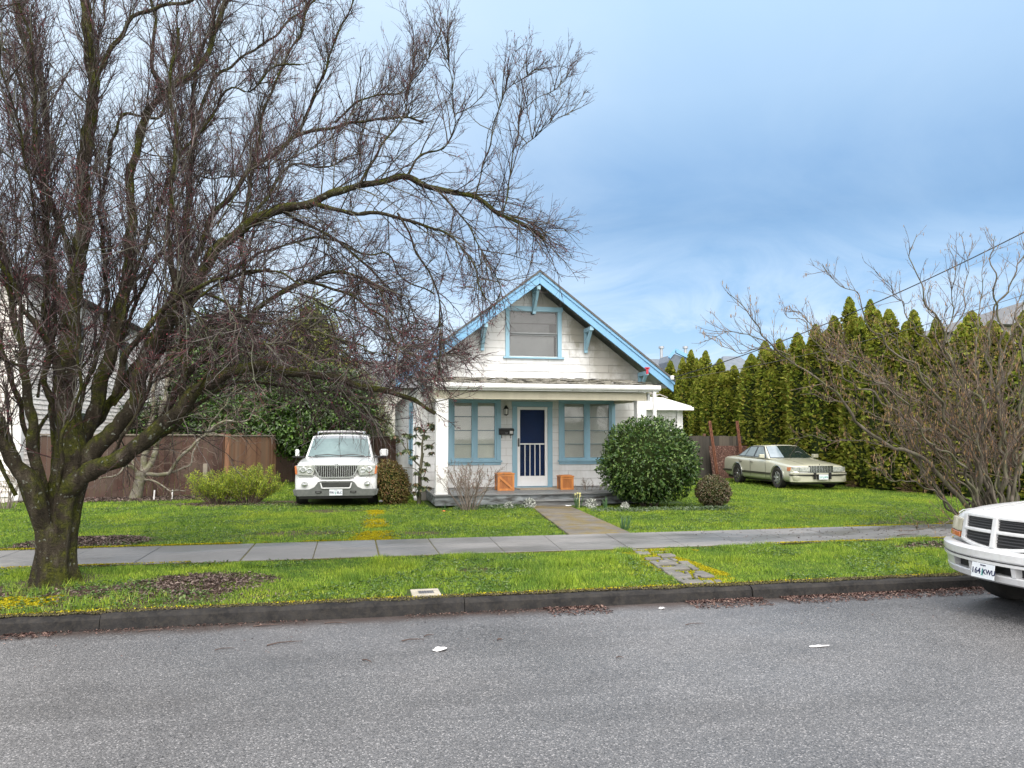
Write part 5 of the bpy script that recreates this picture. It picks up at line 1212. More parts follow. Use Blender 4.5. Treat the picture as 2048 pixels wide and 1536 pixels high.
for s_ in (-1,1):
    g=MB(); band(g,s_*.53,s_*.815,.80,.93,.020,.12,5); h_=g.build('headlight',M('yellowed_lens',(.50,.47,.36),(.60,.57,.46),scale=8,rough=.25,coat=.6) if s_<0 else bpy.data.materials['yellowed_lens'],TK,bevel=.01,seg=2,recalc=True)
    g=MB(); band(g,s_*.55,s_*.83,.735,.79,.022,.12,5); g.build('turn_signal',m_amber,h_,bevel=.006,seg=1,recalc=True)
# bumper: rounded upper beam, groove, lower valance with slots
def bband(mb,prof_,x0,x1,n=20,wmax=.93,c=.34):
    xs_=np.linspace(x0,x1,n+1); vs=[]; m_=len(prof_)
    for x in xs_:
        k=c*(abs(x)/wmax)**2.4
        for (o,z) in prof_: vs.append((x,-.07+k+o,z))
    fs=[(i*m_+j,i*m_+(j+1)%m_,(i+1)*m_+(j+1)%m_,(i+1)*m_+j) for i in range(n) for j in range(m_)]+[tuple(range(m_)),tuple(reversed(range(n*m_,n*m_+m_)))]
    mb.add(vs,fs)
g=MB(); bband(g,[(.10,.69),(.02,.685),(-.005,.665),(-.005,.60),(.01,.585),(.12,.585)],-.92,.92); BT=g.build('front_bumper',m_wdirty,TK,smooth=True,recalc=True)
g=MB(); bband(g,[(.12,.584),(.014,.584),(.014,.577),(.12,.577)],-.915,.915); g.build('groove',m_blk,BT,recalc=True)
g=MB(); bband(g,[(.12,.576),(.0,.574),(.0,.548),(.03,.545),(.12,.545)],-.905,.905)
bband(g,[(.12,.455),(.045,.452),(.035,.44),(.05,.385),(.085,.365),(.14,.36)],-.86,.86)
for s_ in (-1,1):
    bband(g,[(.12,.545),(.028,.545),(.04,.452),(.12,.455)],*sorted((s_*.56,s_*.885)),n=8)
    bband(g,[(.12,.545),(.024,.545),(.036,.452),(.12,.455)],*sorted((s_*.235,s_*.275)),n=2)
g.build('valance',m_wdirty,BT,smooth=True,recalc=True)
g=MB(); bband(g,[(.13,.55),(.11,.55),(.11,.445),(.13,.445)],-.6,.6); g.build('air_intake',m_blk,BT,recalc=True)
plate(TK,(-.035,-.085,.475),'164','KWU',tilt=R(-8)).scale=(.9,1,.94)
g=MB(); 
g.tube([(-.30,.20,1.045),(-.34,.8,1.118),(-.40,1.4,1.145)],.006,4); g.tube([(.30,.20,1.045),(.34,.8,1.118),(.40,1.4,1.145)],.006,4)
for s_ in (-1,1): g.tube([(s_*.50,.10,.99),(s_*.62,.20,.985),(s_*.80,.42,.99),(s_*.845,.9,1.03),(s_*.85,1.4,1.06)],.005,4)
g.build('hood_seam',M('seam_shade',(.4,.41,.42)),TK)
m_chipp=M('chipped_paint',(.22,.21,.2),(.4,.4,.4),scale=60); g=MB()
for (x,y,l) in ((-.28,.48,.12),(-.17,.55,.05),(-.20,.72,.16)):
    z=1.118+(y-.8)*.10-abs(x)*.012; g.add([(x,y,z+.003),(x+l*.3,y+l*.25,z+.006+.02*l),(x+l*.35,y+l,z+.004+.1*l),(x+l*.1,y+l*.6,z+.004+.06*l)],[(0,1,2,3)])
g.build('paint_chips',m_chipp,TK)
for s_ in (-1,1):
    for yy in (.98,3.9): wheel(TK,s_*.79,yy,.37,.25,s_,5,.205)
    g=MB(); g.prism([(s_*.95,1.75),(s_*1.12,1.77),(s_*1.11,1.88),(s_*.93,1.9)],'z',1.12,1.28); g.build('wing_mirror',m_blk,TK,bevel=.02,seg=2,recalc=True)
g=MB(); g.box(-.7,.7,.6,4.8,.26,.5); g.build('chassis',m_blk,TK)
# ---------------- vegetation ----------------
def branch_set(P0,D0,L,K,up,wob,curl=None):
    """N branches from points P0 along D0, length L, K points, pulled by vector up; returns (N,K,3)"""
    N=len(P0); P=np.zeros((N,K,3)); P[:,0]=P0; d=D0/(np.linalg.norm(D0,axis=1,keepdims=True)+1e-9); st=(L/(K-1))[:,None]
    for k in range(1,K):
        d=d+np.asarray(up)*(1.0/(K-1))+rng.normal(size=(N,3))*wob
        d/=np.linalg.norm(d,axis=1,keepdims=True)+1e-9; P[:,k]=P[:,k-1]+d*st
    return P
def children(P,n,t0,t1,spread,Lr,Lbase,jit=.5):
    """n children per branch: start points, directions, length"""
    N,K,_=P.shape; t=rng.uniform(t0,t1,(N,n)); f=t*(K-1); i=np.clip(f.astype(int),0,K-2); fr=(f-i)[...,None]
    idx=np.arange(N)[:,None]; S=P[idx,i]*(1-fr)+P[idx,i+1]*fr; T=P[idx,i+1]-P[idx,i]; T/=np.linalg.norm(T,axis=2,keepdims=True)+1e-9
    rnd=rng.normal(size=(N,n,3)); rnd-=T*(rnd*T).sum(2,keepdims=True); rnd/=np.linalg.norm(rnd,axis=2,keepdims=True)+1e-9
    sp=rng.uniform(spread*.6,spread*1.4,(N,n,1)); D=T+rnd*sp
    L=Lbase[:,None]*Lr*(1.15-.75*t)*rng.uniform(1-jit,1+jit,(N,n))
    return S.reshape(-1,3),D.reshape(-1,3),L.reshape(-1),t.reshape(-1)
def resample(pts,rad,step,wob):
    pts=np.array(pts,float); seg=np.linalg.norm(np.diff(pts,axis=0),axis=1); s_=np.concatenate([[0],np.cumsum(seg)]); n=max(3,int(s_[-1]/step)+1)
    t=np.linspace(0,s_[-1],n)
    # Catmull-like smoothing through cubic interpolation of each axis
    out=np.stack([np.interp(t,s_,pts[:,k]) for k in range(3)],-1)
    for _ in range(2): out[1:-1]=out[1:-1]*.5+(out[:-2]+out[2:])*.25
    ph=rng.uniform(0,6,3); w=np.stack([np.sin(t*3.1+ph[k])+.7*np.sin(t*7.3+ph[k]*2)+.5*np.sin(t*13.7+ph[k]*3) for k in range(3)],-1)*wob*1.35; w*=np.clip(t/(s_[-1]*.15+1e-6),0,1)[:,None]
    r=np.interp(t,s_,rad); return out+w,r,s_[-1]
# ---- big bare tree ----
TX,TY=-3.28,9.65
LIMBS=[ # (pixel trace, r0 (m), r1, depth start, depth end, density)
 ([(90,1060),(75,1005),(55,955),(20,895),(-30,830),(-110,740),(-230,610)],.135,.05,-.15,-.6,.5),
 ([(88,1000),(80,960),(66,925),(62,860),(64,800),(55,742),(30,650),(10,560),(-5,440),(-20,300)],.085,.025,-.1,-.8,1),
 ([(130,980),(136,930),(138,850),(128,760),(145,650),(150,540),(172,420),(168,330),(184,200),(180,100),(172,0),(180,-140)],.15,.055,0,.3,1),
 ([(135,990),(145,935),(180,850),(200,760),(240,640),(258,540),(258,440),(262,347),(292,242),(322,183),(395,140),(440,60),(460,-50)],.115,.03,.05,.9,1),
 ([(128,1000),(150,962),(200,933),(262,908),(305,865),(365,811),(385,785),(473,738),(540,735),(600,742),(660,750),(705,765),(740,775),(775,787),(813,801),(845,812),(872,824)],.125,.022,-.1,-1.2,.55),
 ([(140,975),(180,905),(240,845),(275,800),(290,725),(335,650),(380,575),(425,505),(500,450),(560,420),(616,404),(660,385),(720,367),(811,357),(873,379),(932,387),(998,422),(1050,450),(1090,485)],.115,.022,.0,-.9,1),
 ([(290,730),(330,640),(380,560),(400,490),(425,429),(493,347),(560,300),(593,274),(650,255),(701,246),(780,232),(850,245)],.075,.018,.3,1.3,1),
 ([(215,925),(262,900),(300,868),(345,800),(372,740),(430,712),(473,656),(520,610),(571,580),(620,555),(700,545),(770,580)],.08,.018,.2,-.6,.8),
 ([(140,985),(150,935),(172,860),(230,790),(300,700),(340,600),(372,500),(380,400),(383,290),(386,190),(400,110),(430,20),(450,-80)],.085,.02,.3,1.6,1),
 ([(385,250),(430,150),(500,110),(570,50),(650,-20)],.035,.014,1.2,1.6,.9),
 ([(593,274),(620,210),(655,130),(685,50),(720,-30)],.035,.010,1.2,.9,.9),
 ([(325,183),(300,110),(310,30),(290,-60)],.04,.02,.9,.6,.8),
 ([(184,200),(210,110),(270,20),(400,5),(470,-60)],.045,.02,.3,.0,.8),
 ([(128,760),(100,690),(60,640),(20,560),(-30,470)],.06,.02,-.1,-.9,.9),
 ([(145,700),(115,600),(95,500),(92,400),(70,260),(60,120),(20,-20)],.055,.02,.1,-.5,1),
 ([(150,540),(110,430),(60,300),(40,160),(-20,40)],.045,.018,.1,.9,1),
 ([(230,790),(260,700),(320,620),(370,580),(440,560),(540,540)],.06,.015,-.1,-1.3,.8),
 ([(365,811),(370,740),(350,640),(345,520),(340,400),(350,300),(340,180),(360,60)],.06,.015,-.3,-.8,1),
 ([(473,656),(485,560),(490,460),(500,360),(520,250),(560,150),(600,60),(620,-40)],.045,.012,.2,.5,1),
 ([(811,357),(842,309),(893,289),(909,250),(905,195),(897,150),(893,40)],.02,.005,-.7,-.9,.7),
 ([(951,390),(975,293),(998,234),(1014,176),(1050,150),(1076,137)],.014,.004,-.8,-1.1,.6),
 ([(1006,425),(1018,350),(1030,293),(1041,227),(1075,195),(1108,176),(1145,150)],.014,.004,-.8,-.6,.6),
 ([(1040,300),(1070,262),(1110,235),(1140,230)],.008,.003,-.7,-.8,.8),
 ([(670,246),(700,215),(725,195),(800,190),(850,130),(880,60)],.025,.006,1.2,.9,.9),
 ([(616,404),(700,430),(795,426),(850,450),(873,457),(909,478),(950,540),(975,600)],.04,.008,-.5,-1.4,1),
 ([(795,426),(840,500),(870,570),(880,640),(878,710),(870,760)],.02,.006,-.8,-1.3,1),
 ([(560,420),(660,470),(740,540),(800,600),(830,670),(835,730)],.03,.006,-.4,.4,1),
 ([(600,560),(700,590),(770,640),(800,700),(880,720),(930,690)],.025,.006,-.5,-1.0,1),
 ([(873,379),(930,440),(970,500),(1000,570),(990,620)],.018,.005,-.8,-1.2,.9),
 ([(998,422),(1040,440),(1085,450),(1105,490),(1095,515)],.012,.004,-.9,-.8,.6),
 ([(720,367),(760,300),(800,250),(820,160),(830,80)],.025,.006,-.7,.0,.9),
 ([(500,450),(560,340),(600,330),(660,340),(720,300)],.03,.008,-.2,.8,1),
 ([(380,575),(440,600),(520,650),(590,640),(660,680),(730,690)],.03,.008,-.4,-1.6,1),
 ([(385,785),(450,700),(560,690),(640,700),(720,740)],.03,.008,-.7,.3,.9),
 ([(55,742),(0,720),(-60,640)],.03,.01,-.3,-1.3,.8),
]
BT=empty('bare_tree',(TX,TY,GZ),label='large bare multi stemmed tree with mossy trunk and reddish twigs on the verge',cat='tree')
org=np.array([TX,TY,GZ])
def bark_mat():
    m,nt,b=new_mat('mossy_bark'); t=NT(nt); v=t.coord((1,1,.3)); 
    col=t.ramp(t.noise(v,9,6,.7),[(.3,(.018,.015,.011)),(.55,(.06,.05,.036)),(.75,(.15,.135,.105))])
    g=t.n('ShaderNodeNewGeometry'); sp=t.n('ShaderNodeSeparateXYZ'); t.l(g.outputs['Normal'],sp.inputs[0])
    v2=t.coord(); moss=t.math('ADD',t.noise(v2,3.2,5,.65),t.math('MULTIPLY',sp.outputs['Z'],.10))
    mc=t.ramp(t.noise(v2,26,4,.7),[(.35,(.022,.032,.006)),(.6,(.095,.105,.014)),(.8,(.22,.22,.035))])
    col=t.mix(t.ramp(moss,[(.46,0.),(.60,.85)]),col,mc)
    col=t.mix(t.math('MULTIPLY',t.ramp(t.noise(v2,17,2,.5),[(.66,0.),(.70,1.)]),.7),col,(.24,.26,.22))
    t.l(col,b.inputs['Base Color']); b.inputs['Roughness'].default_value=.9; b.inputs['Specular IOR Level'].default_value=.15
    t.bump(b,t.math('ADD',t.noise(v,18,6,.75),t.noise(v2,60,3)),1.,.05); return m
m_bark=bark_mat()
# trunk: fluted lathe following the photo outline
def trunk(name,path,seed,n=48,flutes=7,amp=.12):
    """path: list (x,y,z,r) local"""
    path=np.array(path,float); zs_=np.linspace(path[0,2],path[-1,2],60); V=[]
    for z in zs_:
        cx_,cy_,r_=[np.interp(z,path[:,2],path[:,k]) for k in (0,1,3)]
        a=np.arange(n)*2*np.pi/n; tw=z*.5
        r_=r_*.84; fl=1+amp*np.sin(a*flutes+seed+tw)*(.5+.5*np.sin(a*3+seed*2+z))+amp*.6*np.sin(a*3-seed+tw*.7)+.03*np.sin(a*17+z*9+seed)
        base=1+.5*np.exp(-(z-path[0,2])*5)*(.6+.5*np.sin(a*5+seed))
        rr_=r_*fl*base; V.append(np.stack([cx_+np.cos(a)*rr_,cy_+np.sin(a)*rr_,np.full(n,z)],-1))
    V=np.concatenate(V); i=np.arange(59)[:,None]*n; k=np.arange(n)[None,:]; k2=(k+1)%n
    F=np.stack([i+k,i+k2,i+n+k2,i+n+k],-1).reshape(-1,4); return V,F
def lp(x,y,dy=0): return at(x,y,TY+dy)-org
pA=[(*lp(115,1165,0)[:2],-.10,.25),(*lp(112,1130)[:2],lp(112,1130)[2],.235),(*lp(118,1080)[:2],lp(0,1080)[2],.215),(*lp(128,1020)[:2],lp(0,1020)[2],.21),(*lp(140,960)[:2],lp(0,960)[2],.225),(*lp(146,915)[:2],lp(0,915)[2],.21),(*lp(142,860)[:2],lp(0,860)[2],.16),(*lp(135,800)[:2],lp(0,800)[2],.12)]
V1=trunk('t',pA,1.3)
pB=[(*lp(100,1165,-.12)[:2],-.08,.16),(*lp(98,1120,-.13)[:2],lp(0,1120)[2],.14),(*lp(92,1060,-.13)[:2],lp(0,1060)[2],.13),(*lp(75,1005,-.12)[:2],lp(0,1005)[2],.14),(*lp(58,960,-.12)[:2],lp(0,960)[2],.13),(*lp(45,935,-.12)[:2],lp(0,935)[2],.10)]
V2=trunk('t',pB,4.1,n=32,flutes=4,amp=.07)
link('trunk',np_mesh('trunk',*cat([V1,V2]),m_bark,True),BT)
# further limbs reaching back and sideways from the same stems, so the crown has depth
base_=list(LIMBS); EX=[]
def add_rot(idx,phi,sc,rs,den):
    tr,r0,r1,d0,d1,dn=base_[idx]; n=len(tr); out=[]
    for k,(x,y) in enumerate(tr):
        p=at(x,y,TY+d0+(d1-d0)*k/(n-1))-org; c,s2=math.cos(phi),math.sin(phi)
        q=np.array([p[0]*c-p[1]*s2,p[0]*s2+p[1]*c,p[2]]); q[:2]*=sc; q[2]*=(1-.06*rng.random()); out.append(q)
    EX.append((out,r0*rs*.62,r1*rs,den*.85))
for idx,phi,sc in ((5,.7,.95),(5,1.4,.8),(5,2.2,.8),(6,.9,1.),(6,-.5,.6),(7,1.0,.9),(7,-.35,.85),(18,1.,1.1),(18,2.,1.2),(8,.9,1.2),(8,1.9,1.3),(3,.7,1.2),(3,2.4,1.2),(2,1.2,3.),(10,.6,1.),(25,.5,1.),(26,.35,1.05),(27,.4,1.),(30,.6,1.),(31,.5,1.),(32,.45,1.),(33,.7,1.),(16,.9,1.),(16,2.5,.9),(0,-.6,.8),(1,1.,1.),(14,.5,1.5),(15,2.,1.2),(4,.5,.9),(26,-.2,.95),(27,-.25,.95),(32,-.22,.9),(31,-.25,.9)): add_rot(idx,phi,sc,.62,1.)
allP=[];allD=[];allL=[];allUp=[]
for li,spec_ in enumerate(base_+EX):
    if len(spec_)==6:
        tr,r0,r1,d0,d1,den=spec_; n=len(tr); low=tr[-1][1]>480; pts=[at(x,y,TY+d0+(d1-d0)*k/(n-1))-org for k,(x,y) in enumerate(tr)]
    else: pts,r0,r1,den=spec_; n=len(pts); low=pts[-1][2]<3.6
    s_=np.linspace(0,1,n); rad=(r0 if r0>.08 else r0*.8)*.92*(1-s_)**1.35+r1*s_
    P,r,Ls=resample(pts,rad,.09,.014)
    r=r*(1+.05*np.sin(np.arange(len(r))*1.7+li)+.09*rng.normal(size=len(r)).clip(-1.2,1.5))
    st_=np.linspace(0,Ls,len(r)); r=r*np.clip(.55+st_/.5,0,1) if r0>.07 else r
    V,F=tubes_np(P[None],r[None],14 if r0>.05 else 7)
    me=np_mesh('limb',V,F,m_bark,True); link('limb',me,BT)
    # level 1 shoots
    cnt=int(Ls*16.5*den+3); u=rng.uniform(.10 if r0<.05 else .22,1.,cnt)**.85; f=u*(len(P)-1); i=np.clip(f.astype(int),0,len(P)-2)
    S=P[i]+(P[i+1]-P[i])*(f-i)[:,None]; T=P[i+1]-P[i]; T/=np.linalg.norm(T,axis=1,keepdims=True)
    rnd=rng.normal(size=(cnt,3)); rnd[:,1]*=.9
    upb=np.where(rng.random(cnt)<(.35 if low else .8),1.,-.35)[:,None]*np.array([0,0,1.])*rng.uniform(.3,1.0,(cnt,1))
    D=T*rng.uniform(.3,.9,(cnt,1))+rnd*.42+upb
    Ln=rng.uniform(.35,1.25,cnt)*(1.2 if r0>.05 else .8)*(1.1-.55*u)
    allP.append(S);allD.append(D);allL.append(Ln);allUp.append(np.full(cnt,-.25 if low else .45))
S=np.concatenate(allP);D=np.concatenate(allD);Ln=np.concatenate(allL);U=np.concatenate(allUp)
K=8; P1=branch_set(S,D,Ln,K,np.stack([0*U,0*U,U],-1),.10)
r1_=(np.clip(.004+.005*Ln,.004,.010))[:,None]*np.linspace(1,.3,K)[None,:]
S2,D2,L2,_=children(P1,6,.10,1.,.60,.60,Ln,.5); L2=np.clip(L2,.12,.9)
P2=branch_set(S2,D2,L2,6,(0,0,.2),.15); r2=(.0028+.0022*L2)[:,None]*np.linspace(1,.45,6)[None,:]
S3,D3,L3,_=children(P2,3,.2,1.,.65,.55,L2,.5); L3=np.clip(L3,.06,.4)
P3=branch_set(S3,D3,L3,4,(0,0,.1),.22); r3=np.full(len(S3),.0019)[:,None]*np.linspace(1,.6,4)[None,:]
print('tree',len(S),len(S2),len(S3),file=open('/tmp/tree.txt','w')) if False else None
m_twigs=leafmat('tree_twigs',[(.022,.017,.018),(.038,.027,.029),(.06,.045,.048),(.095,.028,.038),(.21,.20,.19),(.035,.024,.027)],rough=.8,trans=0,spec=.2)
m_shoot=leafmat('tree_shoots',[(.018,.016,.013),(.03,.025,.021),(.05,.044,.035),(.12,.12,.095),(.028,.016,.016)],rough=.85,trans=0,spec=.2)
cr=link('crown',np_mesh('crown',*tubes_np(P1,r1_,5),m_shoot,True),BT)
link('twigs',np_mesh('twigs',*cat([tubes_np(P2,r2,3),tubes_np(P3,r3,3)]),m_twigs,True),cr)
# buds: small dark red clusters near twig ends, in patches
def buds(P,frac,size):
    N=len(P); pts=P[:,1:].reshape(-1,3); sel=rng.random(len(pts))<frac*(.35+1.6*(vnoise(pts[:,0],pts[:,2],1.6,9)>.55)); c=pts[sel]; n=len(c)
    return leaves_np(c+rng.normal(size=(n,3))*.004,rand_unit(n),rand_unit(n),rng.uniform(.6,1.6,n)*size,rng.uniform(.4,.8,n)*size,.4)
m_bud=leafmat('red_buds',[(.09,.012,.022),(.20,.03,.05),(.32,.06,.08),(.10,.03,.035)],rough=.6,trans=.1)
link('buds',np_mesh('buds',*cat([buds(P3,.11,.015),buds(P2,.06,.015)]),m_bud),cr,kind='stuff')
# ---- hazel-like shrub at right, hanging catkins ----
HB=np.array([10.9,11.6,GZ])
HT=empty('catkin_bush',tuple(HB),label='wide bare bush hung with tan catkins behind the white truck at the right',cat='bush')
HL_=[([(1965,1060),(1916,980),(1857,930),(1800,900),(1753,869),(1710,837),(1674,797),(1634,758),(1579,710),(1531,682),(1487,627),(1451,575)],.045,.005,0,-.5),
 ([(1579,710),(1539,698),(1479,698),(1412,682)],.012,.003,-.35,-.5),([(1531,682),(1500,672),(1471,666),(1412,672)],.010,.003,-.4,-.3),
 ([(1970,1050),(1940,960),(1880,910),(1837,861),(1757,797),(1698,758),(1630,690),(1610,650),(1575,625)],.035,.004,.1,.5),
 ([(1980,1050),(1936,920),(1870,870),(1817,845),(1760,780),(1737,734),(1680,690),(1634,647),(1575,627)],.035,.004,.3,.9),
 ([(1960,1050),(1948,900),(1900,830),(1857,778),(1777,678),(1749,662),(1706,599),(1646,527)],.035,.004,-.1,-.9),
 ([(1990,1050),(1956,917),(1925,830),(1908,770),(1865,698),(1809,611),(1745,543)],.035,.004,.2,.2),
 ([(1995,1050),(1976,956),(1956,797),(1908,738),(1892,686),(1850,600),(1829,527),(1827,468)],.04,.004,0,-.3),
 ([(2000,1050),(1965,940),(1970,830),(1976,718),(1995,618),(2016,559),(2060,480)],.038,.008,.1,-.2),
 ([(1892,686),(1905,620),(1900,560),(1908,480)],.012,.003,-.2,-.3),([(1892,686),(1915,640),(1938,540),(1952,480)],.012,.003,-.2,.1),
 ([(2010,1050),(2005,917),(2000,760),(2000,619),(1985,540),(1986,472)],.04,.005,-.1,-.4),
 ([(2020,1050),(2035,900),(2050,750),(2040,620),(2080,500)],.04,.01,0,.4),([(2015,1050),(2030,950),(2100,800),(2150,650)],.04,.01,-.2,-.7),
 ([(2000,1050),(2020,980),(2020,860),(1990,760),(2030,640),(2048,560)],.03,.006,.3,.6),
 ([(1950,1060),(1900,1010),(1850,975),(1800,960),(1740,930)],.02,.004,-.3,-1.),([(1945,1060),(1910,1040),(1870,1045),(1830,1060)],.016,.004,-.4,-1.1),
 ([(1985,1050),(1930,880),(1850,760),(1800,700),(1760,640)],.03,.004,.5,1.2),([(1990,1045),(1945,850),(1880,690),(1850,560)],.03,.004,.4,1.5),
 ([(1980,1050),(1920,930),(1860,880),(1800,800),(1700,720),(1640,700)],.028,.004,-.3,-1.3),([(2005,1040),(1990,900),(1950,740),(1960,600),(1970,500)],.028,.004,.4,.9)]
for k in range(14):
    x0=rng.uniform(1935,2040); x1=x0+rng.uniform(-190,120); y1=rng.uniform(540,820); HL_.append(([(x0,1052),(x0+(x1-x0)*.25,930),(x0+(x1-x0)*.6,(930+y1)/2+10),(x1,y1)],.022,.004,rng.uniform(-.4,.4),rng.uniform(-1.2,1.2)))
for k in range(9):
    x0=rng.uniform(1925,2010); x1=x0-rng.uniform(120,420); y1=rng.uniform(600,900); HL_.append(([(x0,1052),(x0-30-(x0-x1)*.15,960),(x0-(x0-x1)*.5,(930+y1)/2-25),(x1,y1)],.022,.004,rng.uniform(-.4,.4),rng.uniform(-1.3,1.5)))
aP=[];aD=[];aL=[]
m_hz=M('hazel_bark',(.05,.04,.03),(.14,.12,.095),scale=8,stretch=(1,1,.3),rough=.75,c3=(.06,.075,.02),s3=7,f3=.6,bump=.3)
for tr,r0,r1,d0,d1 in HL_:
    n=len(tr); pts=[at(x,y,HB[1]+d0+(d1-d0)*k/(n-1))-HB for k,(x,y) in enumerate(tr)]
    P,r,Ls=resample(pts,r0+(r1-r0)*np.linspace(0,1,n)**.8,.07,.032); V,F=tubes_np(P[None],r[None],7); link('stem',np_mesh('stem',V,F,m_hz,True),HT)
    cnt=int(Ls*8+2); u=rng.uniform(.2,1.,cnt); f=u*(len(P)-1); i=np.clip(f.astype(int),0,len(P)-2); S=P[i]; T=P[i+1]-P[i]; T/=np.linalg.norm(T,axis=1,keepdims=True)
    aP.append(S); aD.append(T*.8+rng.normal(size=(cnt,3))*.45+np.array([0,0,.35])); aL.append(rng.uniform(.25,.85,cnt)*(1.2-.6*u))
S=np.concatenate(aP);D=np.concatenate(aD);Ln=np.concatenate(aL)
P1=branch_set(S,D,Ln,7,(0,0,.35),.10); rr1=(.003+.005*Ln)[:,None]*np.linspace(1,.35,7)[None,:]
S2,D2,L2,_=children(P1,4,.2,1,.6,.4,Ln,.5); L2=np.clip(L2,.06,.5); P2=branch_set(S2,D2,L2,5,(0,0,.1),.15); rr2=(.0022+.0015*L2)[:,None]*np.linspace(1,.6,5)[None,:]
m_hzt=leafmat('hazel_twigs',[(.05,.036,.028),(.10,.072,.055),(.17,.135,.11),(.10,.05,.035)],rough=.75,trans=0)
hc=link('twigs',np_mesh('twigs',*cat([tubes_np(P1,rr1,4),tubes_np(P2,rr2,3)]),m_hzt,True),HT)
tips=P2[:,2:].reshape(-1,3); sel=rng.random(len(tips))<.16; c=tips[sel]; n=len(c); Lc=rng.uniform(.03,.07,n)
c3_=np.stack([c,c-np.array([0,0,1.])*(Lc*.5)[:,None]+rng.normal(size=(n,3))*.003,c-np.array([0,0,1.])*Lc[:,None]],1)
m_cat=leafmat('catkins',[(.22,.12,.05),(.36,.22,.10),(.45,.32,.17),(.28,.13,.06)],rough=.8,trans=.15)
link('catkins',np_mesh('catkins',*tubes_np(c3_,np.tile([.0035,.0055,.0025],(n,1)),4),m_cat),hc,kind='stuff')
# ---- small pruned fruit tree by the fence ----
FB=np.array([-5.45,21.6,GZ]); FT=empty('fruit_tree',tuple(FB),label='small pruned fruit tree with pale arching branches in front of the brown fence',cat='tree')
m_fb=M('pale_bark',(.09,.082,.062),(.22,.205,.17),scale=7,rough=.8,c3=(.09,.10,.03),s3=6,f3=.7,bump=.4)
tr_=[([(268,1003),(276,975),(282,945)],.16,.13,0,0,'trunk'),([(285,948),(300,930),(318,870),(330,800),(335,740),(350,690)],.09,.03,0,.2,'limb'),([(283,950),(296,900),(300,850),(310,780),(320,700)],.09,.03,0,.4,'limb'),
 ([(285,948),(325,952),(345,945),(365,905),(400,878),(430,850),(465,843),(500,840),(512,810)],.055,.015,0,-.6,'limb'),([(400,878),(425,865),(450,872),(475,880)],.02,.008,-.3,-.5,'limb'),
 ([(280,950),(262,935),(248,930),(240,950),(200,960)],.05,.012,0,-.5,'limb'),([(285,955),(310,965),(340,985),(370,980)],.03,.01,0,-.8,'limb'),([(465,843),(490,800),(505,770)],.018,.006,-.4,-.4,'limb'),
 ([(345,945),(380,930),(400,880),(440,820),(470,780)],.03,.01,0,.3,'limb'),([(280,950),(250,900),(235,860)],.04,.012,0,.3,'limb')]
aP=[];aD=[];aL=[]
for tr,r0,r1,d0,d1,nm in tr_:
    n=len(tr); pts=[at(x,y,FB[1]+d0+(d1-d0)*k/(n-1))-FB for k,(x,y) in enumerate(tr)]; P,r,Ls=resample(pts,np.linspace(r0,r1,n),.1,.02); V,F=tubes_np(P[None],r[None],9); link(nm,np_mesh(nm,V,F,m_fb,True),FT)
    if nm=='limb':
        cnt=int(Ls*8); i=rng.integers(1,len(P)-1,cnt); T=P[i+1]-P[i]; T/=np.linalg.norm(T,axis=1,keepdims=True); aP.append(P[i]);aD.append(T*.6+rng.normal(size=(cnt,3))*.6); aL.append(rng.uniform(.3,1.3,cnt))
S=np.concatenate(aP);D=np.concatenate(aD);Ln=np.concatenate(aL); P1=branch_set(S,D,Ln,8,(0,0,-.1),.28); S2,D2,L2,_=children(P1,4,.2,1,.7,.4,Ln,.5); P2=branch_set(S2,D2,L2,5,(0,0,.1),.25)
link('twigs',np_mesh('twigs',*cat([tubes_np(P1,(.005+.004*Ln)[:,None]*np.linspace(1,.4,8)[None,:],4),tubes_np(P2,np.full((len(S2),5),.004),3)]),m_hzt,True),FT)
# ---- leafy masses ----
def blob_pts(n,rx,ry,rz,inner=.55,seed=0,flat=0,lump=.18,lf=2.2):
    u=rand_unit(n); 
    if flat: u[:,2]=np.abs(u[:,2])*1.0-rng.random(n)*flat; u/=np.linalg.norm(u,axis=1,keepdims=True)
    q=inner+(1-inner)*rng.random(n)**.35
    lum=1+lump*(vnoise(u[:,0]*3+5,u[:,1]*3+u[:,2]*4,lf,seed)-.5)*2+lump*.5*(vnoise(u[:,2]*5+9,u[:,0]*6,lf*1.5,seed+3)-.5)*2
    P=u*np.array([rx,ry,rz])*(q*lum)[:,None]; return P,u
def leaf_bush(n,rx,ry,rz,L,W,mat,name='foliage',inner=.6,seed=0,flat=.3,lump=.15,droop=0,lf=2.2,fold=.2,outward=.9):
    P,u=blob_pts(n,rx,ry,rz,inner,seed,flat,lump,lf); D=u*outward+rand_unit(n)*.8; D[:,2]-=droop; N_=u+rand_unit(n)*.6+np.array([0,0,.4])
    return leaves_np(P,D,N_,rng.uniform(.7,1.3,n)*L,rng.uniform(.75,1.2,n)*W,fold)
def core(rx,ry,rz,seed=0,lump=.15,n=24,zmin=-1):
    V=[];
    for i in range(n+1):
        for j in range(n*2):
            th=math.pi*i/n; ph=math.pi*j/n; u=np.array([math.sin(th)*math.cos(ph),math.sin(th)*math.sin(ph),math.cos(th)])
            V.append(u)
    u=np.array(V); lum=1+lump*(vnoise(u[:,0]*3+5,u[:,1]*3+u[:,2]*4,2.2,seed)-.5)*2; P=u*np.array([rx,ry,rz])*lum[:,None]
    m=n*2; i=np.arange(n)[:,None]*m; k=np.arange(m)[None,:]; F=np.stack([i+k,i+m+k,i+m+(k+1)%m,i+(k+1)%m],-1).reshape(-1,4); return P,F
m_core=M('dark_interior',(.016,.025,.008),(.03,.042,.014),scale=12,rough=1,spec=.05)
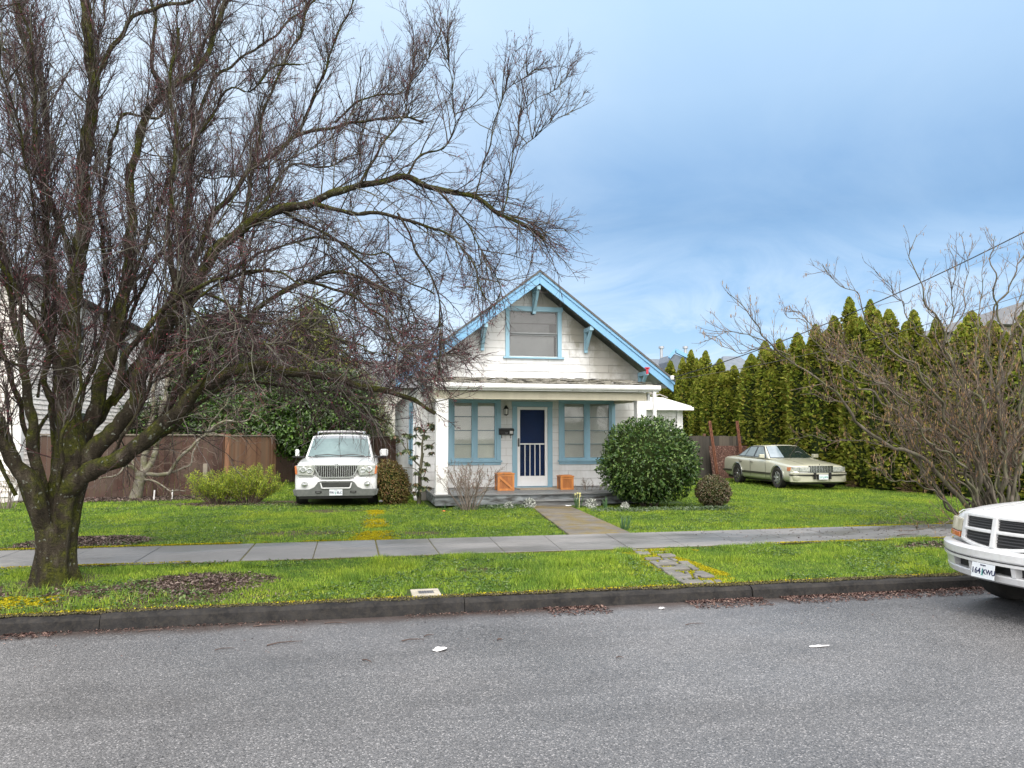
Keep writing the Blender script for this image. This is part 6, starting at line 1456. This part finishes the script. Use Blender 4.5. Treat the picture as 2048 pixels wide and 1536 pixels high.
# round glossy camellia
m_cam=leafmat('glossy_leaves',[(.012,.035,.006),(.03,.075,.012),(.06,.12,.022),(.16,.23,.06)],rough=.38,spec=.35,trans=.12)
cb=empty('round_bush',(6.93,17.0,GZ),label='big round clipped bush with glossy dark leaves at the right end of the porch',cat='bush')
V,F=leaf_bush(10500,1.30,1.15,1.04,.088,.046,m_cam,inner=.78,seed=3,flat=.0,lump=.13,lf=3.5); V[:,:2]*=(.91*(.93+.07*np.clip(V[:,2:3]+.9,0,1)))+.035*np.sin(V[:,2:3]*3.1+V[:,0:1]*2.3); V+= np.array([0,0,1.05]); V[:,2]=np.where(V[:,2]<.12,.12+(.12-V[:,2])*.3,V[:,2])
link('foliage',np_mesh('foliage',V,F,m_cam),cb)
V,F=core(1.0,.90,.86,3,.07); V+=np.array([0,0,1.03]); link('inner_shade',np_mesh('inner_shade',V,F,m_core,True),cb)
g=MB()
for k in range(7): a=k*.9; g.tube([(.1*math.cos(a),.1*math.sin(a),-.1),(.45*math.cos(a),.45*math.sin(a),.5)],.03,6)
g.build('stem',m_hz,cb)
# small dark bush with bronze tips
m_br=leafmat('bronze_leaves',[(.03,.035,.012),(.06,.07,.02),(.10,.11,.035),(.15,.11,.06),(.10,.035,.025),(.22,.22,.14)],rough=.4,spec=.5,trans=.1)
sb=empty('small_bush',(8.12,16.15,GZ),label='small dense bronze green bush in the lawn right of the round bush',cat='bush')
V,F=leaf_bush(5200,.40,.38,.36,.045,.022,m_br,inner=.75,seed=5,flat=.0,lump=.12); V+=np.array([0.02,0,.40]); V[:,2]=np.maximum(V[:,2],.02); link('foliage',np_mesh('foliage',V,F,m_br),sb)
V,F=core(.33,.31,.29,5,.1,14); V+=np.array([0.02,0,.38]); link('inner_shade',np_mesh('inner_shade',V,F,m_core,True),sb)
g=MB(); 
for k in range(5): g.tube([(.03*k-.06,.02,-.05),(.07*k-.15,.04*k-.1,.25)],.012,5)
g.build('stem',m_hz,sb)
# rusty mounded shrub next to the SUV
m_rs=leafmat('rusty_leaves',[(.05,.06,.015),(.11,.11,.025),(.18,.17,.04),(.20,.11,.04),(.14,.065,.03),(.26,.24,.08)],rough=.5,trans=.15)
rs=empty('rusty_shrub',(1.02,18.75,GZ),label='rusty green mounded shrub between the SUV and the corner of the house',cat='bush')
V,F=leaf_bush(6000,.42,.40,.58,.05,.024,m_rs,inner=.7,seed=8,flat=.0,lump=.14); V+=np.array([0,0,.50]); V[:,2]=np.maximum(V[:,2],.02); V[:,0]+=(.5-V[:,2])*.15; link('foliage',np_mesh('foliage',V,F,m_rs),rs)
V,F=core(.34,.32,.46,8,.1,14); V+=np.array([0,0,.46]); link('inner_shade',np_mesh('inner_shade',V,F,m_core,True),rs)
g=MB(); g.tube([(0,0,-.05),(.02,0,.3)],.03,6); g.build('stem',m_hz,rs)
# yellow-green fine shrubs: arching sprays with small leaves
m_yg=leafmat('yellow_green_leaves',[(.08,.15,.015),(.19,.29,.025),(.34,.43,.04),(.55,.56,.05)],rough=.45,trans=.3)
def spray_bush(name,loc,rx,h,ns,mat,label,seed,leaf=.035):
    b=empty(name,loc,label=label,cat='bush',group=None); n=ns
    a=rng.uniform(0,2*np.pi,n); q=rng.random(n)**.7; S=np.stack([np.cos(a)*q*rx*.35,np.sin(a)*q*rx*.3,np.zeros(n)],-1)
    D=np.stack([np.cos(a)*q*1.0,np.sin(a)*q*.9,np.full(n,.9)],-1); L=h*rng.uniform(.65,1.15,n)*(1.05-.1*q)
    P=branch_set(S,D,L,9,(0,0,.25),.10); S2,D2,L2,_=children(P,9,.25,1,.7,.32,L,.4); P2=branch_set(S2,D2,L2,5,(0,0,.2),.12)
    link('stem',np_mesh('stem',*cat([tubes_np(P,.011*np.linspace(1,.3,9)[None,:].repeat(n,0),4),tubes_np(P2,np.full((len(S2),5),.003),3)]),m_hzt,True),b)
    pts=np.concatenate([P2.reshape(-1,3)]*5+[P[:,3:].reshape(-1,3)]*2); m_=len(pts); pts=pts+rng.normal(size=(m_,3))*.022
    D=rand_unit(m_)*.7+np.array([0,0,.5]); link('foliage',np_mesh('foliage',*leaves_np(pts,D,rand_unit(m_),rng.uniform(.6,1.3,m_)*leaf,rng.uniform(.6,1.,m_)*leaf*.5),mat),b)
    return b
spray_bush('yellow_green_shrub',(-3.12,19.75,GZ),.6,.86,55,m_yg,'left one of the two yellow green shrubs, straggly and with bare stems at its foot',1)
spray_bush('yellow_green_shrub',(-2.42,19.85,GZ),.65,.84,72,m_yg,'right, wider and fuller one of the two yellow green shrubs beside the SUV',2)
for o in bpy.data.objects:
    if o.name.startswith('yellow_green_shrub'): o['group']='yellow green shrubs in front of the brown fence'
# bare twiggy shrub in front of the porch
def twig_bush(loc,rx,h,n,label,mat,leafm=None,name='bare_shrub'):
    b=empty(name,loc,label=label,cat='bush'); a=rng.uniform(0,2*np.pi,n); q=rng.random(n)**.6
    S=np.stack([np.cos(a)*q*rx*.25,np.sin(a)*q*rx*.2,np.zeros(n)-.02],-1); D=np.stack([np.cos(a)*q*.75,np.sin(a)*q*.6,np.ones(n)],-1); L=h*rng.uniform(.7,1.1,n)
    P=branch_set(S,D,L,8,(0,0,.1),.10); S2,D2,L2,_=children(P,6,.35,1,.55,.35,L,.4); P2=branch_set(S2,D2,L2,5,(0,0,.25),.13)
    S3,D3,L3,_=children(P2,3,.3,1,.6,.5,L2,.4); P3=branch_set(S3,D3,L3,4,(0,0,.2),.15)
    link('stem',np_mesh('stem',*cat([tubes_np(P,.010*np.linspace(1,.4,8)[None,:].repeat(n,0),5),tubes_np(P2,.0045*np.linspace(1,.6,5)[None,:].repeat(len(S2),0),3),tubes_np(P3,np.full((len(S3),4),.003),3)]),mat,True),b)
    if leafm is not None:
        pts=P3[:,-1]; pts=pts[rng.random(len(pts))<.9]; pts=np.concatenate([pts]*2)+rng.normal(size=(2*len(pts),3))*.012; m_=len(pts)
        link('foliage',np_mesh('foliage',*leaves_np(pts,rand_unit(m_)*.6+np.array([0,0,.7]),rand_unit(m_),rng.uniform(.02,.035,m_),.012),leafm),b)
    return b
m_azt=leafmat('azalea_twigs',[(.10,.08,.065),(.20,.165,.14),(.28,.24,.21)],rough=.8,trans=0)
m_azl=leafmat('pinkish_tips',[(.28,.13,.11),(.34,.22,.17),(.16,.18,.07),(.25,.09,.09)],rough=.6,trans=.2)
twig_bush((2.62,16.9,GZ),.62,1.02,30,'bare twiggy shrub with pinkish tips in front of the porch post',m_azt,m_azl)
# bare shrub behind the garden fence by the pale building
twig_bush((.8,30.2,GZ),1.6,3.4,26,'tall bare shrub against the pale building behind the fence',m_shoot)
# leggy rhododendron
RB=np.array([1.62,18.45,GZ]); RO=empty('rhododendron',tuple(RB),label='leggy rhododendron with drooping leaves beside the left porch post',cat='bush')
rt=[([(838,1010),(840,970),(842,930),(845,905)],.05,.035,0,0),([(843,925),(845,890),(850,860)],.03,.018,0,-.1),([(842,935),(830,920),(815,905),(800,880),(790,872)],.022,.01,0,-.2),([(848,900),(862,890),(870,885)],.018,.01,0,.0),([(842,950),(830,937),(805,935)],.012,.006,0,-.1),([(850,865),(862,850),(866,845)],.012,.008,0,0),([(815,905),(815,880),(810,865)],.012,.008,-.1,0),([(843,880),(830,865),(836,850)],.012,.008,0,0),([(842,960),(850,950),(856,925)],.012,.008,0,0),([(841,985),(850,975),(855,972)],.014,.008,0,-.2),([(841,975),(832,968),(828,975)],.012,.008,0,-.2)]
tipsR=[]
for tr,r0,r1,d0,d1 in rt:
    n=len(tr); pts=[at(x,y,RB[1]+d0+(d1-d0)*k/(n-1))-RB for k,(x,y) in enumerate(tr)]; P,r,Ls=resample(pts,np.linspace(r0,r1,n),.06,.006); V,F=tubes_np(P[None],r[None],7); link('stem',np_mesh('stem',V,F,m_hz,True),RO); tipsR.append(P[-1])
heads=[at(x,y,RB[1]+d)-RB for x,y,d in ((790,872,-.2),(800,880,-.1),(812,868,0),(824,872,.1),(835,855,0),(845,860,-.1),(862,848,0),(868,855,.1),(852,872,0),(815,900,-.1),(828,912,-.1),(858,890,0),(866,905,0),(800,905,-.2),(838,885,.1),(853,925,0),(845,938,-.1),(832,968,-.15),(842,975,-.2),(853,975,-.2),(848,955,-.1),(832,985,-.1),(835,945,0))]
C=[];Dd=[];
for h_ in heads:
    for k in range(22):
        a=rng.uniform(0,2*np.pi); d=np.array([math.cos(a),math.sin(a),rng.uniform(-1.1,.1)]); d/=np.linalg.norm(d); C.append(h_+d*.07+rng.normal(size=3)*.01); Dd.append(d)
C=np.array(C);Dd=np.array(Dd); n=len(C)
m_rh=leafmat('rhododendron_leaves',[(.03,.055,.02),(.06,.10,.035),(.12,.16,.07),(.18,.21,.11),(.16,.06,.035)],rough=.4,spec=.5,trans=.12)
link('foliage',np_mesh('foliage',*leaves_np(C,Dd,np.tile([0,0,1.],(n,1))+rand_unit(n)*.4,rng.uniform(.12,.19,n),.052),m_rh),RO)
# dark laurel tree behind the SUV
m_la=leafmat('laurel_leaves',[(.015,.035,.008),(.035,.08,.014),(.06,.13,.02),(.13,.24,.035)],rough=.32,spec=.6,trans=.2)
def clump_tree(name,loc,blobs,mat,label,leaf,nleaf,trunk_h,trunk_r,seed,coref=.72,asp=.42,cat_='tree',droop=.2):
    b=empty(name,loc,label=label,cat=cat_); Vs=[];Cs=[]
    for i,(x,y,z,rx,ry,rz) in enumerate(blobs):
        V,F=leaf_bush(int(nleaf*rx*rz),rx,ry,rz,leaf,leaf*asp,mat,inner=.72,seed=seed+i,flat=.0,lump=.28,droop=droop,lf=3.,outward=.8); V=V+np.array([x,y,z]); V[:,2]=np.maximum(V[:,2],.05); Vs.append((V,F))
        V,F=core(rx*coref,ry*coref,rz*coref,seed+i,.2,12); V=V+np.array([x,y,z]); V[:,2]=np.maximum(V[:,2],.03); Cs.append((V,F))
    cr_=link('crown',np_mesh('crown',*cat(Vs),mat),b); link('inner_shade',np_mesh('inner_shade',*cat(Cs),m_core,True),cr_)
    g=MB(); g.tube([(0,0,-.1),(.05,0,trunk_h*.5),(0,.05,trunk_h)],[trunk_r,trunk_r*.8,trunk_r*.5],10)
    for k in range(5):
        bx=blobs[k%len(blobs)]; g.tube([(0,0,trunk_h*.6),(bx[0]*.5,bx[1]*.5,(trunk_h+bx[2])*.5),(bx[0],bx[1],bx[2])],[trunk_r*.5,trunk_r*.3,trunk_r*.12],6)
    g.build('trunk',m_hz,b,smooth=True); return b
clump_tree('laurel_tree',(-1.0,27.3,GZ),[(0,0,2.4,1.5,1.1,1.3),(-.7,0,2.9,1.3,1.,1.0),(.9,.1,2.5,1.0,.9,1.1),(-1.3,.1,2.1,.8,.8,1.0),(-.9,-.3,1.7,.7,.7,.8),(.3,-.2,3.4,1.0,.9,.7)],m_la,'dark glossy laurel rising behind the white SUV',.15,3400,2.2,.13,40)
m_pa=leafmat('pale_olive_leaves',[(.10,.14,.04),(.18,.23,.08),(.28,.33,.14),(.36,.40,.20)],rough=.5,trans=.25)
clump_tree('variegated_shrub',(.55,32.,GZ),[(0,0,2.3,.9,.8,1.9),(.4,0,1.5,.8,.8,1.2),(-.3,0,3.4,.7,.7,.9)],m_pa,'pale olive leaved shrub between the laurel and the pale building',.09,5200,2.2,.06,60)
m_cn=leafmat('yellowish_conifer',[(.05,.07,.012),(.10,.13,.018),(.18,.21,.03),(.26,.28,.05)],rough=.6,trans=.2)
clump_tree('conifer_tree',(-1.9,38.5,GZ),[(0,0,6.3,1.3,1.3,2.2),(.1,0,4.3,2.2,1.8,2.4),(-.9,0,5.2,1.5,1.5,1.9),(0,0,2.2,2.4,2,2.2),(1.2,0,3.8,1.4,1.4,2.)],m_cn,'yellowish conifer behind the laurel, seen through the bare tree',.20,1500,6,.18,70,asp=.3)
clump_tree('evergreen_tree',(-6.6,40,GZ),[(0,0,5.6,2.3,2,2.3),(-1.8,0,4.3,2.2,2,2.2),(1.7,0,4.2,2.0,2,2.2),(0,0,2.3,3,2.4,2.3)],m_la,'dark evergreen tree far behind the brown fence, left of the yellowish conifer',.24,1000,4,.2,90)
clump_tree('evergreen_shrub',(-4.6,29.5,GZ),[(0,0,1.7,1.8,1.,1.5),(-1.9,0,1.6,1.6,1.,1.4),(1.5,0,1.5,1.3,.9,1.3),(-3.4,0,1.4,1.3,.9,1.2)],m_la,'broad dark evergreen shrub showing above the brown fence',.16,2000,1.5,.1,110,cat_='bush')
# ---- arborvitae hedge: each column its own tree, three shared meshes ----
m_ab=leafmat('arborvitae_sprays',[(.06,.095,.016),(.13,.185,.02),(.21,.26,.03),(.31,.34,.05),(.23,.17,.04)],rough=.65,spec=.2,trans=.2,bigscale=.5,big=(.17,.17,.02))
def column_mesh(seed):
    # several upright leaders grown together, each a spindle of its own height
    r_=np.random.default_rng(seed); ns=6; an=r_.uniform(0,2*np.pi,ns); of=r_.uniform(.16,.34,ns); of[0]=.03
    cx_=np.cos(an)*of; cy_=np.sin(an)*of; hh=r_.uniform(.70,.94,ns); hh[0]=1.; rad=r_.uniform(.24,.36,ns); rad[0]=.34
    n=14500; si=r_.integers(0,ns,n); v=r_.random(n)**.85; a=r_.uniform(0,2*np.pi,n)
    def RR(v): return np.where(v<.10,.6+v*4,1.0)*np.clip((1-v)/.38,0,1)**.6
    lob=1+.16*np.sin(a*3+seed+v*9+si)+.30*(vnoise(a*1.6+si*3,v*22,1.3,seed)-.5)
    r=RR(v)*lob*(.82+.18*r_.random(n))*rad[si]; r=np.maximum(r,.015)
    z=v*hh[si]*5.6+.05; lean=v**1.5*.10
    P=np.stack([cx_[si]*(1+lean)+np.cos(a)*r,cy_[si]*(1+lean)+np.sin(a)*r,z],-1)
    out=np.stack([np.cos(a),np.sin(a),0*a],-1); D=out*r_.uniform(.2,1.0,(n,1))+np.array([0,0,1.])*r_.uniform(.1,1.0,(n,1))+r_.normal(size=(n,3))*.35; D[v>.93]=D[v>.93]*.4+np.array([0,0,1.])
    N_=out*.5+np.array([0,0,.6])+r_.normal(size=(n,3))*.6
    me=np_mesh('arborvitae_foliage',*leaves_np(P,D,N_,r_.uniform(.07,.16,n),r_.uniform(.05,.10,n),.15),m_ab)
    parts=[]
    for q in range(ns):
        zs_=np.linspace(0,1,24); aa=np.arange(12)*2*np.pi/12; Z,A=np.meshgrid(zs_,aa,indexing='ij'); R_=RR(Z)*rad[q]*.74
        V=np.stack([cx_[q]*(1+Z**1.5*.1)+np.cos(A)*R_,cy_[q]*(1+Z**1.5*.1)+np.sin(A)*R_,Z*5.45*hh[q]+.03],-1).reshape(-1,3); i=np.arange(23)[:,None]*12;k=np.arange(12)[None,:]; parts.append((V,np.stack([i+k,i+(k+1)%12,i+12+(k+1)%12,i+12+k],-1).reshape(-1,4)))
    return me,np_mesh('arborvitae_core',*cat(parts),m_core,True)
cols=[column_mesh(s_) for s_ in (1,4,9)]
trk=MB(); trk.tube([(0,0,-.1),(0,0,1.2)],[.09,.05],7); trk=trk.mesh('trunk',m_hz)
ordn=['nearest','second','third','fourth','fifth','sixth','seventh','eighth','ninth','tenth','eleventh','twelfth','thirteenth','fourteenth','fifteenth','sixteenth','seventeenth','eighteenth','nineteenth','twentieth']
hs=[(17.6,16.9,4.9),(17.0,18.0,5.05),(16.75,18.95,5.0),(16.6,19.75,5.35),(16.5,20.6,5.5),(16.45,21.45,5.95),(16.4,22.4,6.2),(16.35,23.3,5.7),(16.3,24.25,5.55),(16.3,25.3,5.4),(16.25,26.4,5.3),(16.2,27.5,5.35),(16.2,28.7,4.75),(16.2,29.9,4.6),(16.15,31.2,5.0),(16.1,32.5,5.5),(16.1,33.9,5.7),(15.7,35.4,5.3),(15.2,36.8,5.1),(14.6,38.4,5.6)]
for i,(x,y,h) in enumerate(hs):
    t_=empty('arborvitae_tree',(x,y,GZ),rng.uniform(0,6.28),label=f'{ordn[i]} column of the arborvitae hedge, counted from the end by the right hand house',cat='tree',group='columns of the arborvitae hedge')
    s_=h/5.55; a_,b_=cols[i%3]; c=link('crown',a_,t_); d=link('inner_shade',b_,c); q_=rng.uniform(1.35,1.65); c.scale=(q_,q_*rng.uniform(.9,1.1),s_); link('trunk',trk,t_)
# dead brush at the hedge foot
m_dead=leafmat('dead_brush',[(.14,.09,.05),(.22,.15,.09),(.09,.06,.035)],rough=.9,trans=0)
for i,(px,py) in enumerate(((1722,975),(1832,985))):
    d=_f+(px-1024)/F_PX*_r+(768-py)/F_PX*_u; p=d*((GZ-EYE)/d[2]); n=260; a=rng.uniform(0,6.28,n); q=rng.random(n)
    S=np.stack([np.cos(a)*q*.1,np.sin(a)*q*.1,0*a],-1); P=branch_set(S,np.stack([np.cos(a)*q,np.sin(a)*q,1.2-q],-1),rng.uniform(.2,.6,n),6,(0,0,-.9),.12)
    o=link('dead_brush',np_mesh('dead_brush',*tubes_np(P,np.full((n,6),.006),3),m_dead),label=['tuft of dead brown brush at the hedge foot just right of the sedan','tuft of dead brown brush at the hedge foot nearer the catkin bush'][i],cat='brush'); o.location=(p[0],p[1],GZ)
# daffodil clumps
m_dl=leafmat('daffodil_leaves',[(.04,.10,.035),(.07,.15,.06),(.11,.20,.09)],rough=.4,trans=.2); m_df=M('daffodil_flower',(.82,.78,.35),rough=.6); m_wf=leafmat('silver_leaves',[(.25,.28,.25),(.42,.44,.40),(.60,.62,.58)],rough=.8,trans=.1)
def daff(loc,n,h,rad,fl,label):
    b=empty('daffodil_clump',loc,label=label,cat='daffodils',group='daffodil clumps near the front path'); a=rng.uniform(0,6.28,n); q=rng.random(n)**.6*rad
    S=np.stack([np.cos(a)*q*.6,np.sin(a)*q*.6,0*a-.01],-1); P=branch_set(S,np.stack([np.cos(a)*q*1.2,np.sin(a)*q*1.2,np.full(n,1.)*.35],-1),h*rng.uniform(.7,1.1,n),6,(0,0,.1),.05)
    w_=.007*np.array([1,1.1,1,.9,.7,.2]); T=np.stack([-np.sin(a),np.cos(a),0*a],-1)
    V=np.stack([P-T[:,None,:]*w_[None,:,None],P+T[:,None,:]*w_[None,:,None]],2).reshape(-1,3); i=(np.arange(n)[:,None]*6+np.arange(5)[None,:])*2; F=np.stack([i,i+1,i+3,i+2],-1).reshape(-1,4); link('leaves',np_mesh('leaves',V,F,m_dl,True),b)
    for k in range(fl):
        x,y=rng.normal()*rad*.5,rng.normal()*rad*.4; z=h*rng.uniform(.8,1.05); g=MB(); g.tube([(x*.5,y*.5,0),(x,y,z*.9),(x,y-.03,z)],.004,4); g.lathe((x,y-.03,z),'y',[(.0,.01),(.009,0),(.013,-.02),(.01,-.018)],8)
        for q_ in range(6):
            an=q_*math.pi/3; g.add([(x,y-.028,z),(x+.02*math.cos(an-.3),y-.03,z+.02*math.sin(an-.3)),(x+.03*math.cos(an),y-.035,z+.03*math.sin(an)),(x+.02*math.cos(an+.3),y-.03,z+.02*math.sin(an+.3))],[(0,1,2,3)])
        g.build('flower',m_df,b)
daff((5.10,16.75,GZ),26,.36,.10,5,'daffodil clump with pale yellow blooms at the porch step right of the path')
daff((5.62,16.35,GZ),20,.30,.08,0,'flowerless daffodil clump between the path and the round bush')
daff((4.80,12.95,GZ),34,.28,.13,0,'blue green daffodil clump beside the path close to the sidewalk')
daff((2.1,17.1,GZ),8,.16,.10,0,'sparse daffodil shoots at the left corner of the porch')
def dusty(loc,r_,label):
    n=160; V,F=leaf_bush(n,r_,r_*.8,r_*.9,.06,.022,m_wf,inner=.3,flat=0.); V[:,2]=np.maximum(V[:,2]+r_*.8,.01); o=link('silver_plant',np_mesh('silver_plant',V,F,m_wf),label=label,cat='plant',group='silvery plants at the porch foot'); o.location=loc
dusty((4.02,16.95,GZ),.15,'silvery plant just left of where the path meets the porch'); dusty((5.38,16.65,GZ),.14,'silvery plant right of the blooming daffodils'); dusty((3.55,17.05,GZ),.10,'low silvery plant left of the path plant'); dusty((6.1,16.4,GZ),.10,'small silvery plant at the left foot of the round bush')
# low border of groundcover at the porch foot
n=2600; x=rng.uniform(2.3,8.4,n); y=np.where(x<4.2,17.1,16.0)+rng.normal(size=n)*.13+np.where(x>6,-.12,0); k=(x<3.95)|(x>5.2); x=x[k];y=y[k];n=len(x)
link('border_plants',np_mesh('border_plants',*leaves_np(np.stack([x,y,gh(x,y)+rng.uniform(.01,.10,n)],-1),rand_unit(n)+np.array([0,0,.8]),rand_unit(n),rng.uniform(.03,.08,n),.02),leafmat('border_leaves',[(.04,.08,.03),(.10,.16,.07),(.25,.30,.22)],trans=.2)),kind='stuff',label='low leafy border along the foot of the porch and the round bush',cat='ground cover')
# dry grass clumps and stakes at left
g=MB()
for (px,py) in ((309,987),(343,985)):
    p=at(px,1000,21.2)
m_pvc=M('white_pvc',(.75,.75,.75),rough=.4)
for lab,px in (('left white plastic stake in the mulch by the fruit tree',308),('right white plastic stake in the mulch by the fruit tree',344)):
    p=at(px,990,21.3); g=MB(); g.tube([(0,0,0),(.01,0,.26)],.018,8); o=g.build('plastic_stake',m_pvc,label=lab,cat='stake',group='white stakes in the mulch bed'); o.location=(p[0],p[1],GZ)
twig_bush((-7.7,19.6,GZ),.9,.9,20,'pale dry shrub at the foot of the left house corner',m_azt,m_rs,'dry_shrub')
twig_bush((5.9,18.4,GZ),.5,.75,7,'thin wiry stems rising behind the porch edge left of the round bush',m_azt,None,'wiry_plant')
p=at(418,950,21.6); g=MB(); g.box(-.05,.05,-.05,.05,0,.95); o=g.build('garden_post',m_fcap,label='short weathered post standing beside the left yellow green shrub',cat='post',bevel=.008); p=at(410,960,20.8); o.location=(p[0],p[1],GZ)
